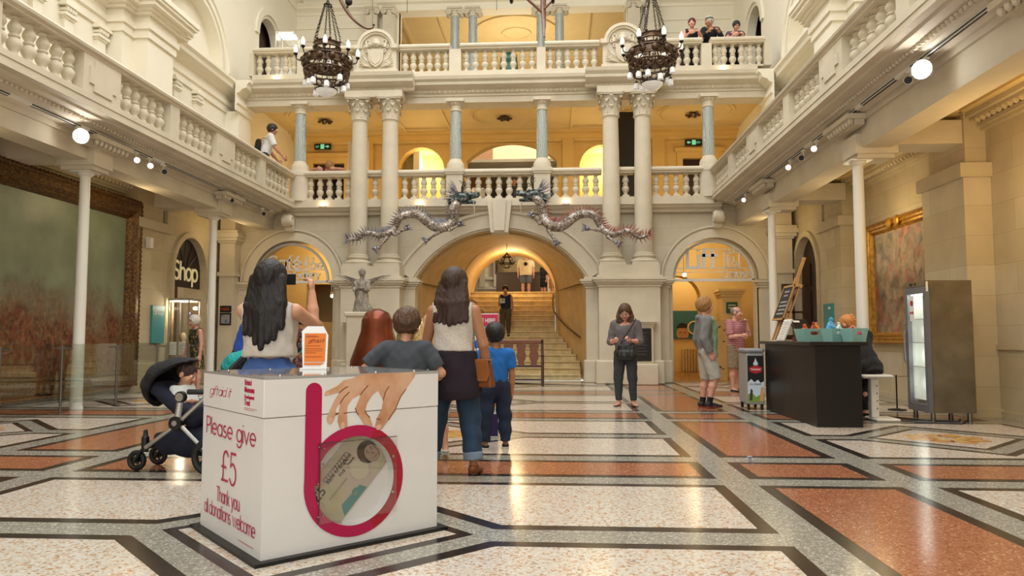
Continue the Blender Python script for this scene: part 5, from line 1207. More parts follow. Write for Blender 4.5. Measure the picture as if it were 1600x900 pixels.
# ================================================================== paintings
PGOLD = ramp_mat('carved_gilt', [(.2,'#1e120a'),(.45,'#4f3417'),(.7,'#8a6126'),(.95,'#b98c3e')], 26, .4, kind='noise', metal=.4, bump=.9, detail=6)
def scene_mat(name, stops, sx, sy, sky, horizon, ax):
    """a loosely painted view: pale sky above, mottled figures below"""
    m = bpy.data.materials.new(name); m.use_nodes = True; nt = m.node_tree; b_ = nt.nodes['Principled BSDF']; b_.inputs['Roughness'].default_value = .3
    tc = nt.nodes.new('ShaderNodeTexCoord'); sp = nt.nodes.new('ShaderNodeSeparateXYZ'); nt.links.new(tc.outputs['Object'], sp.inputs[0])
    mp = nt.nodes.new('ShaderNodeMapping'); mp.inputs['Scale'].default_value = (sx, sx, sy); nt.links.new(tc.outputs['Object'], mp.inputs[0])
    n1 = nt.nodes.new('ShaderNodeTexNoise'); n1.inputs['Scale'].default_value = 2.2; n1.inputs['Detail'].default_value = 9; n1.inputs['Roughness'].default_value = .72; n1.inputs['Distortion'].default_value = .8; nt.links.new(mp.outputs[0], n1.inputs[0])
    r = nt.nodes.new('ShaderNodeValToRGB'); e = r.color_ramp.elements
    while len(e) < len(stops): e.new(.5)
    for q_, (p, c) in zip(e, stops): q_.position = p; q_.color = (*hexc(c), 1)
    nt.links.new(n1.outputs[0], r.inputs[0])
    n2 = nt.nodes.new('ShaderNodeTexNoise'); n2.inputs['Scale'].default_value = 1.3; n2.inputs['Detail'].default_value = 5; nt.links.new(tc.outputs['Object'], n2.inputs[0])
    mad = nt.nodes.new('ShaderNodeMath'); mad.operation = 'MULTIPLY_ADD'; mad.inputs[1].default_value = 1.6; nt.links.new(n2.outputs[0], mad.inputs[0]); nt.links.new(sp.outputs[2], mad.inputs[2])
    mr = nt.nodes.new('ShaderNodeMapRange'); mr.inputs[1].default_value = horizon+.55; mr.inputs[2].default_value = horizon+1.35; nt.links.new(mad.outputs[0], mr.inputs[0])
    r2 = nt.nodes.new('ShaderNodeValToRGB'); r2.color_ramp.elements[0].color = (*hexc(sky[0]), 1); r2.color_ramp.elements[1].color = (*hexc(sky[1]), 1); r2.color_ramp.elements[0].position = .35; r2.color_ramp.elements[1].position = .65; nt.links.new(n2.outputs[0], r2.inputs[0])
    vo = nt.nodes.new('ShaderNodeTexVoronoi'); vo.inputs['Scale'].default_value = 5.5; nt.links.new(mp.outputs[0], vo.inputs['Vector']); sx_ = nt.nodes.new('ShaderNodeSeparateColor'); nt.links.new(vo.outputs['Color'], sx_.inputs[0])
    rv = nt.nodes.new('ShaderNodeValToRGB'); ev = rv.color_ramp.elements
    while len(ev) < len(stops): ev.new(.5)
    for i_, (q_, (p, c)) in enumerate(zip(ev, stops)): q_.position = i_/len(stops); q_.color = (*hexc(c), 1)
    nt.links.new(sx_.outputs[0], rv.inputs[0]); mv = nt.nodes.new('ShaderNodeMix'); mv.data_type = 'RGBA'; mv.inputs[0].default_value = .42; nt.links.new(r.outputs[0], mv.inputs[6]); nt.links.new(rv.outputs[0], mv.inputs[7])
    mx = nt.nodes.new('ShaderNodeMix'); mx.data_type = 'RGBA'; nt.links.new(mr.outputs[0], mx.inputs[0]); nt.links.new(mv.outputs[2], mx.inputs[6]); nt.links.new(r2.outputs[0], mx.inputs[7]); nt.links.new(mx.outputs[2], b_.inputs['Base Color'])
    return m
t = thing('large_painting', 'enormous dark-framed painting of a crowd under a hazy green sky, covering the left wall', 'painting', (-8.62, 10.7, 0))
y0, y1, z0, z1 = -4.2, 3.66, .06, 3.86
m = MB(); fw = .40
def frame(m, y0, y1, z0, z1, fw, s, prof):
    """picture frame on a side wall; prof = [(inward, out)]"""
    for k in range(len(prof)-1):
        (a0, o0), (a1, o1) = prof[k], prof[k+1]
        A = [(y0+a0, z0+a0), (y1-a0, z0+a0), (y1-a0, z1-a0), (y0+a0, z1-a0)]; B = [(y0+a1, z0+a1), (y1-a1, z0+a1), (y1-a1, z1-a1), (y0+a1, z1-a1)]
        m.add([(s*o0, y, z) for y, z in A]+[(s*o1, y, z) for y, z in B], [(i, (i+1) % 4, 4+(i+1) % 4, 4+i) for i in range(4)])
frame(m, y0, y1, z0, z1, fw, 1, [(0,0),(0,.16),(.04,.2),(.08,.17),(.1,.2),(.24,.23),(.3,.16),(.34,.18),(.38,.12),(.40,.06)])
for i in range(80): m.ball((.17, y0+.05+(y1-y0-.1)*(i+.5)/80, z1-.02), .035, 6, 4)
for i in range(40): m.ball((.17, y1-.02, z0+.05+(z1-z0-.1)*(i+.5)/40), .035, 6, 4)
m.build('frame', PGOLD, t, 40)
m = MB(); m.poly([(.07, y0+fw-.01, z0+fw-.01), (.07, y1-fw+.01, z0+fw-.01), (.07, y1-fw+.01, z1-fw+.01), (.07, y0+fw-.01, z1-fw+.01)])
m.build('canvas', scene_mat('crowd_painting', [(.30,'#1d1412'),(.40,'#4a2c20'),(.47,'#6d3d2a'),(.53,'#8f5c3a'),(.59,'#5f5a45'),(.65,'#a8865a'),(.72,'#7c2c26')], 3.2, 2.4, ('#78836c','#8f9a80'), 1.55, 1), t)
t = thing('gilt_painting', 'gold-framed painting of flags and figures on the right wall behind the fridge', 'painting', (6.09, 13.15, 0))
GILT = ramp_mat('bright_gilt', [(.2,'#7d5416'),(.5,'#b07f28'),(.8,'#cfa24a')], 12, .35, kind='noise', metal=.5, bump=.3)
y0, y1, z0, z1 = -1.35, 1.2, .98, 3.22
m = MB(); frame(m, y0, y1, z0, z1, .22, -1, [(0,0),(0,.12),(.03,.15),(.06,.12),(.1,.13),(.12,.10),(.16,.11),(.2,.06),(.22,.05)])
for yy in (-.15, .15): m.ball((-.14, yy, z1-.08), .09, 10, 6, (.5,1,1.1))
m.build('frame', GILT, t, 35)
m = MB(); m.poly([(-.055, y0+.21, z0+.21), (-.055, y1-.21, z0+.21), (-.055, y1-.21, z1-.21), (-.055, y0+.21, z1-.21)])
m.build('canvas', scene_mat('flag_painting', [(.28,'#2c2422'),(.40,'#54463c'),(.47,'#857562'),(.52,'#9c8468'),(.57,'#b09a7c'),(.64,'#6d6a68'),(.72,'#b5563c')], 1.3, 1.1, ('#8d8b88','#a8765a'), 3.4, 1), t)

# ================================================================== glass barrier before the big painting
t = thing('glass_barrier', 'low glass barrier on slim steel posts guarding the big left painting', 'barrier', (-7.2, 11, 0))
ys = [7.9, 9.1, 10.3, 11.65, 12.85, 14.0]; 
for y in ys:
    m = MB(); m.lathe([(.016,0),(.016,.97)], (0, y-11, 0), 10); m.box(-.03, .15, y-11-.012, y-11+.012, .93, .95); m.box(-.05, .05, y-11-.09, y-11+.09, 0, .012); m.build('post', mat('brushed_steel', '#7f7c74', .35, metal=.9), t, True)
for a_, b_ in zip(ys[:-1], ys[1:]): m = MB(); m.box(-.005, .005, a_-11+.03, b_-11-.03, .12, 1.0); m.build('glass_panel', glass('barrier_glass', (.9,1,.97), alpha=.10), t)

# ================================================================== signs
TEALS = mat('teal_sign', '#3f8f93', .45); WHITES = mat('white_lettering', '#dcd9cf', .6)
t = thing('shop_sign', 'upright teal wall panel reading Shop beside the shop doorway', 'sign', (X(-1, 7.08), 14.99, 1.37))
m = MB(); m.bbox(0, .05, -.24, .24, -.4, .4, .005); m.build('panel', TEALS, t); m = MB(); pf = lambda u, v, tt: (.051+tt, u, v); letters(m, 'Shop', -.19, .21, .085, .010, pf, 0, .002, width=.38); m.build('lettering', WHITES, t)
t = thing('wall_information_panel', 'upright teal information panel on the right pier behind the till', 'sign', (X(1, 7.08), 15.6, 1.40))
m = MB(); m.bbox(-.05, 0, -.24, .24, -.5, .4, .005); m.build('panel', TEALS, t); m = MB()
for k in range(7): m.box(-.0515, -.05, -.18, .02+.03*(k % 3), -.02-.05*k, 0-.05*k)
m.box(-.0515, -.05, -.18, -.05, .28, .33); m.build('lettering', WHITES, t)
FRAMEG = mat('pale_grey_metal', '#d2d2ce', .5)
def fanlight(name, label, cx, rows):
    t = thing(name, label, 'sign', (cx, YW+.12, 2.5))
    m = MB(); band(m, arc(0,0,.93,180,0,32), 0, .06, -.03, .03, (0,0)); m.box(-.99, .99, -.03, .03, -.03, .03); m.build('frame', FRAMEG, t)
    return t
t = fanlight('cafe_fanlight', 'half-round metal sign over the left arch reading Cafe and Exhibition Gallery', CAFE-.1, None)
sf = lambda u, v, tt: (u, -.01+tt, v)
m = MB(); m.box(-.9, .9, -.012, .012, .30, .325); letters(m, 'Caf\u00e9', -.60, .345, .21, .045, sf, -.01, .01, width=.86); letters(m, 'Exhibition Gallery', -.86, .085, .135, .028, sf, -.01, .01, width=1.62); m.build('lettering', FRAMEG, t)
def pict(m, x, z, h, kind):
    m.prism([(x+a_, z+b_) for a_, b_ in arc(0, h*.9, h*.09, 0, 360, 12)[:-1]], 'y', -.012, .012)
    if kind == 'w': m.prism([(x-.06*h,z+.78*h),(x+.06*h,z+.78*h),(x+.2*h,z+.3*h),(x+.07*h,z+.3*h),(x+.07*h,z),(x-.07*h,z),(x-.07*h,z+.3*h),(x-.2*h,z+.3*h)], 'y', -.012, .012)
    elif kind == 'm': m.prism([(x-.16*h,z+.78*h),(x+.16*h,z+.78*h),(x+.16*h,z+.4*h),(x+.08*h,z+.4*h),(x+.08*h,z),(x-.08*h,z),(x-.08*h,z+.4*h),(x-.16*h,z+.4*h)], 'y', -.012, .012)
    elif kind == 'c':
        stroke_poly(m, arc(x, z+.25*h, .22*h, 120, 400, 18), .07*h, -.012, .012, lambda u, v, tt: (u, tt, v)); stroke_poly(m, [(x,z+.75*h),(x,z+.45*h),(x+.25*h,z+.45*h),(x+.35*h,z+.08*h)], .1*h, -.012, .012, lambda u, v, tt: (u, tt, v))
    else:
        stroke_poly(m, arc(x, z+.35*h, .25*h, 0, 360, 20), .08*h, -.012, .012, lambda u, v, tt: (u, tt, v)); stroke_poly(m, [(x-.25*h,z+.3*h),(x+.25*h,z+.3*h)], .1*h, -.012, .012, lambda u, v, tt: (u, tt, v))
m = MB(); pict(m, .40, .335, .32, 'w'); pict(m, .57, .335, .30, 'c'); pict(m, .76, .335, .24, 'b'); m.build('pictograms', FRAMEG, t)
t = fanlight('lift_fanlight', 'half-round metal sign over the right arch reading Lift and Curiosity', LIFT-.02, None)
m = MB(); m.box(-.9, .9, -.012, .012, .285, .305); m.box(-.9, .9, -.012, .012, .19, .205); m.box(-.7, .7, -.012, .012, .755, .77)
letters(m, 'Lift', -.62, .31, .30, .075, sf, -.012, .012, width=.70); letters(m, 'Curiosity', .22, .06, .13, .022, sf, -.01, .01, width=.74); m.build('lettering', FRAMEG, t)
m = MB()
for p in ([(.28,.31),(.28,.68),(.64,.68),(.64,.31),(.28,.31)],): stroke_poly(m, p, .025, -.012, .012, lambda u, v, tt: (u, tt, v))
pict(m, .38, .35, .28, 'm'); pict(m, .51, .35, .24, 'c')
for x, s_ in ((.40, -1), (.52, 1)): stroke_poly(m, [(x, .70), (x, .80)], .015, -.01, .01, lambda u, v, tt: (u, tt, v)); zz = .80 if s_ > 0 else .70; stroke_poly(m, [(x-.03, zz-.03*s_), (x, zz), (x+.03, zz-.03*s_)], .015, -.01, .01, lambda u, v, tt: (u, tt, v))
m.build('pictograms', FRAMEG, t)
t = thing('shop_fanlight', 'dark arched fanlight with cream Shop lettering over the shop doorway', 'sign', (X(-1, 7.22), 16.38, 2.3))
m = MB(); m.prism([(-.73,-.05),(.73,-.05),(.73,.25)]+arc(0,.25,.73,0,180,20,.84)+[(-.73,.25)], 'x', -.04, .0)
for i in range(7): g = PI*(i+.5)/7; m.tube([(.0, .1*math.cos(g), .3+.1*math.sin(g)), (.0, .66*math.cos(g), .3+.72*math.sin(g))], .025, 6)
m.build('panel', mat('fanlight_brown', '#1d100c', .4), t)
m = MB(); wf = lambda u, v, tt: (.04+tt, u, v); letters(m, 'Shop', -.55, .12, .27, .055, wf, 0, .015, width=1.05); m.build('lettering', mat('cream_lettering', '#e6d9ae', .5, emit=(.9,.8,.5), estr=.15), t)
for x, y, z, rz, wh in ((-7.35, YG-.1, 7.13, 0, 'left'), (4.27, YG-.1, 7.08, 0, 'right')):
    t = thing('exit_sign', 'small green and black exit sign over the %s gallery door' % wh, 'sign', (x, y, z), group='exit signs in the gallery')
    m = MB(); m.box(-.26, .26, -.03, .03, -.09, .09); m.build('box', mat('exit_black', '#0c1512', .5), t); m = MB(); m.box(-.06, .06, -.034, -.03, -.075, .075)
    s_ = 1 if wh == 'left' else -1
    m.prism([(s_*.10,-.02),(s_*.16,-.02),(s_*.16,-.05),(s_*.22,0),(s_*.16,.05),(s_*.16,.02),(s_*.10,.02)], 'y', -.034, -.03); m.build('symbol', mat('exit_green', '#5fb98a', .5, emit=(.3,.9,.5), estr=.4), t)
    font_text('word', 'EXIT', .09, MATS['exit_green'], t, (-.22 if s_ > 0 else .08, -.034, -.035), (PI/2, 0, 0), sx=.65)
t = thing('taste_poster', 'small black poster with a photo on the left corner pilaster near the cafe arch', 'poster', (X(-1, 6.80), YW-.36, 1.62))
m = MB(); m.box(-.14, .14, -.02, 0, .10, .26); m.box(-.14, .14, -.02, 0, -.22, .08); m.build('board', CB, t); font_text('word', 'TASTE', .10, mat('orange_red', '#c9502a', .5), t, (-.12, -.022, .14), (PI/2, 0, 0), sx=.75); m = MB(); m.box(-.11, .11, -.023, -.02, -.18, .04); m.build('photo', ramp_mat('poster_photo', [(.3,'#23303f'),(.5,'#8a9aa5'),(.7,'#b06a4a')], 9, .5, kind='noise'), t)
# plaques on the piers
for s, x in ((1, XC+3.23), (-1, XC-3.23)):
    t = thing('bronze_plaque', 'black memorial plaque on the stone pedestal %s of the stairs' % ('right' if s > 0 else 'left'), 'plaque', (x+.05, YW-.84, .95), group='memorial plaques beside the stairs')
    m = MB(); m.bbox(-.3, .3, -.03, 0, -.4, .36, .01); m.build('plate', mat('plaque_black', '#1a1714', .3), t); m = MB()
    for k in range(8): m.box(-.2+.02*(k % 3), .2-.03*(k % 2), -.033, -.03, .24-.07*k, .255-.07*k)
    m.build('inscription', mat('plaque_grey', '#56504a', .4), t)

# ================================================================== display tower by the shop, poster totem, bench
t = thing('display_tower', 'tall glass display tower with lit shelves in front of the shop doorway', 'display case', (X(-1, 6.80), 15.62, 0))
m = MB()
for x in (-.22, .22):
    for y in (-.24, .24): m.box(x-.012, x+.012, y-.012, y+.012, .0, 1.95)
m.box(-.24, .24, -.26, .26, 1.9, 1.95); m.box(-.24, .24, -.26, .26, .0, .12); m.build('frame', mat('silver_frame', '#a8a59d', .35, metal=.6), t)
m = MB()
for q_ in (((-.22,.22),(-.242,-.238)), ((-.22,.22),(.238,.242)), ((-.222,-.218),(-.24,.24)), ((.218,.222),(-.24,.24))): m.box(*q_[0], *q_[1], .12, 1.9)
m.build('glass', glass('case_glass', alpha=.08), t)
for z in (.5, .95, 1.4): m = MB(); m.box(-.2, .2, -.22, .22, z, z+.01); m.build('shelf', glass('case_glass', alpha=.08), t)
m = MB(); m.box(-.18, .18, -.2, .2, 1.885, 1.9); m.build('lamp', mat('case_lamp', (1,1,1), .4, emit=(1,.8,.5), estr=6.), t); point('case_light', (X(-1, 6.80), 15.62, 1.75), 7, WARM2, .05)
for x0_ in (-.17, .03):
    m = MB(); m.box(x0_, x0_+.15, -.268, -.262, .72, 1.0); nb = m.build('notice', mat('white_card', '#e6e4de', .6), t)
    m = MB()
    for k in range(7): m.box(x0_+.02, x0_+.12-.02*(k % 3), -.2695, -.2682, .75+.03*k, .757+.03*k)
    m.build('print', mat('grey_print', '#7f7d78', .7), nb)
for x, y, z, c, lb in ((.05,-.1,.96,'#e8d2a4','cream ornament glowing on the middle shelf of the display tower'), (-.08,.08,.96,'#8a6a3a','brown ornament on the middle shelf of the display tower'), (.0,.0,.51,'#c24a78','pink ornament on the lower shelf of the display tower'), (.08,.1,1.41,'#3a3a78','blue necklace stand on the top shelf of the display tower')):
    m = MB(); m.lathe([(.05,0),(.055,.02),(.03,.06),(.06,.13),(.045,.2),(.015,.24)], n=14); tag(m.build('ornament', mat('ornament'+c[1:], c, .35), None, True, loc=(X(-1,6.80)+x, 15.62+y, z+.001)), lb, 'ornament', 'ornaments in the display tower')
t = thing('poster_stand', 'free-standing donate here poster in pink, turquoise and orange behind the boy in blue', 'poster stand', (-.81, 8.05, 0))
m = MB(); m.bbox(-.18, .18, 0, .05, .0, 1.36, .006); m.build('board', mat('white_board', '#dfe3e6', .45), t)
m = MB()
for k, (z0, z1, c) in enumerate(((1.22,1.355,0),(.86,1.22,1),(.70,.86,2),(.64,.70,0),(.34,.52,2),(.02,.26,3))): m.cur = c; m.box(-.178, .178, -.002, .0, z0, z1)
m.cur = 4; m.prism([(a_, b_) for a_, b_ in arc(-.05, 1.03, .09, 0, 360, 20)[:-1]], 'y', -.004, -.002); m.cur = 5; m.prism([(-.1,.98),(-.0,.98),(.02,1.03),(-.05,1.08),(-.12,1.03)], 'y', -.005, -.004)
m.build('print', [mat('poster_red', '#c2244a', .45), mat('poster_turquoise', '#4fb4b4', .45), mat('poster_orange', '#e0803a', .45), mat('poster_purple', '#2c1c50', .45), mat('poster_white', '#e8ecec', .45), mat('poster_blue', '#2f6ab8', .45)], t)
for body, sz, x, z in (('DONATE HERE!', .062, -.165, 1.265), ('AA', .09, .03, .44), ('ER', .085, .04, .355), ('ea', .065, .06, .15)):
    font_text('lettering', body, sz, MATS['poster_white'] if z > .9 or z < .6 else MATS['poster_purple'], t, (x, -.004, z), (PI/2, 0, 0), sx=.72, off=.001)
m = MB()
for k, z in enumerate((.80, .765, .73)): m.box(-.02, .14-.03*(k % 2), -.004, -.002, z, z+.014)
for k in range(6): m.box(-.14, .12-.03*(k % 3), -.004, -.002, .545+.015*k, .551+.015*k)
m.build('small_text', MATS['poster_purple'], t)
BENCHW = mat('bench_oak', '#7a4322', .35, var=.3, vscale=5, stretch=(1,1,6)); BENCHD = mat('bench_dark', '#43200f', .35)
t = thing('settle_bench', 'old wooden bench with vase-shaped back slats in front of the stairs', 'bench', (-1.36, 16.62, 0))
m = MB(); m.bbox(-1.08, 1.08, -.03, .03, .955, 1.04, .012); m.build('top_rail', BENCHW, t); m = MB(); m.bbox(-1.06, 1.06, -.02, .03, .42, .47, .006); m.bbox(-1.06, 1.06, -.02, .02, .12, .16, .006); m.build('lower_rail', BENCHD, t)
m = MB(); m.bbox(-1.06, 1.06, .03, .48, .42, .46, .01); m.build('seat', BENCHD, t)
vas = [(.10,.94),(.115,.90),(.10,.85),(.085,.78),(.11,.70),(.10,.62),(.065,.54),(.06,.51),(.085,.47)]
for k in range(7):
    m = MB(); x = -.87+.29*k; m.prism([(x+w_, z) for w_, z in vas]+[(x-w_, z) for w_, z in reversed(vas)], 'y', -.012, .012); m.build('vase_slat', BENCHW, t)
for x in (-1.06, 1.06):
    m = MB(); m.bbox(x-.03, x+.03, -.03, .03, 0, 1.05, .008); m.build('back_post', BENCHD, t); m = MB(); m.bbox(x-.03, x+.03, .44, .50, 0, .68, .008); m.build('front_leg', BENCHD, t)
    m = MB(); m.bbox(x-.035, x+.035, -.06, .52, .68, .72, .01); m.build('armrest', BENCHD, t)

# ================================================================== dragons
def catmull(P, n=6):
    P = [Vector(p) for p in P]; Q = []
    for i in range(len(P)-1):
        a_, b_, c_, d_ = P[max(i-1,0)], P[i], P[i+1], P[min(i+2, len(P)-1)]
        for k in range(n):
            s_ = k/n; Q.append(.5*((2*b_)+(-a_+c_)*s_+(2*a_-5*b_+4*c_-d_)*s_*s_+(-a_+3*b_-3*c_+d_)*s_**3))
    Q.append(P[-1]); return Q
SCALES = ramp_mat('dragon_scales', [(.0,'#4b423c'),(.35,'#857a70'),(.6,'#a89e94'),(.85,'#cfc7bd'),(1.,'#86604c')], 38, .33, kind='voronoi', bump=.7, metal=.3)
HEADM = ramp_mat('dragon_head', [(.0,'#151a17'),(.4,'#2c3a33'),(.7,'#4d5a55'),(1.,'#8b8a90')], 30, .35, kind='voronoi', bump=.5, metal=.4)
CLAW = ramp_mat('dragon_claw', [(.0,'#2c3138'),(.4,'#6c747c'),(.7,'#a9adb0'),(1.,'#8a3a34')], 60, .3, kind='voronoi', bump=.4, metal=.4)
DY = 17.12
def W(px, py, Y=DY):
    x_ = (px-800)/1140; y_ = (450-py)/1140; p_, q_ = math.radians(3.864), math.radians(3.406)
    f = Vector((-math.sin(q_)*math.cos(p_), math.cos(q_)*math.cos(p_), math.sin(p_))); r_ = Vector((math.cos(q_), math.sin(q_), 0)); u_ = r_.cross(f); d_ = f+r_*x_+u_*y_
    return Vector((0, 0, 1.10))+d_*(Y/d_.y)
def dragon(label, path, feet, spine_mat, flipx):
    base = W(*path[len(path)//2]); t = thing('dragon_sculpture', label, 'dragon', base, group='hanging dragon sculptures')
    Q = catmull([W(*p)-base for p in path], 6); n = len(Q)
    for i, q_ in enumerate(Q): q_.y += .05*math.sin(i*.35)
    rad = [.045+.075*min(1, (i/n)*1.5)-.012*max(0, i/n-.85)*6 for i in range(n)]
    m = MB(); m.tube(Q, rad, 14); m.ball(tuple(Q[0]), rad[0]*1.1, 10, 6); m.build('body', SCALES, t, True)
    m = MB(); s_ = -1 if flipx else 1
    for i in range(1, n-2, 2):
        d_ = (Q[i+1]-Q[i-1]).normalized(); up = Vector((-d_.z, 0, d_.x))*s_
        if up.z < 0 and abs(d_.x) > .5: up = -up
        L = .16 if i < n*.8 else .13
        for k in range(1):
            p = Q[i]+(Q[i+1]-Q[i])*(k*.5)+up*rad[i]*.85; e = p+up*L-d_*.05*1; m.tube([p, e], [.026, .002], 5)
            if i < n*.22: p2 = Q[i]-up*rad[i]*.85; m.tube([p2, p2-up*.12-d_*.05], [.015, .003], 5)
    for k in range(14): g = 2*PI*k/14; d0 = (Q[0]-Q[1]).normalized(); m.tube([Q[0], Q[0]+d0*.13+Vector((math.cos(g)*.09, math.cos(g*2)*.05, math.sin(g)*.16))], [.016, .003], 5)
    m.build('spines', spine_mat, t)
    for (ax_, ay_, kx_, ky_, fx_, fy_) in feet:
        a_, k_, f_ = W(ax_, ay_)-base, W(kx_, ky_)-base, W(fx_, fy_)-base; k_.y -= .06; f_.y -= .10
        m = MB(); m.tube([a_, (a_+k_)/2, k_, (k_+f_)/2, f_], [.075, .07, .05, .033, .04], 10); lg = m.build('leg', SCALES, t, True)
        m = MB(); d_ = (f_-k_).normalized(); pr_ = Vector((-d_.z, 0, d_.x))
        m.ball(tuple(f_), .06, 10, 6)
        for j in range(4): e = f_+d_*.13+pr_*(-.1+.067*j)+Vector((0, -.02*(j % 2), 0)); m.tube([f_+pr_*(-.03+.02*j), (f_+e)/2+Vector((0,-.04,0)), e], [.025, .026, .008], 6)
        m.build('claw', CLAW, lg, True)
    h = Q[-1]; d_ = (Q[-1]-Q[-3]).normalized(); sx = -1 if flipx else 1
    f = Field((-.3,-.22,-.26), (.3,.22,.26), .012)
    f.ell((0,0,0), (.13,.11,.10), .03).cap((.05*sx,0,.02), (.27*sx,0,.05), .07, .045, .03).cap((.05*sx,0,-.06), (.22*sx,0,-.08), .045, .03, .02).ell((.26*sx,0,.075), (.04,.05,.03), .02)
    for y in (-.07, .07): f.ell((.07*sx, y, .075), (.035,.025,.03), .015)
    f.cap((-.05*sx,0,.0), (-.16*sx,0,-.06), .11, .10, .04)
    hd = f.build('head', HEADM, t, tuple(h), wrinkle=.006, wscale=(60,60,60)); hd.scale = (1.35,1.3,1.35)
    m = MB()
    for k in range(26):
        g = -1.2+2.6*k/25; L = .16+.07*random.random(); o = Vector((-.08*sx-.05*math.cos(g)*sx, random.uniform(-.09,.09), .03+.09*math.sin(g))); m.tube([o, o+Vector((-L*math.cos(g*.8)*sx, random.uniform(-.05,.05), L*math.sin(g*.9)+.02))], [.014, .003], 5)
    m.build('mane', CLAW, hd)
    m = MB()
    for y in (-.05, .05): m.tube([(.0,y,.08),(.0,y*1.5,.18),(.04*sx,y*2,.27),(.02*sx,y*2.4,.33)], [.018,.014,.011,.004], 6); m.tube([(.0,y*1.4,.16),(.08*sx,y*1.9,.21)], [.011,.004], 6); m.tube([(.03*sx,y*2,.25),(-.05*sx,y*2.2,.30)], [.010,.004], 6)
    m.build('antlers', mat('dark_antler', '#2a211d', .5), hd, True)
    m = MB(); 
    for y in (-.02, .02): m.tube([(.20*sx,y,-.10),(.22*sx,y*1.5,-.2),(.21*sx,y,-.32)], [.012,.010,.003], 5)
    m.build('whiskers', mat('pale_whisker', '#b9a98a', .6), hd)
    m = MB(); m.ball((.27*sx,0,.07), .028, 8, 6); m.build('nose', mat('dragon_red', '#7d2430', .3), hd, True)
    return t
LP = [(546,374),(559,372.5),(569,366),(579,364.5),(590.7,367.4),(602,366.7),(612,361),(618,351),(624,342),(634,335.6),(645.6,334),(657,338),(667,346),(679,353.7),(690,356),(702,352),(708.5,342),(709,329),(713,317.6),(722,309)]
RP = [(1011.5,368),(998,370.5),(987.5,363),(977,360.8),(966.5,365),(956,366.8),(944,360),(937,349.5),(930.5,339),(920,334),(908,334),(896,340.5),(884,349.5),(872,354),(860,352.5),(851,343.5),(848,330),(843.5,316.5),(833,306)]
dragon('silvery scaled dragon facing right with grey-blue spines, left of the keystone', LP, [(612,362,618,367,636,358), (606,367,604,374,592,388), (692,357,685,364,670,374), (700,352,703,360,719,352)], mat('grey_spine', '#7b7c86', .4, metal=.4), False)
dragon('silvery scaled dragon facing left with red spines, right of the keystone', RP, [(942,357,934,360,917,358), (950,366,951,372,963,380), (858,353,857,361,868,378), (848,346,843,350,833,339)], mat('red_spine', '#96564a', .4, metal=.2), True)

# ================================================================== statue and sculpture near the stairs (plain stand-ins)
GREYS = ramp_mat('weathered_stone', [(.3,'#6f675c'),(.5,'#8d8578'),(.7,'#a59c8c')], 9, .75, kind='noise', bump=.25)
t = thing('winged_statue', 'grey stone statue of a draped winged figure on a tall plinth left of the stairs', 'statue', (-4.35, 16.2, 0))
m = MB(); m.bbox(-.28, .28, -.28, .28, 0, 1.62, .02); m.bbox(-.32, .32, -.32, .32, 1.56, 1.66, .02); m.bbox(-.34, .34, -.34, .34, 0, .15, .02); m.build('plinth', STONE, t)
f = Field((-.3,-.25,1.6), (.3,.25,2.9), .014)
f.cap((0,0,1.68), (0,0,2.05), .20, .13, .04).cap((0,0,2.05), (0,0,2.28), .12, .10, .04).cap((-.11,0,2.34), (.11,0,2.34), .06, .06, .04).cap((0,0,2.36), (0,0,2.45), .045, .045, .02).ell((0,-.01,2.56), (.075,.085,.10), .02)
for sx in (-1, 1): f.cap((sx*.14,0,2.33), (sx*.15,-.1,2.15), .05, .04, .02).cap((sx*.15,-.1,2.15), (sx*.03,-.16,2.2), .04, .03, .02)
f.cap((-.1,-.05,2.1), (.15,-.05,1.72), .06, .1, .04)
f.build('figure', GREYS, t, wrinkle=.02, wscale=(35,35,5))
for sx in (-1, 1):
    m = MB()
    for k in range(8): m.tube([(sx*.08,.1,2.25+.02*k), (sx*(.2+.03*k),.14,2.34+.022*k), (sx*(.28+.05*k),.12,2.22+.04*k)], [.03,.03,.012], 6, flat=.5)
    m.build('wing', GREYS, t, True)
COPPER = mat('polished_copper', '#7a3a22', .28, metal=.55, var=.35, vscale=5); BRASSP = ramp_mat('gold_pattern', [(.3,'#7d6a2c'),(.5,'#b9a76a'),(.7,'#d8cfa8')], 14, .3, kind='noise', metal=.5)
t = thing('copper_sculpture', 'plain rounded copper sculpture with a gold drum behind it, beyond the donation box', 'sculpture', (-2.32, 9.4, 0))
m = MB(); m.lathe([(.30,0),(.30,.3),(.27,.35),(.22,.40),(.24,.44)], n=28); m.build('base', COPPER, t, 35)
m = MB(); m.lathe([(.12,.42),(.28,.50),(.35,.64),(.34,.80),(.27,1.0),(.21,1.18),(.20,1.32),(.15,1.42),(.05,1.47)], n=32); m.build('urn', COPPER, t, True)
m = MB(); m.lathe([(.0,-.2),(.24,-.19),(.34,-.1),(.37,0),(.34,.1),(.24,.19),(.0,.2)], n=28); m.build('drum', BRASSP, t, True, loc=(.38, .75, 1.02), rot=(0, math.radians(80), math.radians(40)))
m = MB(); m.lathe([(.2,0),(.2,.72)], (.38,.75,0), 20); m.build('stand', COPPER, t, 35)

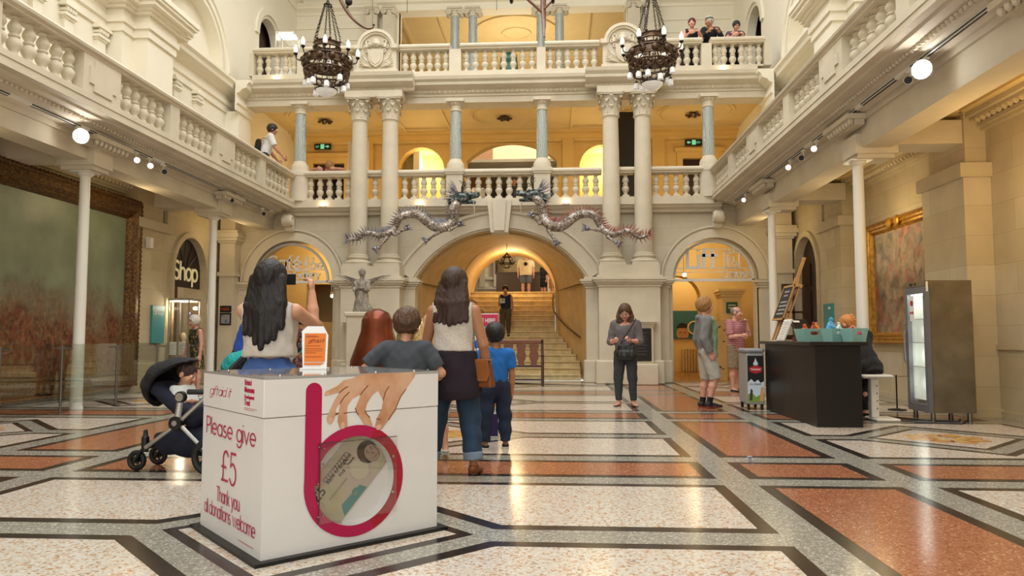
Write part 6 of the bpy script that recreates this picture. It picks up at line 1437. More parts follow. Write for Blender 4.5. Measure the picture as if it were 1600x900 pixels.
# ================================================================== parts of the old aeroplane hanging above
PROPW = mat('varnished_ash', '#6d4022', .35, var=.3, vscale=5)
t = thing('aeroplane_skid', 'curved brown wooden landing skid hanging from above beside the left shield', 'aeroplane skid', W(560, 20, 13.0), group='aeroplane skids')
base = Vector(t.location)
m = MB(); m.tube(catmull([W(505,-70,13.0)-base, W(522,-25,13.0)-base, W(533,2,13.0)-base, W(546,23,13.0)-base, W(560,37,13.0)-base, W(573,44.5,13.0)-base, W(582,44,13.0)-base, W(584,40,13.0)-base], 5), [.055]*16+[.05-.0022*i for i in range(20)], 8, flat=.6); m.build('runner', PROPW, t, True)
m = MB(); m.tube([W(545,-40,13.0)-base, W(543,12,13.0)-base], .02, 8); m.ball(tuple(W(545,3,13.0)-base), .07, 10, 8, (1,1,1)); m.build('strut', CB, t, True)
m = MB(); m.tube([W(582,44,13.0)-base, W(582,-60,13.0)-base], .004, 5); m.tube([W(584,40,13.0)-base, W(584,38,13.0)-base], .02, 5); m.build('wire', IRON, t)
t = thing('aeroplane_skid', 'straight brown wooden landing skid seen end on above the middle of the gallery', 'aeroplane skid', W(850, 20, 12.0), group='aeroplane skids')
base = Vector(t.location)
m = MB(); m.tube([W(850,58,12.0)-base, W(850,40,12.3)-base, W(849,10,12.6)-base, W(848,-60,12.8)-base], [.012,.035,.05,.055], 8); m.build('runner', PROPW, t, True)
m = MB(); m.tube([W(812,-12,12.5)-base, W(848,20,12.5)-base], .025, 8); m.tube([W(885,-20,12.5)-base, W(850,14,12.5)-base], .02, 8); m.build('strut', PROPW, t, True)
for px in (799, 864): m = MB(); c_ = W(px, -6, 12.5)-base; m.torus(tuple(c_), .10, .03, 20, 8, 'x'); m.ball(tuple(c_), .03, 8, 6); m.build('wheel', CB, t, True)
for px, py in ((636, 20), (776, 16)):
    m = MB(); a_ = W(px, py, 14.5); m.tube([a_, a_+Vector((0,0,6))], .006, 5); tag(m.build('suspension_wire', IRON, None), 'thin dark wire hanging down at the top, %s of the middle columns' % ('left' if px < 700 else 'right'), 'wire', 'suspension wires')

# ================================================================== odds and ends
t = thing('radiator', 'cream cast-iron radiator with pipes on the right wall at the edge of the view', 'radiator', (5.86, 8.55, 0))
for k in range(9): m = MB(); y = -.52+.105*k*1.1; m.bbox(-.12, .08, y-.04, y+.04, .12, .98, .035); m.build('section', WHITEP, t, True)
m = MB(); m.tube([(-.02,.60,.55),(-.02,.66,.55),(-.02,.66,.40),(-.02,.60,.36)], .03, 8); m.tube([(-.02,.56,.2),(-.02,.70,.2),(-.02,.74,.1),(-.02,.74,.0)], .025, 8); m.build('pipes', WHITEP, t, True)
for y in (-.4, .42): m = MB(); m.bbox(-.1, .06, y-.03, y+.03, 0, .13, .01); m.build('foot', WHITEP, t)
m = MB(); random.seed(3)
vs = [(random.uniform(-.035,.035), random.uniform(-.03,.03), random.uniform(0,.05)) for _ in range(14)]; m.add(vs, [tuple(random.sample(range(14), 3)) for _ in range(26)])
tag(m.build('crumpled_paper', mat('foil_paper', '#c9cbd4', .3), None, loc=(1.72, 6.68, .003)), 'scrap of crumpled white paper dropped on the floor', 'litter')
t = thing('security_camera', 'small white box camera on the left pier beside the painting', 'camera', (X(-1, 7.06), 14.5, 3.05))
m = MB(); m.bbox(0, .12, -.05, .05, -.12, .1, .01); m.build('body', WHITEP, t); m = MB(); m.box(-.02, .03, -.02, .02, .05, .12); m.build('bracket', WHITEP, t)
for x, y, z, h, wd, c, lb, nm in ((q(978)+.42, 20.4, 4.5, 2.95, .75, '#2b2926', 'tall dark grey display panel between the right pair of giant columns', 'exhibition_board'), (-5.7, 20.6, 4.5, 2.3, .6, '#d9d4c6', 'white display board between the left pair of giant columns', 'exhibition_board')):
    t = thing(nm, lb, 'display panel', (x, y, z)); m = MB(); m.bbox(-wd/2, wd/2, -.04, .04, .12, h, .01); m.build('board', mat('board'+c[1:], c, .6), t); m = MB(); m.box(-wd/2, wd/2, -.2, .2, 0, .12); m.build('foot', CB, t)
t = thing('landing_display_case', 'large glazed exhibition case with cream back panel at the top of the stairs', 'display case', (-1.25, 27.6, 2.555))
m = MB(); m.box(-1.0, .95, 0, .8, 0, 1.0); m.box(-1.05, 1.0, -.03, .83, .96, 1.02); m.build('base', mat('brown_plinth', '#46301f', .5), t); m = MB(); m.box(-1.0, .95, .7, .8, 1.02, 2.75); m.build('back_panel', mat('cream_panel', '#c9b183', .6), t); m = MB(); m.box(-1.05, -1.0, -.02, .82, 1.02, 2.8); m.box(.95, 1.0, -.02, .82, 1.02, 2.8); m.box(-1.05, 1.0, -.02, .82, 2.75, 2.95); m.build('frame', mat('brown_plinth', '#46301f', .5), t); m = MB(); m.box(-1.0, .95, 0, .01, 1.02, 2.75); m.build('glass', glass('case_glass', alpha=.08), t)
m = MB(); m.box(-.3, .2, .68, .70, 1.4, 2.2); m.ball((.32,.66,1.65), .18, 14, 8, (1.3,.2,.8)); m.build('exhibit', mat('pale_exhibit', '#e2d4a8', .6), t)
t = thing('red_banner', 'narrow red banner hanging beside the landing at the top of the stairs', 'banner', (-2.62, 24.6, 4.0)); m = MB(); m.box(-.06, .06, -.02, .02, -.05, 1.2); m.build('cloth', mat('red_cloth', '#8e2a18', .7), t); m = MB(); m.box(-.08, .08, -.03, .03, 1.2, 1.23); m.build('rod', IRON, t)
t = thing('stair_lantern', 'dark iron hanging lantern inside the great stair arch', 'lantern', (XC, 20.4, 3.05)); m = MB(); m.torus((0,0,.12), .2, .015, 20, 6); m.torus((0,0,.3), .12, .012, 16, 6); m.torus((0,0,0), .07, .01, 12, 6)
for i in range(6): g = 2*PI*i/6; m.tube([(.2*math.cos(g), .2*math.sin(g), .12), (.12*math.cos(g), .12*math.sin(g), .3), (0,0,.42)], .01, 5); m.tube([(.2*math.cos(g), .2*math.sin(g), .12), (.26*math.cos(g), .26*math.sin(g), .2)], .012, 5); m.tube([(.2*math.cos(g), .2*math.sin(g), .12), (.07*math.cos(g), .07*math.sin(g), 0)], .008, 5)
m.build('cage', IRON, t, True); m = MB(); m.tube([(0,0,.42),(0,0,.68)], .01, 6); m.build('chain', IRON, t)
m = MB(); m.tube(catmull([(XC+1.30, 22.2, 2.4), (XC+1.30, 21.2, 1.9), (XC+1.62, 20.3, 1.45), (XC+2.0, 19.3, 1.1)], 5), .025, 8); tag(m.build('stair_rope', mat('dark_rope', '#4b2c1a', .6), None, True), 'dark handrail rope curving down the right side of the stairs', 'handrail')
m = MB(); m.tube(catmull([(XC-1.30, 22.8, 3.3), (XC-1.30, 21.8, 2.9), (XC-1.32, 21.0, 2.5)], 5), .03, 8); tag(m.build('brass_handrail', mat('brass_rail', '#8a6a2c', .35, metal=.8), None, True), 'short brass handrail on the left side of the stairs', 'handrail')
t = thing('gallery_display_case', 'lit white glass case on the top floor beside the arched dark door at far left', 'display case', (-7.6, 19.9, 7.76)); m = MB(); m.box(-.25, .25, -.25, .25, 0, .9); m.build('base', WHITEP, t)
m = MB()
for x in (-.25, .25):
    for y in (-.25, .25): m.box(x-.012, x+.012, y-.012, y+.012, .9, 1.95)
m.box(-.26, .26, -.26, .26, 1.93, 1.96); m.build('frame', WHITEP, t); m = MB(); m.box(-.24, .24, -.24, .24, .9, 1.93); m.build('glass', glass('case_glass', alpha=.08), t); m = MB(); m.lathe([(.08,.91),(.12,1.1),(.05,1.3),(.1,1.5),(.03,1.6)], n=12); m.build('exhibit', mat('pale_exhibit', '#e2d4a8', .6), t, True); m = MB(); m.box(-.2, .2, -.2, .2, 1.9, 1.925); m.build('lamp', mat('case_lamp2', (1,1,1), .4, emit=(1,.9,.75), estr=5.), t)
t = thing('column_radiator', 'cream radiator against the far wall seen through the lift arch', 'radiator', (4.32, 23.6, 0))
for k in range(7): m = MB(); x = -.27+.09*k; m.bbox(x-.035, x+.035, -.06, .06, .0, .75, .02); m.build('section', mat('cream_iron', '#cdb88a', .5), t)
t = thing('magnifier_poster', 'poster of a child behind a magnifying glass seen through the lift arch', 'poster', (4.22, 23.74, 1.5)); m = MB(); m.box(-.45, .45, 0, .03, -.45, .45); m.build('sheet', mat('poster_teal', '#2f6b78', .5), t); m = MB(); m.prism([(a_, b_) for a_, b_ in arc(-.15,-.28,.2,0,360,24)[:-1] if b_ > -.44], 'y', -.006, 0); m.build('face_print', mat('print_tan', '#b5855c', .5), t); m = MB(); m.prism([(a_, b_) for a_, b_ in arc(-.15,-.14,.2,10,170,16)], 'y', -.009, 0); m.box(-.25, -.17, -.01, 0, -.26, -.24); m.box(-.12, -.04, -.01, 0, -.26, -.24); m.build('hair_print', CB, t); m = MB(); m.torus((.22,-.02,-.1), .2, .025, 24, 6, 'y'); m.build('lens_print', mat('print_cream', '#e3d3a8', .5), t)
t = thing('hole_screen', 'pale wooden screen with dark peg holes just inside the lift arch', 'screen', (4.02, 18.95, 0)); m = MB(); m.bbox(-.35, .35, 0, .05, 0, 1.55, .006); m.build('panel', mat('maple_panel', '#c79a55', .5, var=.12, vscale=4), t); m = MB(); random.seed(5)
for k in range(16): x, z = random.uniform(-.3,.3), random.uniform(.15,1.45); m.tube([(x-.03, -.004, z-.01), (x+.02, -.004, z+.012)], .014, 6)
m.build('pegs', CB, t)
t = thing('lift_sign', 'small green square sign on the column inside the lift arch', 'sign', (LIFT+.88, 20.07, 1.9)); m = MB(); m.bbox(-.15, .15, -.02, 0, -.15, .15, .004); m.build('plate', mat('dark_green_sign', '#1f5a3c', .5), t); m = MB(); m.box(-.1, .1, -.022, -.02, .05, .08); m.box(-.1, .05, -.022, -.02, -.02, .01); m.build('lettering', WHITES, t)
t = thing('cafe_screen', 'light wooden screen with bolts inside the cafe arch', 'screen', (CAFE+.68, 18.9, 0)); m = MB(); m.bbox(-.42, .42, 0, .05, 0, 1.5, .006); m.build('panel', mat('maple_panel', '#c79a55', .5, var=.12, vscale=4), t); m = MB()
for k in range(6): m.tube([(.36,-.006,.15+.25*k),(.36,.0,.15+.25*k)], .015, 8)
m.build('bolts', CB, t)
for x, z, lb in ((CAFE+.62, 2.28, 'lit spotlight inside the cafe arch'), (CAFE+.92, 2.18, 'second lit spotlight inside the cafe arch, nearer the pier')):
    t = thing('cafe_spotlight', lb, 'spotlight', (x, 19.2, z), group='spotlights inside the cafe arch'); m = MB(); m.tube([(0,0,.0),(.05,-.08,-.08)], [.04,.055], 12); m.tube([(0,0,0),(0,0,.25)], .01, 6); m.build('head', TRACKW, t, 40); m = MB(); m.tube([(.051,-.081,-.081),(.053,-.084,-.084)], .05, 12); m.build('lens', mat('cafe_lens', (1,1,1), .3, emit=(1,.85,.6), estr=14.), t)
t = thing('lift_spotlight', 'glowing spotlight hanging just inside the lift arch behind the sign', 'spotlight', (LIFT-.58, 19.0, 2.75)); m = MB(); m.tube([(0,0,0),(0,-.1,-.05)], [.04,.055], 12); m.tube([(0,0,0),(0,0,.6)], .01, 6); m.build('head', TRACKW, t, 40); m = MB(); m.tube([(0,-.101,-.0505),(0,-.104,-.052)], .05, 12); m.build('lens', mat('cafe_lens', (1,1,1), .3, emit=(1,.85,.6), estr=14.), t)

t = thing('glazed_door_leaf', 'dark wooden glazed door leaf standing open beside the doorway behind the easel', 'door leaf', (5.12, 16.05, 0))
m = MB()
for x0, x1, z0, z1 in ((-.24,-.19,0,2.25), (.19,.24,0,2.25), (-.19,.19,0,.25), (-.19,.19,2.15,2.25), (-.19,.19,1.05,1.15), (-.02,.02,.25,1.05), (-.02,.02,1.15,2.15), (-.19,.19,.62,.66), (-.19,.19,1.62,1.66)): m.box(x0, x1, -.03, .03, z0, z1)
m.build('frame', DARKWOOD, t); m = MB(); m.box(-.19, .19, -.004, .004, .25, 2.15); m.build('glass', glass('case_glass', alpha=.08), t)
t = thing('carved_vine', 'dark carved vine creeping up the jamb beside the shop doorway', 'carving', (X(-1, 7.02), 17.3, 0)); m = MB(); random.seed(11)
for k in range(26):
    z = .2+.11*k; y = random.uniform(-.1,.1); m.tube([(0,y,z),(.03,y+random.uniform(-.12,.12),z+.08),(0,y+random.uniform(-.12,.12),z+.17)], [.012,.02,.008], 6)
    m.ball((.02, y+random.uniform(-.1,.1), z+.05), .04, 7, 5, (.5,1,.7))
m.build('foliage', mat('carved_brown', '#6a5232', .7), t, True)

UPL = mat('uplight_lens', (1,1,1), .3, emit=(1,.78,.5), estr=6.)
for x, z, wh in ((q(500), 4.335, 'under the left end of the gallery balusters'), (q(655), 4.335, 'left of the left dragon head'), (q(885), 4.335, 'right of the right dragon head'), (q(1000), 4.335, 'between the right giant columns and the corner'), (q(420), 7.585, 'at the foot of the top balustrade behind the left chandelier'), (q(1130), 7.585, 'at the foot of the top balustrade below the onlookers')):
    t = thing('uplighter', 'small warm uplighter '+wh, 'light', (x, 17.66, z), group='uplighters on the cornices')
    m = MB(); m.bbox(-.09, .09, -.022, .022, 0, .03, .004); m.build('case', STONE, t); m = MB(); m.box(-.08, .08, -.016, .016, .03, .033); m.build('lens', UPL, t)
    point('uplight', (x, 17.64, z+.07), 1.1, (1, .72, .42), .04)
# ================================================================== people
def v3(*a): return np.array(a, float)
def nrm(a): a = np.array(a, float); return a/(np.linalg.norm(a)+1e-9)
def skin_mat(name, col, rough=.5): return mat(name, col, rough, var=.06, vscale=14)
LIGHT_SKIN = skin_mat('light_skin', '#cf9a7c'); TAN_SKIN = skin_mat('tan_skin', '#b07a58'); PINK_SKIN = skin_mat('rosy_skin', '#d39a85')
EYEW = mat('eye_white', '#dfd8d0', .3); EYED = mat('eye_dark', '#241a16', .3); LIPS = mat('lips', '#a8594f', .5); BROW = mat('brow_hair', '#3a2a20', .8)
def hair_mat(name, c1, c2): return ramp_mat(name, [(.25, c1), (.5, c2), (.75, c1)], 16, .55, kind='noise', stretch=(9,9,.6), detail=5, bump=.35)
def cloth(name, c, rough=.85, var=.10, vs=9, bump=.15, bs=220): return mat(name, c, rough, var=var, vscale=vs, bump=bump, bscale=bs)
class Body:
    """pose in local space: front is +y, the person's right is +x"""
    def __init__(s, H, lean=0, side=0, hs=1., wide=1., armR=None, armL=None, legR=None, legL=None, head=(0,0,0), footR=0, footL=0, handR=None, handL=None, curl=(.5,.5), girth=1., seat=None, twist=0, child=False):
        s.H = H; s.hs = hs; s.wide = wide; s.girth = girth; s.curl = curl
        R = Matrix.Rotation(math.radians(twist), 3, 'Z') @ Matrix.Rotation(math.radians(side), 3, 'Y') @ Matrix.Rotation(-math.radians(lean), 3, 'X'); s.R = np.array(R)
        T = lambda *a: s.R @ v3(*a)*H
        s.pel = v3(0,0,0); hb = .30-(hs-1)*.055
        s.waist = T(0,0,.09); s.chest = T(0,.004,.20 if hs < 1.15 else .18); s.neck = T(0,-.012,hb); s.spine = s.R @ v3(0,0,1)
        sw = .103*wide
        s.sh = {+1: T(sw,-.01,hb-.03), -1: T(-sw,-.01,hb-.03)}
        hy, hp, hr = [math.radians(a) for a in head]
        RH = Matrix.Rotation(hy, 3, 'Z') @ Matrix.Rotation(hr, 3, 'Y') @ Matrix.Rotation(-hp, 3, 'X'); s.RH = np.array(RH)
        s.hc = s.neck+(s.R @ v3(0,.25,1))*.020*H+s.RH @ v3(0,.016,.078*hs)*H
        s.el, s.wr, s.hd = {}, {}, {}
        for sg, arm in ((1, armR), (-1, armL)):
            u, f = arm if arm else ((.12*sg, -.05, -1), (.05*sg, .12, -1))
            s.el[sg] = s.sh[sg]+nrm(u)*.168*H; s.wr[sg] = s.el[sg]+nrm(f)*.142*H
            s.hd[sg] = nrm(f)
        s.hn = {1: handR, -1: handL}
        s.hip, s.kn, s.an, s.ft = {}, {}, {}, {}
        for sg, leg, fy in ((1, legR, footR), (-1, legL, footL)):
            u, f = leg if leg else ((.03*sg, .02, -1), (0, -.02, -1))
            s.hip[sg] = v3(.052*sg*wide, 0, -.015)*H; L = .5-.03-(hs-1)*.1
            s.kn[sg] = s.hip[sg]+nrm(u)*L*.5*H; s.an[sg] = s.kn[sg]+nrm(f)*L*.47*H
            a = math.radians(fy); s.ft[sg] = nrm(f)*0+v3(-math.sin(a), math.cos(a), -.12)
        lo = min(s.an[1][2], s.an[-1][2])-.045*H
        s.z0 = -lo if seat is None else seat
        for d in (s.sh, s.el, s.wr, s.hip, s.kn, s.an):
            for k in d: d[k] = d[k]+v3(0,0,s.z0)
        for n in ('pel', 'waist', 'chest', 'neck', 'hc'): setattr(s, n, getattr(s, n)+v3(0,0,s.z0))
        P = np.array(list(s.sh.values())+list(s.el.values())+list(s.wr.values())+list(s.kn.values())+list(s.an.values())+[s.hc, s.pel])
        m = .14*H; s.lo = P.min(0)-v3(m, m, .06*H); s.hi = P.max(0)+v3(m, m, .11*H*hs)
    def field(s, res, lo=None, hi=None): return Field(s.lo if lo is None else lo, s.hi if hi is None else hi, res)
    def torso(s, f, t=0., to=1.):
        H, w, g = s.H, s.wide, s.girth; fr = s.R @ v3(0,1,0); rt = s.R @ v3(1,0,0)
        A = lambda p, rx, ry, rz: f.ell(p, (rx*H+t, ry*H+t, rz*H+t), .03*H, rot=s.R)
        A(s.pel, .088*w*g, .066*g, .07); A(s.waist, .074*w*g, .056*g, .075); A(s.chest, .092*w*g, .062*g, .085)
        f.cap(s.sh[1]*.82+s.sh[-1]*.18, s.sh[-1]*.82+s.sh[1]*.18, .040*H+t, .040*H+t, .03*H)
        return f
    def arm(s, f, sg, t=0., k=.015): 
        H = s.H*(1+.06*(s.girth-1)*4)
        f.cap(s.sh[sg], s.el[sg], .031*H+t, .0245*H+t, k).cap(s.el[sg], s.el[sg]*.55+s.wr[sg]*.45, .0245*H+t, .0235*H+t, k).cap(s.el[sg]*.55+s.wr[sg]*.45, s.wr[sg], .0235*H+t, .0155*H+t, k); return f
    def leg(s, f, sg, t=0., k=.02):
        H = s.H*(1+.05*(s.girth-1)*4); a, b, c = s.hip[sg], s.kn[sg], s.an[sg]
        f.cap(a, b, .056*H+t, .036*H+t, k); m = b*.66+c*.34+v3(0,-.008*H,0)
        f.cap(b, m, .034*H+t, .0365*H+t, k).cap(m, c, .0355*H+t, .0215*H+t, k); return f
    def foot(s, f, sg, t=0., k=.012):
        H = s.H; c = s.an[sg]; d = s.ft[sg]; b = v3(0,0,-.034*H)
        f.cap(c, c+b-d*v3(1,1,0)*.012*H, .021*H+t, .018*H+t, k).cap(c+b*.55-nrm(d)*.02*H, c+b+nrm(d)*.062*H+v3(0,0,.010*H), .018*H+t, .017*H+t, k).cap(c+b+nrm(d)*.055*H+v3(0,0,.008*H), c+b+nrm(d)*.098*H+v3(0,0,.014*H), .021*H+t, .015*H+t, k, flat=((0,0,1), .62)); return f
    def hand(s, f, sg, k=.006):
        H = s.H; w = s.wr[sg]; d = s.hd[sg]; n = s.hn[sg]; n = nrm(n) if n is not None else nrm(v3(-sg, 0, 0)-d*(-sg*d[0])); n = nrm(n-d*(n@d)); q = nrm(np.cross(d, n)); c = s.curl[0 if sg > 0 else 1]
        if q[1] < 0: q = -q                                   # q points to the thumb side
        f.cap(w, w+d*.045*H, .0155*H, .019*H, .01, flat=(n, .6)).cap(w+d*.03*H-q*.010*H, w+d*.03*H+q*.010*H, .0165*H, .0165*H, .01, flat=(n, .6))
        for i, L in enumerate((.040, .046, .043, .034)):
            o = w+d*.05*H+q*(.0165-.011*i)*H; a1 = c*.9; a2 = c*2.1; r = .0056*H
            p1 = o+(d*math.cos(a1)+n*math.sin(a1))*L*.55*H; p2 = p1+(d*math.cos(a2)+n*math.sin(a2))*L*.5*H
            f.cap(o-d*.008*H, p1, r*1.08, r, k*.6).cap(p1, p2, r, r*.82, k*.4)
        o = w+d*.016*H+q*.015*H; p1 = o+nrm(d*.7+q*.7+n*.25)*.026*H; p2 = p1+nrm(d*.9+q*.15+n*.4*c)*.022*H
        f.cap(o, p1, .0085*H, .0068*H, k).cap(p1, p2, .0066*H, .0055*H, k*.4); return f
    def hp(s, x, y, z): return s.hc+s.RH @ v3(x, y, z)*s.H*s.hs      # point in the head's own space
    def head(s, f):
        h = s.H*s.hs; E = lambda p, r, k=.012, op='add': f.ell(s.hp(*p), (r[0]*h, r[1]*h, r[2]*h), k, op, rot=s.RH)
        f.cap(s.neck-s.spine*.02*s.H, s.hp(0,-.012,-.03), .031*s.H, .029*s.H, .02)
        E((0,-.006,.016), (.0485,.060,.052), .01); E((0,.018,-.020), (.041,.040,.045), .02); E((0,.032,-.050), (.022,.022,.018), .02)
        f.cap(s.hp(0,.052,.010), s.hp(0,.066,-.016), .006*h, .0095*h, .008); E((0,.060,-.017), (.012,.007,.006), .005)
        for sg in (-1, 1): E((sg*.019,.060,.006), (.013,.010,.009), .008, 'sub'); E((sg*.019,.0505,.006), (.010,.010,.009), .003); E((sg*.052,-.004,-.003), (.0075,.016,.023), .004); E((sg*.03,.040,-.018), (.016,.016,.016), .015)
        E((0,.053,-.036), (.016,.007,.006), .004)
        return f
    def classify(s, C):
        """face marks on the body: 0 skin, 1 eye, 2 pupil, 3 lips, 4 brows"""
        q = (C-s.hc) @ s.RH/(s.H*s.hs); x, y, z = np.abs(q[:,0]), q[:,1], q[:,2]; m = np.zeros(len(C))
        f = y > .03
        m[f & (((x-.019)/.0115)**2+((z-.006)/.0058)**2 < 1)] = 1; m[f & (((x-.019)/.0052)**2+((z-.006)/.0056)**2 < 1)] = 2
        m[f & ((x/.0165)**2+((z+.0365)/.0062)**2 < 1)] = 3; m[f & (np.abs(x-.021) < .014) & (np.abs(z-.023+.02*(x-.02)) < .0032)] = 4
        return m
    def body(s, parent, skin, res, legs=True, hands=True, feet=True, brow=BROW, arms=(1,-1)):
        f = s.field(res); s.torso(f)
        for sg in (1, -1):
            if sg in arms:
                s.arm(f, sg)
                if hands: s.hand(f, sg)
            if legs: s.leg(f, sg, -.003*s.H); s.foot(f, sg)
        s.head(f); return f.build('body', [skin, EYEW, EYED, LIPS, brow], parent, classify=s.classify)
    def hair_cap(s, f, t=.006, front=.028, low=-.035, side=.0):
        """short hair following the skull, cut away from the face"""
        h = s.H*s.hs; f.ell(s.hp(0,-.010,.020), (.0485*h+t*h*1.2, .061*h+t*h, .0535*h+t*h*1.4), .01, rot=s.RH)
        f.cut(s.hp(0,-.03,low), s.RH @ v3(0,-.25,-1)); g = f.like(); g.ell(s.hp(0,.085,-.032), (.062*h, .068*h, .078*h), 0, rot=s.RH); g.cut(s.hp(0,front-.03+side,0), s.RH @ v3(0,-1,.1))
        f.D = np.maximum(f.D, -g.D); return f
    def headbox(s, m=.13, down=0.): h = s.H*s.hs; return s.hc-v3(m*h, m*h, m*h+down), s.hc+v3(m*h, m*h, m*h)
    def short_hair(s, parent, m_, t=.008, front=.03, low=-.035, wr=.004, res=.007, side=.0, extra=None):
        f = Field(*s.headbox(), res); s.hair_cap(f, t, front, low, side)
        if extra: extra(f)
        return f.build('hair', m_, parent, wrinkle=wr, wscale=(90,90,60))
    def long_hair(s, parent, m_, length, w=.062, res=.008, wr=.006, t=.008, front=.03, swing=0, taper=.8, fwd=-.035, rough=90, spread=.9, vee=.22):
        lo, hi = s.headbox(.16, length); f = Field(lo, hi, res); h = s.H*s.hs; s.hair_cap(f, t, front, -.06)
        g = f.like(); up = v3(0,0,1); bk = s.RH @ v3(0,1,0); bk[2] = 0; bk = nrm(bk); rt = v3(bk[1], -bk[0], 0)
        top = s.hp(0,-.015,.005)
        for q in np.linspace(-spread, spread, 7):
            a = top+rt*q*w*.75*h+bk*(-.032*h*(1-.45*abs(q))); b = a-up*(length*(1.0-vee*abs(q)+.05*math.sin(q*9)))+bk*(fwd*h)+rt*(q*w*(taper-.75)*h+swing*h); g.cap(a, (a*.5+b*.5)+bk*(-.006*h), .022*h, .024*h, .015); g.cap(a*.5+b*.5+bk*(-.006*h), b, .024*h, .013*h, .012)
        f.join(g, .015); return f.build('hair', m_, parent, wrinkle=wr*.55, wscale=(rough*1.7, rough*1.7, 5))
    def shoes(s, parent, m_, sole=None, t=.006, res=.007, high=.0, name='shoe'):
        for sg in (1, -1):
            c = s.an[sg]; f = Field(c-v3(.13,.13,.07)*s.H, c+v3(.13,.13,.05)*s.H, res); s.foot(f, sg, t); f.cut(c+v3(0,0,high*s.H-.008*s.H), (0,0,1)); f.cut(v3(0,0,c[2]-.0455*s.H+.010), (0,0,-1))
            o = f.build(name, m_, parent)
            if sole and o:
                g = Field(c-v3(.13,.13,.07)*s.H, c+v3(.13,.13,.05)*s.H, res*.8); s.foot(g, sg, t+.004); zb = c[2]-.0455*s.H; g.cut(v3(0,0,zb+.020), (0,0,1)); g.cut(v3(0,0,zb+.001), (0,0,-1)); g.build('sole', sole, o)
    def trousers(s, parent, m_, bottom=1., t=.010, res=.011, flare=0., wr=.006, top=.07, name='trousers', crotch=0., cuff=None):
        """bottom: 1 = to the ankle, .5 = to the knee"""
        f = s.field(res, s.lo, v3(s.hi[0], s.hi[1], s.pel[2]+.13*s.H)); H = s.H
        f.ell(s.pel, (.088*H*s.wide*s.girth+t, .066*H*s.girth+t, .075*H+t), .03*H); f.cap(s.pel, s.waist, .07*H*s.wide*s.girth+t, .062*H*s.wide*s.girth+t, .03*H, flat=(s.R @ v3(0,1,0), .78)); f.cut(s.pel+s.spine*top*H, s.spine)
        for sg in (1, -1):
            g = f.like(); a, b, c = s.hip[sg], s.kn[sg], s.an[sg]; gg = s.H*(1+.05*(s.girth-1)*4)
            g.cap(a, b, .060*gg+t, .042*gg+t+flare*.5, .02)
            if bottom > .55: e = b+(c-b)*((bottom-.5)*2); g.cap(b, e, .042*gg+t+flare*.5, (.042+(.027-.042)*((bottom-.5)*2))*gg+t+flare, .02); g.cut(e, nrm(c-b))
            else: e = a+(b-a)*min(1.12, bottom*2); g.cap(a, e, .06*gg+t, .046*gg+t+flare, .02); g.cut(e, nrm(b-a))
            f.join(g, .012)
            if cuff and bottom > .55:
                q = Field(e-v3(.1,.1,.1)*H, e+v3(.1,.1,.1)*H, res*.8); q.cap(e-(c-b)*.1, e+(c-b)*.1, .030*gg+t+flare+.008, .030*gg+t+flare+.008, 0); q.cut(e+nrm(c-b)*.01, nrm(c-b)); q.cut(e-nrm(c-b)*.055, -nrm(c-b)); q.build('turn_up', cuff, parent)
        return f.build(name, m_, parent, wrinkle=wr, wscale=(28,28,16))
    def top(s, parent, m_, sleeve=.6, hem=-.02, t=.012, res=.010, wr=.006, neck=.0, flare=.0, name='shirt', scoop=0., ease=1., fsl=.004, shoulder=1.):
        """sleeve: 0 none, .5 to the elbow, 1 to the wrist; hem: height relative to the hips as a share of stature"""
        f = s.field(res, v3(s.lo[0], s.lo[1], s.pel[2]-.2*s.H), s.hi); H = s.H; g1 = s.girth
        fr = s.R @ v3(0,1,0); A = lambda p, rx, ry, rz, k=.03: f.ell(p, (rx*H*s.wide*g1*ease+t, ry*H*g1*ease+t, rz*H+t), k*H, rot=s.R)
        A(s.chest, .094, .064, .088); A(s.waist, .082, .062, .08)
        f.cap(s.chest, s.pel+s.spine*hem*H, .078*H*s.wide*g1*ease+t, (.082*s.wide*g1*ease+flare)*H+t, .02*H, flat=(fr, .76))
        if sleeve > 0 or shoulder == 1.: f.cap(s.sh[1]*.9+s.sh[-1]*.1, s.sh[-1]*.9+s.sh[1]*.1, .040*H+t, .040*H+t, .03*H)
        else:
            f.cap(s.sh[1]*(.5+.5*shoulder)+s.sh[-1]*(.5-.5*shoulder), s.sh[-1]*(.5+.5*shoulder)+s.sh[1]*(.5-.5*shoulder), .040*H+t, .040*H+t, .03*H)
        f.cut(s.pel+s.spine*hem*H, -s.spine)
        if sleeve <= 0 and shoulder < 1.:
            for sg in (1, -1): f.cut(s.sh[sg]*(.5+.5*shoulder)+s.sh[-sg]*(.5-.5*shoulder)+s.R @ v3(sg*.016,0,0)*H, s.R @ v3(sg,0,.0))
        f.cut(s.neck+s.spine*(.012+neck)*H, nrm(s.spine+fr*.35+s.R @ v3(0,-.0,0)))
        if scoop > 0:
            q = f.like(); q.ell(s.neck+fr*.03*H+s.spine*.02*H, (.05*H*scoop, .09*H, .05*H*scoop), 0, rot=s.R); f.minus(q)
        for sg in (1, -1):
            if sleeve <= 0: break
            g = f.like(); a, b, c = s.sh[sg], s.el[sg], s.wr[sg]
            if sleeve <= .5: e = a+(b-a)*sleeve*2; g.cap(a, e, .037*H+t, .033*H+t+fsl, .01); g.cut(e, nrm(b-a))
            else: e = b+(c-b)*(sleeve-.5)*2; g.cap(a, b, .037*H+t, .029*H+t, .01).cap(b, e, .029*H+t, .021*H+t+fsl, .01); g.cut(e, nrm(c-b))
            f.join(g, .02)
        return f.build(name, m_, parent, wrinkle=wr, wscale=(26,26,14), seed=int(H*1000))
def person(label, x, y, rz, z=0, group=None, cat='person'): return thing('person', label, cat, (x, y, z), rz, group)
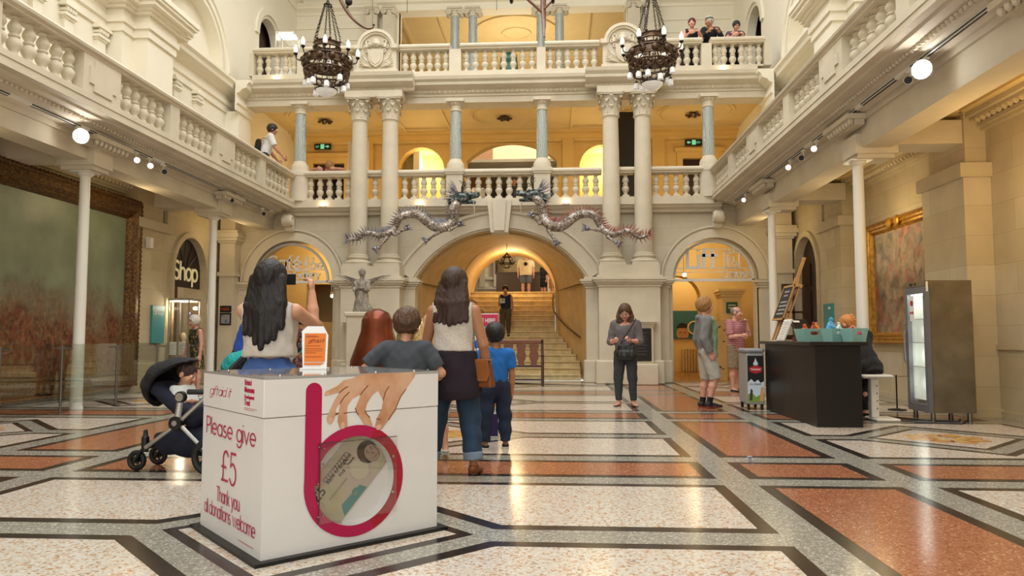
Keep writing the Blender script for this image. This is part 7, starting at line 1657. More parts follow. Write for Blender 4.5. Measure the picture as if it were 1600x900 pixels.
BLACKHAIR = hair_mat('black_hair', '#070505', '#191210'); BROWNHAIR = hair_mat('dark_brown_hair', '#1c100b', '#3d261a'); MIDHAIR = hair_mat('brown_hair', '#2a1a10', '#5a3c24'); BLONDHAIR = hair_mat('blond_hair', '#8a6638', '#c8a468'); SANDHAIR = hair_mat('sandy_hair', '#6b4a26', '#a87c48'); REDHAIR = hair_mat('ginger_hair', '#8a4c1e', '#cf8a46'); GREYHAIR = hair_mat('grey_hair', '#8a8378', '#cfc8ba')
BLACKC = cloth('black_cloth', '#111013'); NAVYC = cloth('navy_cloth', '#141a2c'); DENIM = mat('blue_denim', '#2c4763', .85, var=.35, vscale=5, bump=.2, bscale=250, stretch=(1,1,.5)); DENIMD = mat('dark_denim', '#1c2a44', .85, var=.3, vscale=5, bump=.2, bscale=250); CUFFD = cloth('faded_denim', '#7f93a6'); LEATHER = mat('brown_leather', '#7b4420', .4, var=.3, vscale=9); DLEATHER = mat('dark_leather', '#1a1c1d', .35, var=.2, vscale=9); WHITER = mat('white_rubber', '#d8d6cf', .5)
PI_ = PI

# woman in the white vest, from behind, arms raised to take a picture
P = person('woman with long black hair and white vest taking a photo behind the donation box', -1.96, 4.92, .0)
B = Body(1.63, wide=1.06, girth=1.06, armR=((.16,.9,-.30), (-.12,.15,1)), armL=((-.14,.9,-.30), (.12,.15,1)), head=(-4,-6,0), handR=(-1,0,0), handL=(1,0,0), curl=(.8,.8))
B.body(P, LIGHT_SKIN, .0085); B.long_hair(P, BLACKHAIR, .47, w=.068, taper=1.0, t=.014, front=.03, spread=1.15, wr=.008)
B.top(P, cloth('white_vest', '#c9c0b6', bump=.12), sleeve=0, hem=.078, t=.016, shoulder=.84, flare=.008, name='vest', wr=.006, neck=-.02, ease=1.03)
B.trousers(P, cloth('blue_shorts', '#3f5f9c', var=.2, vs=6), bottom=.36, t=.014, top=.075, name='shorts', wr=.009); B.shoes(P, BLACKC, WHITER)
m = MB(); hh = (B.wr[1]+B.wr[-1])/2+B.hd[1]*.06; m.bbox(hh[0]-.075, hh[0]+.075, hh[1]-.005, hh[1]+.005, hh[2]-.0, hh[2]+.08, .004); ph = m.build('phone', CB, None, loc=(0,0,0)); ph.location = P.location; tag(ph, 'black phone held up by the woman in the white vest', 'phone')
# woman in the dotted blouse
P = person('woman in sleeveless white dotted blouse and jeans with a dark cardigan tied at her waist', -.83, 5.95, -.05)
B = Body(1.68, wide=.97, armR=((.28,.05,-1), (.06,.35,-.9)), armL=((-.25,.1,-1), (.1,.7,-.5)), legR=((.13,.02,-1), (.10,-.10,-1)), legL=((-.16,.06,-1), (-.14,-.02,-1)), head=(-8,0,0), footR=-8, footL=5)
B.body(P, TAN_SKIN, .0085); B.long_hair(P, BROWNHAIR, .33, w=.066, taper=1.12, t=.013, front=.03, wr=.008, spread=1.05, vee=.08)
B.top(P, mat('dotted_blouse', '#d3cabd', .85, var=.0, bump=.35, bscale=130, col2='#c4bbae', vscale=150, kind='voronoi'), sleeve=0, hem=.075, t=.018, shoulder=.80, flare=.014, name='blouse', neck=.0, ease=1.03)
B.trousers(P, DENIM, bottom=.93, t=.010, flare=.012, wr=.006, cuff=CUFFD, name='jeans')
f = B.field(.010, v3(B.lo[0], B.lo[1], B.pel[2]-.30), v3(B.hi[0], B.hi[1], B.pel[2]+.18)); H = B.H
f.cap(B.pel+v3(0,-.02,.11), B.pel+v3(.02,-.05,-.20), .088*H+.04, .095*H+.065, .02, flat=((0,1,0), .66)); f.cut(B.pel+v3(0,0,.125), (0,0,1)); f.cut(B.pel+v3(0,.02,-.2), (0,.3,-1)); q_ = f.like(); q_.cap(B.pel+v3(0,.16,-.3), B.pel+v3(0,.16,-.05), .12, .09, .0); f.minus(q_)
f.build('tied_cardigan', cloth('plum_knit', '#1d0e1c', bump=.4, bs=120), P, wrinkle=.010, wscale=(26,26,6))
B.shoes(P, LEATHER, mat('brown_sole', '#3b2418', .6), high=.01, name='sandal')
HB = thing('handbag', 'tan leather handbag hanging from the shoulder of the woman in the dotted blouse', 'handbag', (-.83+.24, 5.95-.06, .70), -.5); HB.scale = (.72, .62, .95)
m = MB(); m.add([(-.15,-.07,0),(.15,-.07,0),(.15,.07,0),(-.15,.07,0),(-.115,-.03,.22),(.115,-.03,.22),(.115,.03,.22),(-.115,.03,.22)], [(0,3,2,1),(4,5,6,7),(0,1,5,4),(1,2,6,5),(2,3,7,6),(3,0,4,7)]); o = m.build('body', LEATHER, HB); b_ = o.modifiers.new('soft', 'BEVEL'); b_.width = .02; b_.segments = 3
m = MB(); m.prism([(-.118,.225),(.118,.225),(.14,.11),(.10,.05),(-.10,.05),(-.14,.11)], 'y', -.082, -.066); m.box(-.118, .118, -.08, .035, .222, .236); o = m.build('flap', mat('tan_leather', '#9a5c2c', .4, var=.2, vscale=8), HB); b_ = o.modifiers.new('soft', 'BEVEL'); b_.width = .008; b_.segments = 2
m = MB(); m.tube([(-.07,0,.19),(-.075,-.01,.30),(-.11,-.02,.45),(-.16,-.05,.66),(-.165,0.02,.745),(-.15,.12,.72)], .008, 8, flat=.5); m.build('strap', mat('strap_leather', '#5c2c18', .4), HB, True)
m = MB(); m.torus((-.07,0,.2), .016, .004, 12, 6, 'y'); m.torus((.07,-.065,.09), .012, .004, 10, 5, 'y'); m.build('buckle', mat('brass_rail', '#8a6a2c', .35, metal=.8), HB, True)
# boy in the grey T-shirt
P = person('boy with short brown hair and charcoal grey t-shirt leaning just beyond the donation box', -1.165, 5.6, .08)
B = Body(1.34, hs=1.22, lean=8, wide=1.12, girth=1.08, armR=((.62,.0,-.9), (-.3,.8,-.3)), armL=((-.85,-.15,-.85), (.35,.85,-.4)), head=(-12,8,0))
B.body(P, LIGHT_SKIN, .008); B.short_hair(P, MIDHAIR, t=.014, low=-.045, wr=.006, front=.03)
B.top(P, cloth('charcoal_tee', '#434950'), sleeve=.40, hem=-.02, t=.016, wr=.008, name='t_shirt', ease=1.05); B.trousers(P, NAVYC, bottom=.5, name='shorts', flare=.01); B.shoes(P, NAVYC, WHITER)
# boy in the blue T-shirt
P = person('small boy in bright blue t-shirt and dark jeans standing beside the woman with the handbag', -.60, 7.28, .30)
B = Body(1.25, hs=1.25, wide=1.05, armR=((.16,-.02,-1), (.02,.16,-1)), armL=((-.18,.0,-1), (-.06,.18,-1)), legR=((.10,.05,-1), (.04,-.02,-1)), legL=((-.10,-.02,-1), (-.05,-.06,-1)), head=(18,4,0), footR=-12, footL=18)
B.body(P, TAN_SKIN, .0075); B.short_hair(P, BLACKHAIR, t=.012, low=-.05, wr=.003, front=.03)
B.top(P, cloth('bright_blue_tee', '#1d6fc4'), sleeve=.34, hem=-.005, t=.014, wr=.006, name='t_shirt', ease=1.04)
B.trousers(P, DENIMD, bottom=.96, t=.012, flare=.008, wr=.009, name='jeans'); B.shoes(P, mat('black_trainer', '#17191c', .5), WHITER, t=.008)
# blond girl half hidden behind the woman
P = person('girl with long wavy blond hair mostly hidden behind the woman with the handbag', -1.13, 6.75, .2)
B = Body(1.33, hs=1.2, legR=((.05,.1,-1), (.1,-.5,-1)), legL=((-.05,.05,-1), (0,0,-1)), armL=((-.3,.3,-1), (.1,.8,.1)))
B.body(P, LIGHT_SKIN, .009); B.long_hair(P, BLONDHAIR, .34, w=.072, taper=1.05, t=.014, wr=.012, rough=60, spread=1.1); B.top(P, cloth('white_top', '#c9c6c2'), sleeve=.4, hem=-.02, t=.016, name='t_shirt'); B.trousers(P, cloth('white_shorts', '#b9b6b4'), bottom=.42, name='shorts'); B.shoes(P, mat('white_trainer', '#c9c7c2', .5), WHITER, t=.008)
# woman in grey with the cross-body bag
P = person('woman in grey off-shoulder top and leggings looking down at her phone', 1.12, 11.85, PI_-.22)
B = Body(1.66, wide=.98, armR=((.25,.02,-1), (-.35,.85,.0)), armL=((-.22,.0,-1), (.45,.75,.05)), legR=((.08,.03,-1), (-.01,-.02,-1)), legL=((-.06,.0,-1), (-.03,-.02,-1)), head=(4,22,0), footR=-15, footL=25, handR=(-.3,.2,1), handL=(.3,.2,1), curl=(.9,.9))
B.body(P, PINK_SKIN, .0085); B.long_hair(P, MIDHAIR, .22, w=.062, taper=1.1, t=.012, front=.035, fwd=.02, spread=1.1)
B.top(P, cloth('grey_tunic', '#6a6468'), sleeve=.68, hem=-.035, t=.018, wr=.009, name='tunic', scoop=1.5, flare=.006, ease=1.05, fsl=.012)
B.trousers(P, cloth('charcoal_leggings', '#35383c'), bottom=.97, t=.005, wr=.004, name='leggings'); B.shoes(P, mat('sandal_leather', '#3a2a26', .5), high=-.022, t=.003, name='sandal')
BG = thing('shoulder_bag', 'black shoulder bag hanging across the woman in grey', 'shoulder bag', (1.12+.0, 11.85-.15, .735), PI_-.22)
f = Field((-.17,-.08,-.05), (.17,.08,.30), .009); f.cap((-.09,.0,.09), (.09,.0,.09), .085, .085, .01, flat=((0,1,0), .55)).cap((-.09,.0,.2), (.09,.0,.2), .05, .05, .02, flat=((0,1,0), .5)); f.cut((0,0,.0), (0,0,-1)); f.build('body', DLEATHER, BG, wrinkle=.005)
m = MB(); m.tube([(.10,0,.24),(.05,.0,.34),(-.06,-.02,.5),(-.14,-.10,.665),(-.13,-.18,.62)], .012, 8, flat=.4); m.tube([(-.11,0,.24),(-.14,-.06,.4)], .010, 8, flat=.4); m.build('strap', DLEATHER, BG, True)
hh = (B.wr[1]+B.wr[-1])/2+v3(0,.05,.02); M_ = Matrix.Rotation(PI_-.22, 4, 'Z'); w_ = M_ @ Vector(hh); m = MB(); m.bbox(-.075, .04, -.035, .035, -.005, .005, .003); tag(m.build('phone', CB, None, loc=(1.12+w_.x, 11.85+w_.y, w_.z), rot=(math.radians(-30), .1, PI_-.22)), 'phone in the hands of the woman in grey', 'phone')
fc = B.hp(0,.066,.004); m = MB()
for sg in (-1, 1): m.torus((sg*.031, 0, 0), .024, .002, 16, 5, 'y')
m.tube([(-.008,0,0),(.008,0,0)], .002, 5); gl = m.build('glasses', BLACKC, P, True, loc=tuple(fc), rot=(math.radians(-22), 0, math.radians(4)))
# youth in the grey hoodie
P = person('fair-haired youth in a pale grey hoodie and light shorts looking to the right', 2.36, 11.62, -1.52)
B = Body(1.74, wide=.98, lean=-2, armR=((.18,-.22,-1), (-.02,.42,-1)), armL=((-.18,-.2,-1), (.02,.42,-1)), legR=((.10,.24,-1), (.03,-.28,-1)), legL=((-.10,.04,-1), (-.03,-.16,-1)), head=(6,-4,0))
B.body(P, PINK_SKIN, .0085); B.short_hair(P, SANDHAIR, t=.016, low=-.055, wr=.006, front=.045)
B.top(P, cloth('pale_green_tee', '#8aa88c'), sleeve=0, hem=-.05, t=.012, name='t_shirt').location.y = .05

def hoodie(m_):
    f = B.top(P, m_, sleeve=.95, hem=-.035, t=.022, wr=.007, name='hoodie', ease=1.06)
    return f
o = hoodie(cloth('grey_marl', '#7d7c79', var=.2, vs=60)); 
f = B.field(.010, v3(B.lo[0], B.lo[1], B.neck[2]-.12), v3(B.hi[0], B.hi[1], B.neck[2]+.08)); f.ell(B.neck+v3(0,-.06,-.0), (.10,.07,.055), .02).cap(B.neck+v3(.07,.03,-.0), B.neck+v3(-.07,.03,-.0), .03, .03, .01); f.build('hood', MATS['grey_marl'], P)
m = MB(); p0, p1 = B.neck+v3(.02,.10,-.05), B.pel+v3(.05,.135,-.11); m.tube([p0, (p0+p1)/2+v3(.01,.035,0), p1], [.016,.02,.02], 8, flat=.5); m.build('zip_edge', BLACKC, P, True)
B.trousers(P, cloth('light_grey_shorts', '#b5b1a6'), bottom=.52, t=.008, flare=.006, name='shorts'); B.shoes(P, mat('black_running_shoe', '#15141a', .5), mat('red_sole', '#8a3028', .5), t=.010, high=.02, name='trainer')
for sg in (1, -1): f = Field(B.an[sg]-v3(.08,.08,.02), B.an[sg]+v3(.08,.08,.12), .008); f.cap(B.an[sg], B.an[sg]+nrm(B.kn[sg]-B.an[sg])*.10, .045, .047, 0); f.cut(B.an[sg]+nrm(B.kn[sg]-B.an[sg])*.085, nrm(B.kn[sg]-B.an[sg])); f.build('sock', BLACKC, P)
# man in the striped shirt
def striped(name, c1, c2, scale):
    return ramp_mat(name, [(.0,c1),(.45,c1),(.55,c2),(1.,c2)], scale, .85, kind='wave', stretch=(0,0,1))
P = person('balding man in red striped polo shirt and khaki shorts holding a phone to his ear', 3.70, 15.3, -.0)
P.rotation_euler = (0,0,-2.35)
B = Body(1.76, wide=1.08, girth=1.22, armR=((.25,.25,-1), (.05,.85,.1)), armL=((-.35,.5,-.75), (.42,.0,1.0)), head=(15,5,0), legR=((.08,.03,-1), (.02,-.02,-1)), legL=((-.08,-.02,-1), (-.04,-.05,-1)), footR=-20, footL=20, handL=(1,0,.2), curl=(.9,1.0))
B.body(P, PINK_SKIN, .009); B.short_hair(P, hair_mat('dull_grey_hair', '#5f574e', '#8f867a'), t=.004, low=-.03, front=.0, wr=.001, extra=lambda f: f.cut(B.hp(0,0,.030), B.RH @ v3(0,.35,1)))
B.top(P, striped('red_stripes', '#8a2438', '#c9a0a4', 9), sleeve=.42, hem=-.05, t=.016, wr=.006, name='polo_shirt', flare=.008); B.trousers(P, cloth('khaki', '#8a785e'), bottom=.5, t=.014, flare=.016, name='shorts'); B.shoes(P, mat('sandal_leather', '#3a2a26', .5), BLACKC, high=-.016, t=.005, name='sandal')
# cashier
P = person('ginger-haired cashier in black sitting behind the counter with her head down', 4.20, 10.1, .35)
B = Body(1.66, lean=30, seat=.72, legR=((.1,.7,-.6), (0,-.1,-1)), legL=((-.1,.7,-.6), (0,-.1,-1)), armR=((.1,.35,-1), (-.1,.7,-.6)), armL=((-.1,.35,-1), (.1,.7,-.6)), head=(12,38,0))
B.body(P, LIGHT_SKIN, .0085); B.short_hair(P, REDHAIR, t=.009, low=-.04, front=.03)
f = Field(B.hp(0,-.07,.02)-v3(.15,.15,.15), B.hp(0,-.07,.02)+v3(.15,.15,.15), .008); f.cap(B.hp(0,-.058,.045), B.hp(0,-.078,.035), .018, .026, .01).cap(B.hp(0,-.078,.035), B.hp(0,-.082,-.02), .024, .012, .01); f.build('ponytail', REDHAIR, P, wrinkle=.004, wscale=(90,90,20))
m = MB(); c_ = B.hp(0,-.062,.045); m.torus(tuple(c_), .022, .008, 12, 6); m.build('hair_tie', WHITER, P, True)
B.top(P, BLACKC, sleeve=.95, hem=-.07, t=.016, name='jumper'); B.trousers(P, BLACKC, bottom=.97, t=.01, name='trousers'); B.shoes(P, BLACKC)
# woman in royal blue behind the second pushchair, white-haired woman by the shop, group in the cafe arch
P = person('woman in royal blue frilled top bending over the turquoise pushchair', -4.55, 10.3, -1.1)
B = Body(1.60, lean=14, armR=((.2,.35,-1), (0,.55,-.8)), armL=((-.2,.3,-1), (0,.55,-.8)), head=(20,18,0)); B.body(P, PINK_SKIN, .011); B.short_hair(P, BROWNHAIR, t=.012, low=-.06); f = Field(B.hp(0,-.08,-.06)-.12, B.hp(0,-.08,-.06)+.12, .01); f.cap(B.hp(0,-.065,.0), B.hp(0,-.085,-.07), .035, .02, .01); f.build('ponytail', BROWNHAIR, P)
B.top(P, cloth('royal_blue', '#2b56b4'), sleeve=.12, hem=-.03, t=.014, name='blouse', fsl=.02); B.trousers(P, NAVYC, bottom=.97); B.shoes(P, BLACKC)
P = person('white-haired woman in a dark flowered sleeveless dress beside the display tower', -7.2, 14.3, 2.5)
B = Body(1.55, lean=4, armR=((.25,.1,-1), (.0,.5,-1)), head=(0,8,0)); B.body(P, PINK_SKIN, .012); B.short_hair(P, hair_mat('white_hair', '#a9a396', '#ded8c8'), t=.016, low=-.045); B.top(P, ramp_mat('flower_print', [(.35,'#15140f'),(.5,'#2a2a18'),(.62,'#8a7a3a'),(.75,'#15140f')], 22, .8, kind='noise'), sleeve=0, hem=-.26, t=.018, shoulder=.8, flare=.03, name='dress'); B.shoes(P, BLACKC)
P = person('young woman in a dark red dress with folded arms near the cafe arch', -4.72, 13.3, 1.5)
B = Body(1.52, armR=((.2,.2,-1), (-.6,.6,.3)), armL=((-.2,.2,-1), (.6,.6,.3)), head=(-25,0,0)); B.body(P, TAN_SKIN, .011); B.short_hair(P, BROWNHAIR, t=.008, low=-.04); B.top(P, ramp_mat('red_flower_print', [(.35,'#3a1a20'),(.55,'#6a3a3a'),(.7,'#9a8a7a')], 22, .8, kind='noise'), sleeve=.15, hem=-.27, t=.016, flare=.03, name='dress'); B.shoes(P, BLACKC)
P = person('child with long sandy hair beside the young woman in the red dress', -4.60, 13.9, 2.6)
B = Body(1.42, hs=1.15); B.body(P, LIGHT_SKIN, .012); B.long_hair(P, SANDHAIR, .25, t=.014); B.top(P, cloth('brown_top', '#6a4a30'), sleeve=.5, hem=-.04); B.trousers(P, NAVYC); B.shoes(P, BLACKC)
P = person('small dark-haired child in turquoise top and trousers seen from behind near the leaflet stand', -4.25, 12.6, .4)
B = Body(1.30, hs=1.24, armL=((-.3,.2,-1), (-.1,.8,.2)), head=(20,0,0)); B.body(P, TAN_SKIN, .011); B.short_hair(P, BLACKHAIR, t=.014, low=-.05); TQ = cloth('turquoise', '#3aa3a8'); B.top(P, TQ, sleeve=.35, hem=-.05, t=.016, name='t_shirt'); B.trousers(P, TQ, bottom=.95, t=.014, flare=.01); B.shoes(P, WHITER)
# people on the stairs and landing
P = person('woman in navy patterned vest and olive trousers standing on the stairs', (790-868)*20.9/1140, 20.9, PI_, .16*7)
B = Body(1.47, armR=((.1,.0,-1), (-.3,.7,.4)), armL=((-.15,0,-1), (-.05,.2,-1)), head=(0,10,0)); B.body(P, TAN_SKIN, .012); B.short_hair(P, BLACKHAIR, t=.012); B.top(P, cloth('navy_vest', '#1c2348', var=.5, vs=12), sleeve=0, hem=-.01, shoulder=.8, name='vest', scoop=1.2); B.trousers(P, cloth('olive', '#4f4430'), bottom=.97, t=.006); B.shoes(P, BLACKC)
m = MB(); c_ = (B.wr[1]+v3(0,.03,.02)); m.bbox(c_[0]-.10, c_[0]+.05, c_[1], c_[1]+.03, c_[2]-.08, c_[2]+.06, .01); m.build('folded_map', mat('folded_paper', '#a9b3bd', .6), P)
P = person('red-faced man in dark jacket seated on the stairs behind the poster stand', -2.02, 20.3, PI_-.3, .0)
B = Body(1.70, lean=12, seat=.16*6+.12, legR=((.15,1,.1), (0,.15,-1)), legL=((-.15,1,.1), (0,.15,-1)), armR=((.15,.5,-.9), (-.3,.8,.0)), armL=((-.15,.5,-.9), (.3,.8,.0)), head=(5,12,0)); B.body(P, PINK_SKIN, .012); B.short_hair(P, SANDHAIR, t=.004, front=.0, low=-.03); B.top(P, cloth('dark_jacket', '#20242f'), sleeve=.9, hem=-.03, t=.018, name='jacket'); B.trousers(P, NAVYC); B.shoes(P, BLACKC)
P = person('stout woman in cream t-shirt and denim shorts standing at the top of the stairs', (822-868)*26.4/1140, 26.4, PI_, 2.556)
B = Body(1.66, girth=1.3, wide=1.1, armR=((.3,0,-1), (.05,.05,-1)), armL=((-.3,0,-1), (-.05,.05,-1))); B.body(P, PINK_SKIN, .012); B.short_hair(P, REDHAIR, t=.010, low=-.04); B.top(P, cloth('cream_tee', '#d3bd92'), sleeve=.45, hem=-.04, t=.03, name='t_shirt'); B.trousers(P, cloth('grey_denim', '#5a5c66'), bottom=.42, t=.014, flare=.012, name='shorts'); B.shoes(P, BLACKC)
m = MB(); c_ = B.chest+v3(0,.085*B.H+.05,.0); m.ball(tuple(c_), .07, 12, 8, (1,.15,1)); m.build('chest_print', BLACKC, P, True)
for x, y, hgt, c, lb, hm in ((-.42, 26.3, 1.35, '#171518', 'child in black among the visitors at the right of the landing', SANDHAIR), (-.12, 26.0, 1.2, '#c2894a', 'child in an orange top at the right edge of the landing', REDHAIR)):
    P = person(lb, x, y, 2.2, 2.556); B = Body(hgt, hs=1.2); B.body(P, PINK_SKIN, .013); B.short_hair(P, hm, t=.012); B.top(P, cloth('child_top'+c[1:], c), sleeve=.5, hem=-.1, t=.016); B.trousers(P, BLACKC if c[1] == '1' else cloth('orange_shorts', '#b07a40'), bottom=.5); B.shoes(P, BLACKC)
# galleries
P = person('dark-haired young man in white t-shirt leaning on the left gallery rail with a backpack', -6.92, 16.75, -1.0, 4.5)
B = Body(1.74, lean=16, armR=((.25,.35,-1), (.1,.55,-.6)), armL=((-.2,.3,-1), (-.1,.6,-.6)), head=(-10,8,0)); B.body(P, TAN_SKIN, .010); B.short_hair(P, BLACKHAIR, t=.012, low=-.045); B.top(P, cloth('white_tee', '#d8d5d0'), sleeve=.42, hem=-.05, t=.016, name='t_shirt'); B.trousers(P, NAVYC); B.shoes(P, BLACKC)
BP = thing('backpack', 'dark backpack on the back of the young man on the left gallery', 'backpack', (-6.92, 16.75, 5.35), -1.0); f = Field((-.18,-.32,0), (.18,-.06,.5), .012); f.cap((0,-.17,.08), (0,-.13,.36), .11, .10, .01, flat=((0,1,0), .7)); f.build('bag', BLACKC, BP); m = MB()
for sx in (-1, 1): m.tube([(sx*.09,-.12,.42),(sx*.11,-.02,.47),(sx*.11,.10,.42)], .014, 6, flat=.4)
m.build('straps', BLACKC, BP, True)
P = person('woman slumped forward on folded arms over the rail at the left end of the gallery', (503-868)*18.2/1140, 18.74, PI_, 4.5)
B = Body(1.62, lean=74, legR=((.1,.3,-.9), (0,-.4,-.9)), legL=((-.1,.3,-.9), (0,-.4,-.9)), armR=((.9,.35,-.05), (-.75,.6,.0)), armL=((-.9,.35,-.05), (.75,.6,.0)), head=(40,62,25)); B.body(P, PINK_SKIN, .011); B.short_hair(P, SANDHAIR, t=.016, low=-.06); B.top(P, cloth('dark_red_vest', '#5a1c24'), sleeve=0, hem=.0, shoulder=.8, name='vest'); B.trousers(P, NAVYC, name='jeans'); B.shoes(P, BLACKC)
for px, lb, sk, hm, c, hd_, ln, sl, hh in ((1084, 'red-haired woman in a black vest with arms on the top floor rail', PINK_SKIN, hair_mat('auburn_hair', '#3a100c', '#6a241a'), '#17151a', (-15,4,0), 40, 0, 1.62), (1113, 'man in black shirt with a headband leaning on the top floor rail, looking right', TAN_SKIN, GREYHAIR, '#15171a', (-70,8,0), 38, .9, 1.66), (1150, 'dark-haired woman with glasses leaning low on the top floor rail at far right', PINK_SKIN, BLACKHAIR, '#5c4a5a', (5,22,0), 52, .15, 1.56)):
    P = person(lb, (px-868)*18.25/1140, 18.42, PI_, 7.60); B = Body(hh, lean=ln, armR=((.22,.45,-.75), (-.45,.85,.25)), armL=((-.22,.45,-.75), (.45,.85,.25)), head=hd_); B.body(P, sk, .009, hands=True); B.short_hair(P, hm, t=.010, low=-.045)
    B.top(P, cloth('onlooker'+c[1:], c), sleeve=sl, hem=-.04, t=.012, shoulder=.8, scoop=1.2 if sl < .5 else 0, name='top'); B.trousers(P, BLACKC); B.shoes(P, BLACKC)
    if px == 1150:
        m = MB(); fc = B.hp(0,.068,.004)
        for sg in (-1, 1): m.torus((sg*.031, 0, 0), .022, .003, 14, 5, 'y')
        m.build('glasses', BLACKC, P, True, loc=tuple(fc))
    if px == 1113: m = MB(); m.lathe([(.102,-.012),(.104,.012)], n=24, sy=1.2, caps=False); m.build('headband', BLACKC, P, True, loc=tuple(B.hp(0,-.006,.035)))
P = person('man in dark jacket and crimson trousers behind the middle gallery arch', (763-868)*23.6/1140, 23.6, PI_, 4.5); B = Body(1.72); B.body(P, TAN_SKIN, .013); B.short_hair(P, BLACKHAIR, t=.010); B.top(P, BLACKC, sleeve=.9, hem=-.04, name='jacket'); B.trousers(P, cloth('crimson_trousers', '#8a1a20')); B.shoes(P, BLACKC)
for px, c, lb in ((780, '#15171a', 'dark dressed visitor seen through the balusters left of centre'), (803, '#3a3c42', 'grey dressed visitor seen through the balusters right of centre'), (747, '#d8d6d0', 'visitor in white seen through the balusters beside the left dragon head')):
    P = person(lb, (px-868)*21.4/1140, 21.4, PI_+.2, 4.5); B = Body(1.30 if px != 803 else 1.36, hs=1.15); B.body(P, TAN_SKIN, .013); B.short_hair(P, BROWNHAIR, t=.010); B.top(P, cloth('visitor'+c[1:], c), sleeve=.9, hem=-.06, name='jacket'); B.trousers(P, cloth('crimson_trousers', '#8a1a20') if px == 780 else MATS['visitor'+c[1:]]); B.shoes(P, BLACKC)
ST = thing('green_statue', 'dark green bronze figure standing on the top floor behind the middle balusters', 'statue', ((795-868)*20.0/1140, 20.0, 7.60)); m = MB(); m.lathe([(.28,0),(.28,.1),(.22,.14)], n=20); m.build('base', BRONZE, ST, 35); B = Body(1.62); f = B.field(.013); B.torso(f, .02); B.head(f)
for sg in (1, -1): B.arm(f, sg, .01); B.leg(f, sg, .012); B.foot(f, sg, .005)
f.build('figure', mat('green_bronze', '#2f5a48', .45, metal=.4, var=.3, vscale=8), ST, (0,0,.14), PI_)

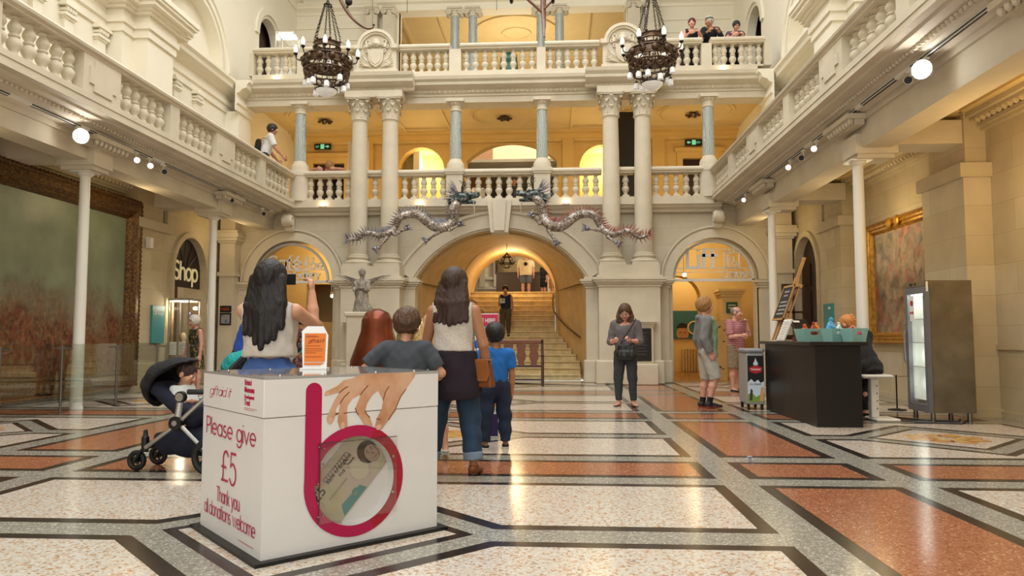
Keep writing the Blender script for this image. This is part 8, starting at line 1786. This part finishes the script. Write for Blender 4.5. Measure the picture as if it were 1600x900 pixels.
# ================================================================== pushchairs
def wheel(m, c, R, r, axis='x'):
    m.torus(c, R-r, r, 28, 8, axis)
def pushchair(loc, rz, label, hood_m, body_m, handle=True):
    t = thing('pushchair', label, 'pushchair', loc, rz)
    AL = mat('brushed_aluminium', '#b9b8b4', .35, metal=.8); RUB = mat('black_rubber', '#141414', .6); PL = mat('black_plastic', '#101012', .45)
    # local +x is where the baby looks: the big wheels are at that end
    for sy in (-1, 1):
        m = MB(); wheel(m, (.30, sy*.26, .15), .15, .028, 'y'); w_ = m.build('rear_wheel', RUB, t, True); m = MB(); m.tube([(.30, sy*.235, .15), (.30, sy*.285, .15)], .04, 12)
        for k in range(5): g = 2*PI*k/5; m.tube([(.30, sy*.26, .15), (.30+.115*math.cos(g), sy*.26, .15+.115*math.sin(g))], .014, 6)
        m.build('hub', PL, w_, True)
        m = MB(); wheel(m, (-.42, sy*.14, .085), .085, .022, 'y'); w_ = m.build('front_wheel', RUB, t, True); m = MB(); m.tube([(-.42, sy*.12, .085), (-.42, sy*.16, .085)], .025, 10)
        for k in range(5): g = 2*PI*k/5; m.tube([(-.42, sy*.14, .085), (-.42+.06*math.cos(g), sy*.14, .085+.06*math.sin(g))], .010, 6)
        m.build('hub', PL, w_, True)
        m = MB(); m.tube([(-.42, sy*.17, .085), (-.36, sy*.17, .17), (-.33, sy*.17, .20)], .014, 8); m.tube([(-.42, sy*.11, .085), (-.37, sy*.14, .17), (-.33, sy*.16, .20)], .012, 8); m.lathe([(.024,.16),(.03,.2),(.03,.28),(.02,.29),(.014,.34)], (-.33, sy*.165, 0), 12); m.build('caster_fork', PL, t, True)
        m = MB(); m.tube([(-.30, sy*.2, .20), (0.0, sy*.24, .40), (.30, sy*.26, .66), (.46, sy*.26, .84)], .018, 8); m.tube([(.30, sy*.25, .16), (.02, sy*.24, .40)], .016, 8); m.build('chassis_tube', AL, t, True)
        m = MB(); m.tube([(.0, sy*.22, .41), (.0, sy*.275, .41)], .055, 18); m.build('joint', PL, t, 40); m = MB(); m.tube([(.04, sy*.24, .62), (.04, sy*.28, .62)], .045, 18); m.build('joint', PL, t, 40); m = MB(); m.tube([(.0, sy*.275, .41), (.0, sy*.282, .41)], .022, 16); m.tube([(.04, sy*.28, .62), (.04, sy*.286, .62)], .034, 18); m.build('joint_cap', AL, t, 40)
        m = MB(); m.tube([(.0, sy*.24, .42), (.035, sy*.25, .62)], .026, 8); m.build('seat_post', AL, t, True)
    m = MB(); m.tube([(.46,-.26,.84),(.56,-.2,.96),(.56,.2,.96),(.46,.26,.84)], .018, 8); m.build('handlebar', PL, t, True)
    m = MB(); m.tube([(-.30,-.2,.20),(-.30,.2,.20)], .016, 8); m.tube([(.30,-.26,.16),(.30,.26,.16)], .014, 8); m.build('axle', PL, t, True)
    f = Field((-.35,-.22,.08), (.35,.22,.48), .012); f.cap((-.16,-.08,.26), (-.16,.08,.26), .13, .13, .02).cap((.16,-.08,.25), (.16,.08,.25), .13, .13, .05).cap((0,-.08,.24), (0,.08,.24), .13, .13, .05); f.cut((0,0,.37), (-.25,0,1)); f.build('basket', body_m, t, wrinkle=.006)
    f = Field((-.45,-.24,.3), (.5,.24,1.0), .012); f.cap((-.30,-.1,.68), (-.30,.1,.68), .05, .05, .02).cap((-.27,-.1,.66), (.06,-.1,.44), .055, .085, .03).cap((-.27,.1,.66), (.06,.1,.44), .055, .085, .03).cap((-.27,0,.66), (.06,0,.44), .055, .085, .05).cap((.06,-.1,.46), (.30,-.1,.52), .085, .06, .03).cap((.06,.1,.46), (.30,.1,.52), .085, .06, .03).cap((.06,0,.46), (.30,0,.52), .085, .06, .05).cap((.30,-.1,.52), (.40,-.1,.36), .06, .04, .03).cap((.30,.1,.52), (.40,.1,.36), .06, .04, .03)
    f.build('seat', body_m, t, wrinkle=.004)
    f = Field((-.6,-.27,.5), (.3,.27,1.15), .012); f.ell((-.14,0,.70), (.33,.23,.235), 0); q_ = f.like(); q_.ell((-.11,0,.68), (.31,.205,.205), 0); f.minus(q_); f.cut((.0,0,.66), (.62,0,-.78)); q_ = f.like(); q_.cap((.06,-.4,.51), (.06,.4,.51), .395, .395, 0); f.minus(q_)
    f.build('hood', hood_m, t, wrinkle=.008, wscale=(50,8,50))
    m = MB(); m.torus((.09,0,.66), .24, .022, 20, 8, 'z', -PI/2, PI/2); m.build('bumper_bar', PL, t, True)
    return t
pushchair((-3.03, 6.02, 0), -.10, 'navy pushchair with black hood and a baby in it left of the donation box', BLACKC, NAVYC)
P = person('baby with short dark hair in a pale striped top sitting in the navy pushchair', -3.09, 6.03, -PI/2-.10)
B = Body(.74, hs=1.75, lean=-26, seat=.52, wide=1.15, girth=1.25, legR=((.15,1,.1), (.05,.5,-1)), legL=((-.15,1,.1), (-.05,.5,-1)), armR=((.3,.5,-1), (-.1,1,.1)), armL=((-.3,.5,-1), (.1,1,.1)), head=(0,24,0))
for n in ('pel','waist','chest','neck','hc'): setattr(B, n, getattr(B, n)+v3(0,.02,0))
B.body(P, LIGHT_SKIN, .007); B.short_hair(P, BROWNHAIR, t=.006, low=-.03, front=.02, res=.006, wr=.002); B.top(P, ramp_mat('pale_stripes', [(.4,'#c9d6d2'),(.5,'#6f8fb0'),(.6,'#d8d6d2')], 30, .85, kind='wave', stretch=(1,1,0)), sleeve=.9, hem=-.02, t=.010, res=.007, name='top'); B.trousers(P, NAVYC, res=.008); B.shoes(P, NAVYC)
pushchair((-4.05, 9.75, 0), .25, 'pushchair with a turquoise hood beside the woman in royal blue', cloth('turquoise_hood', '#1f9a98'), BLACKC)
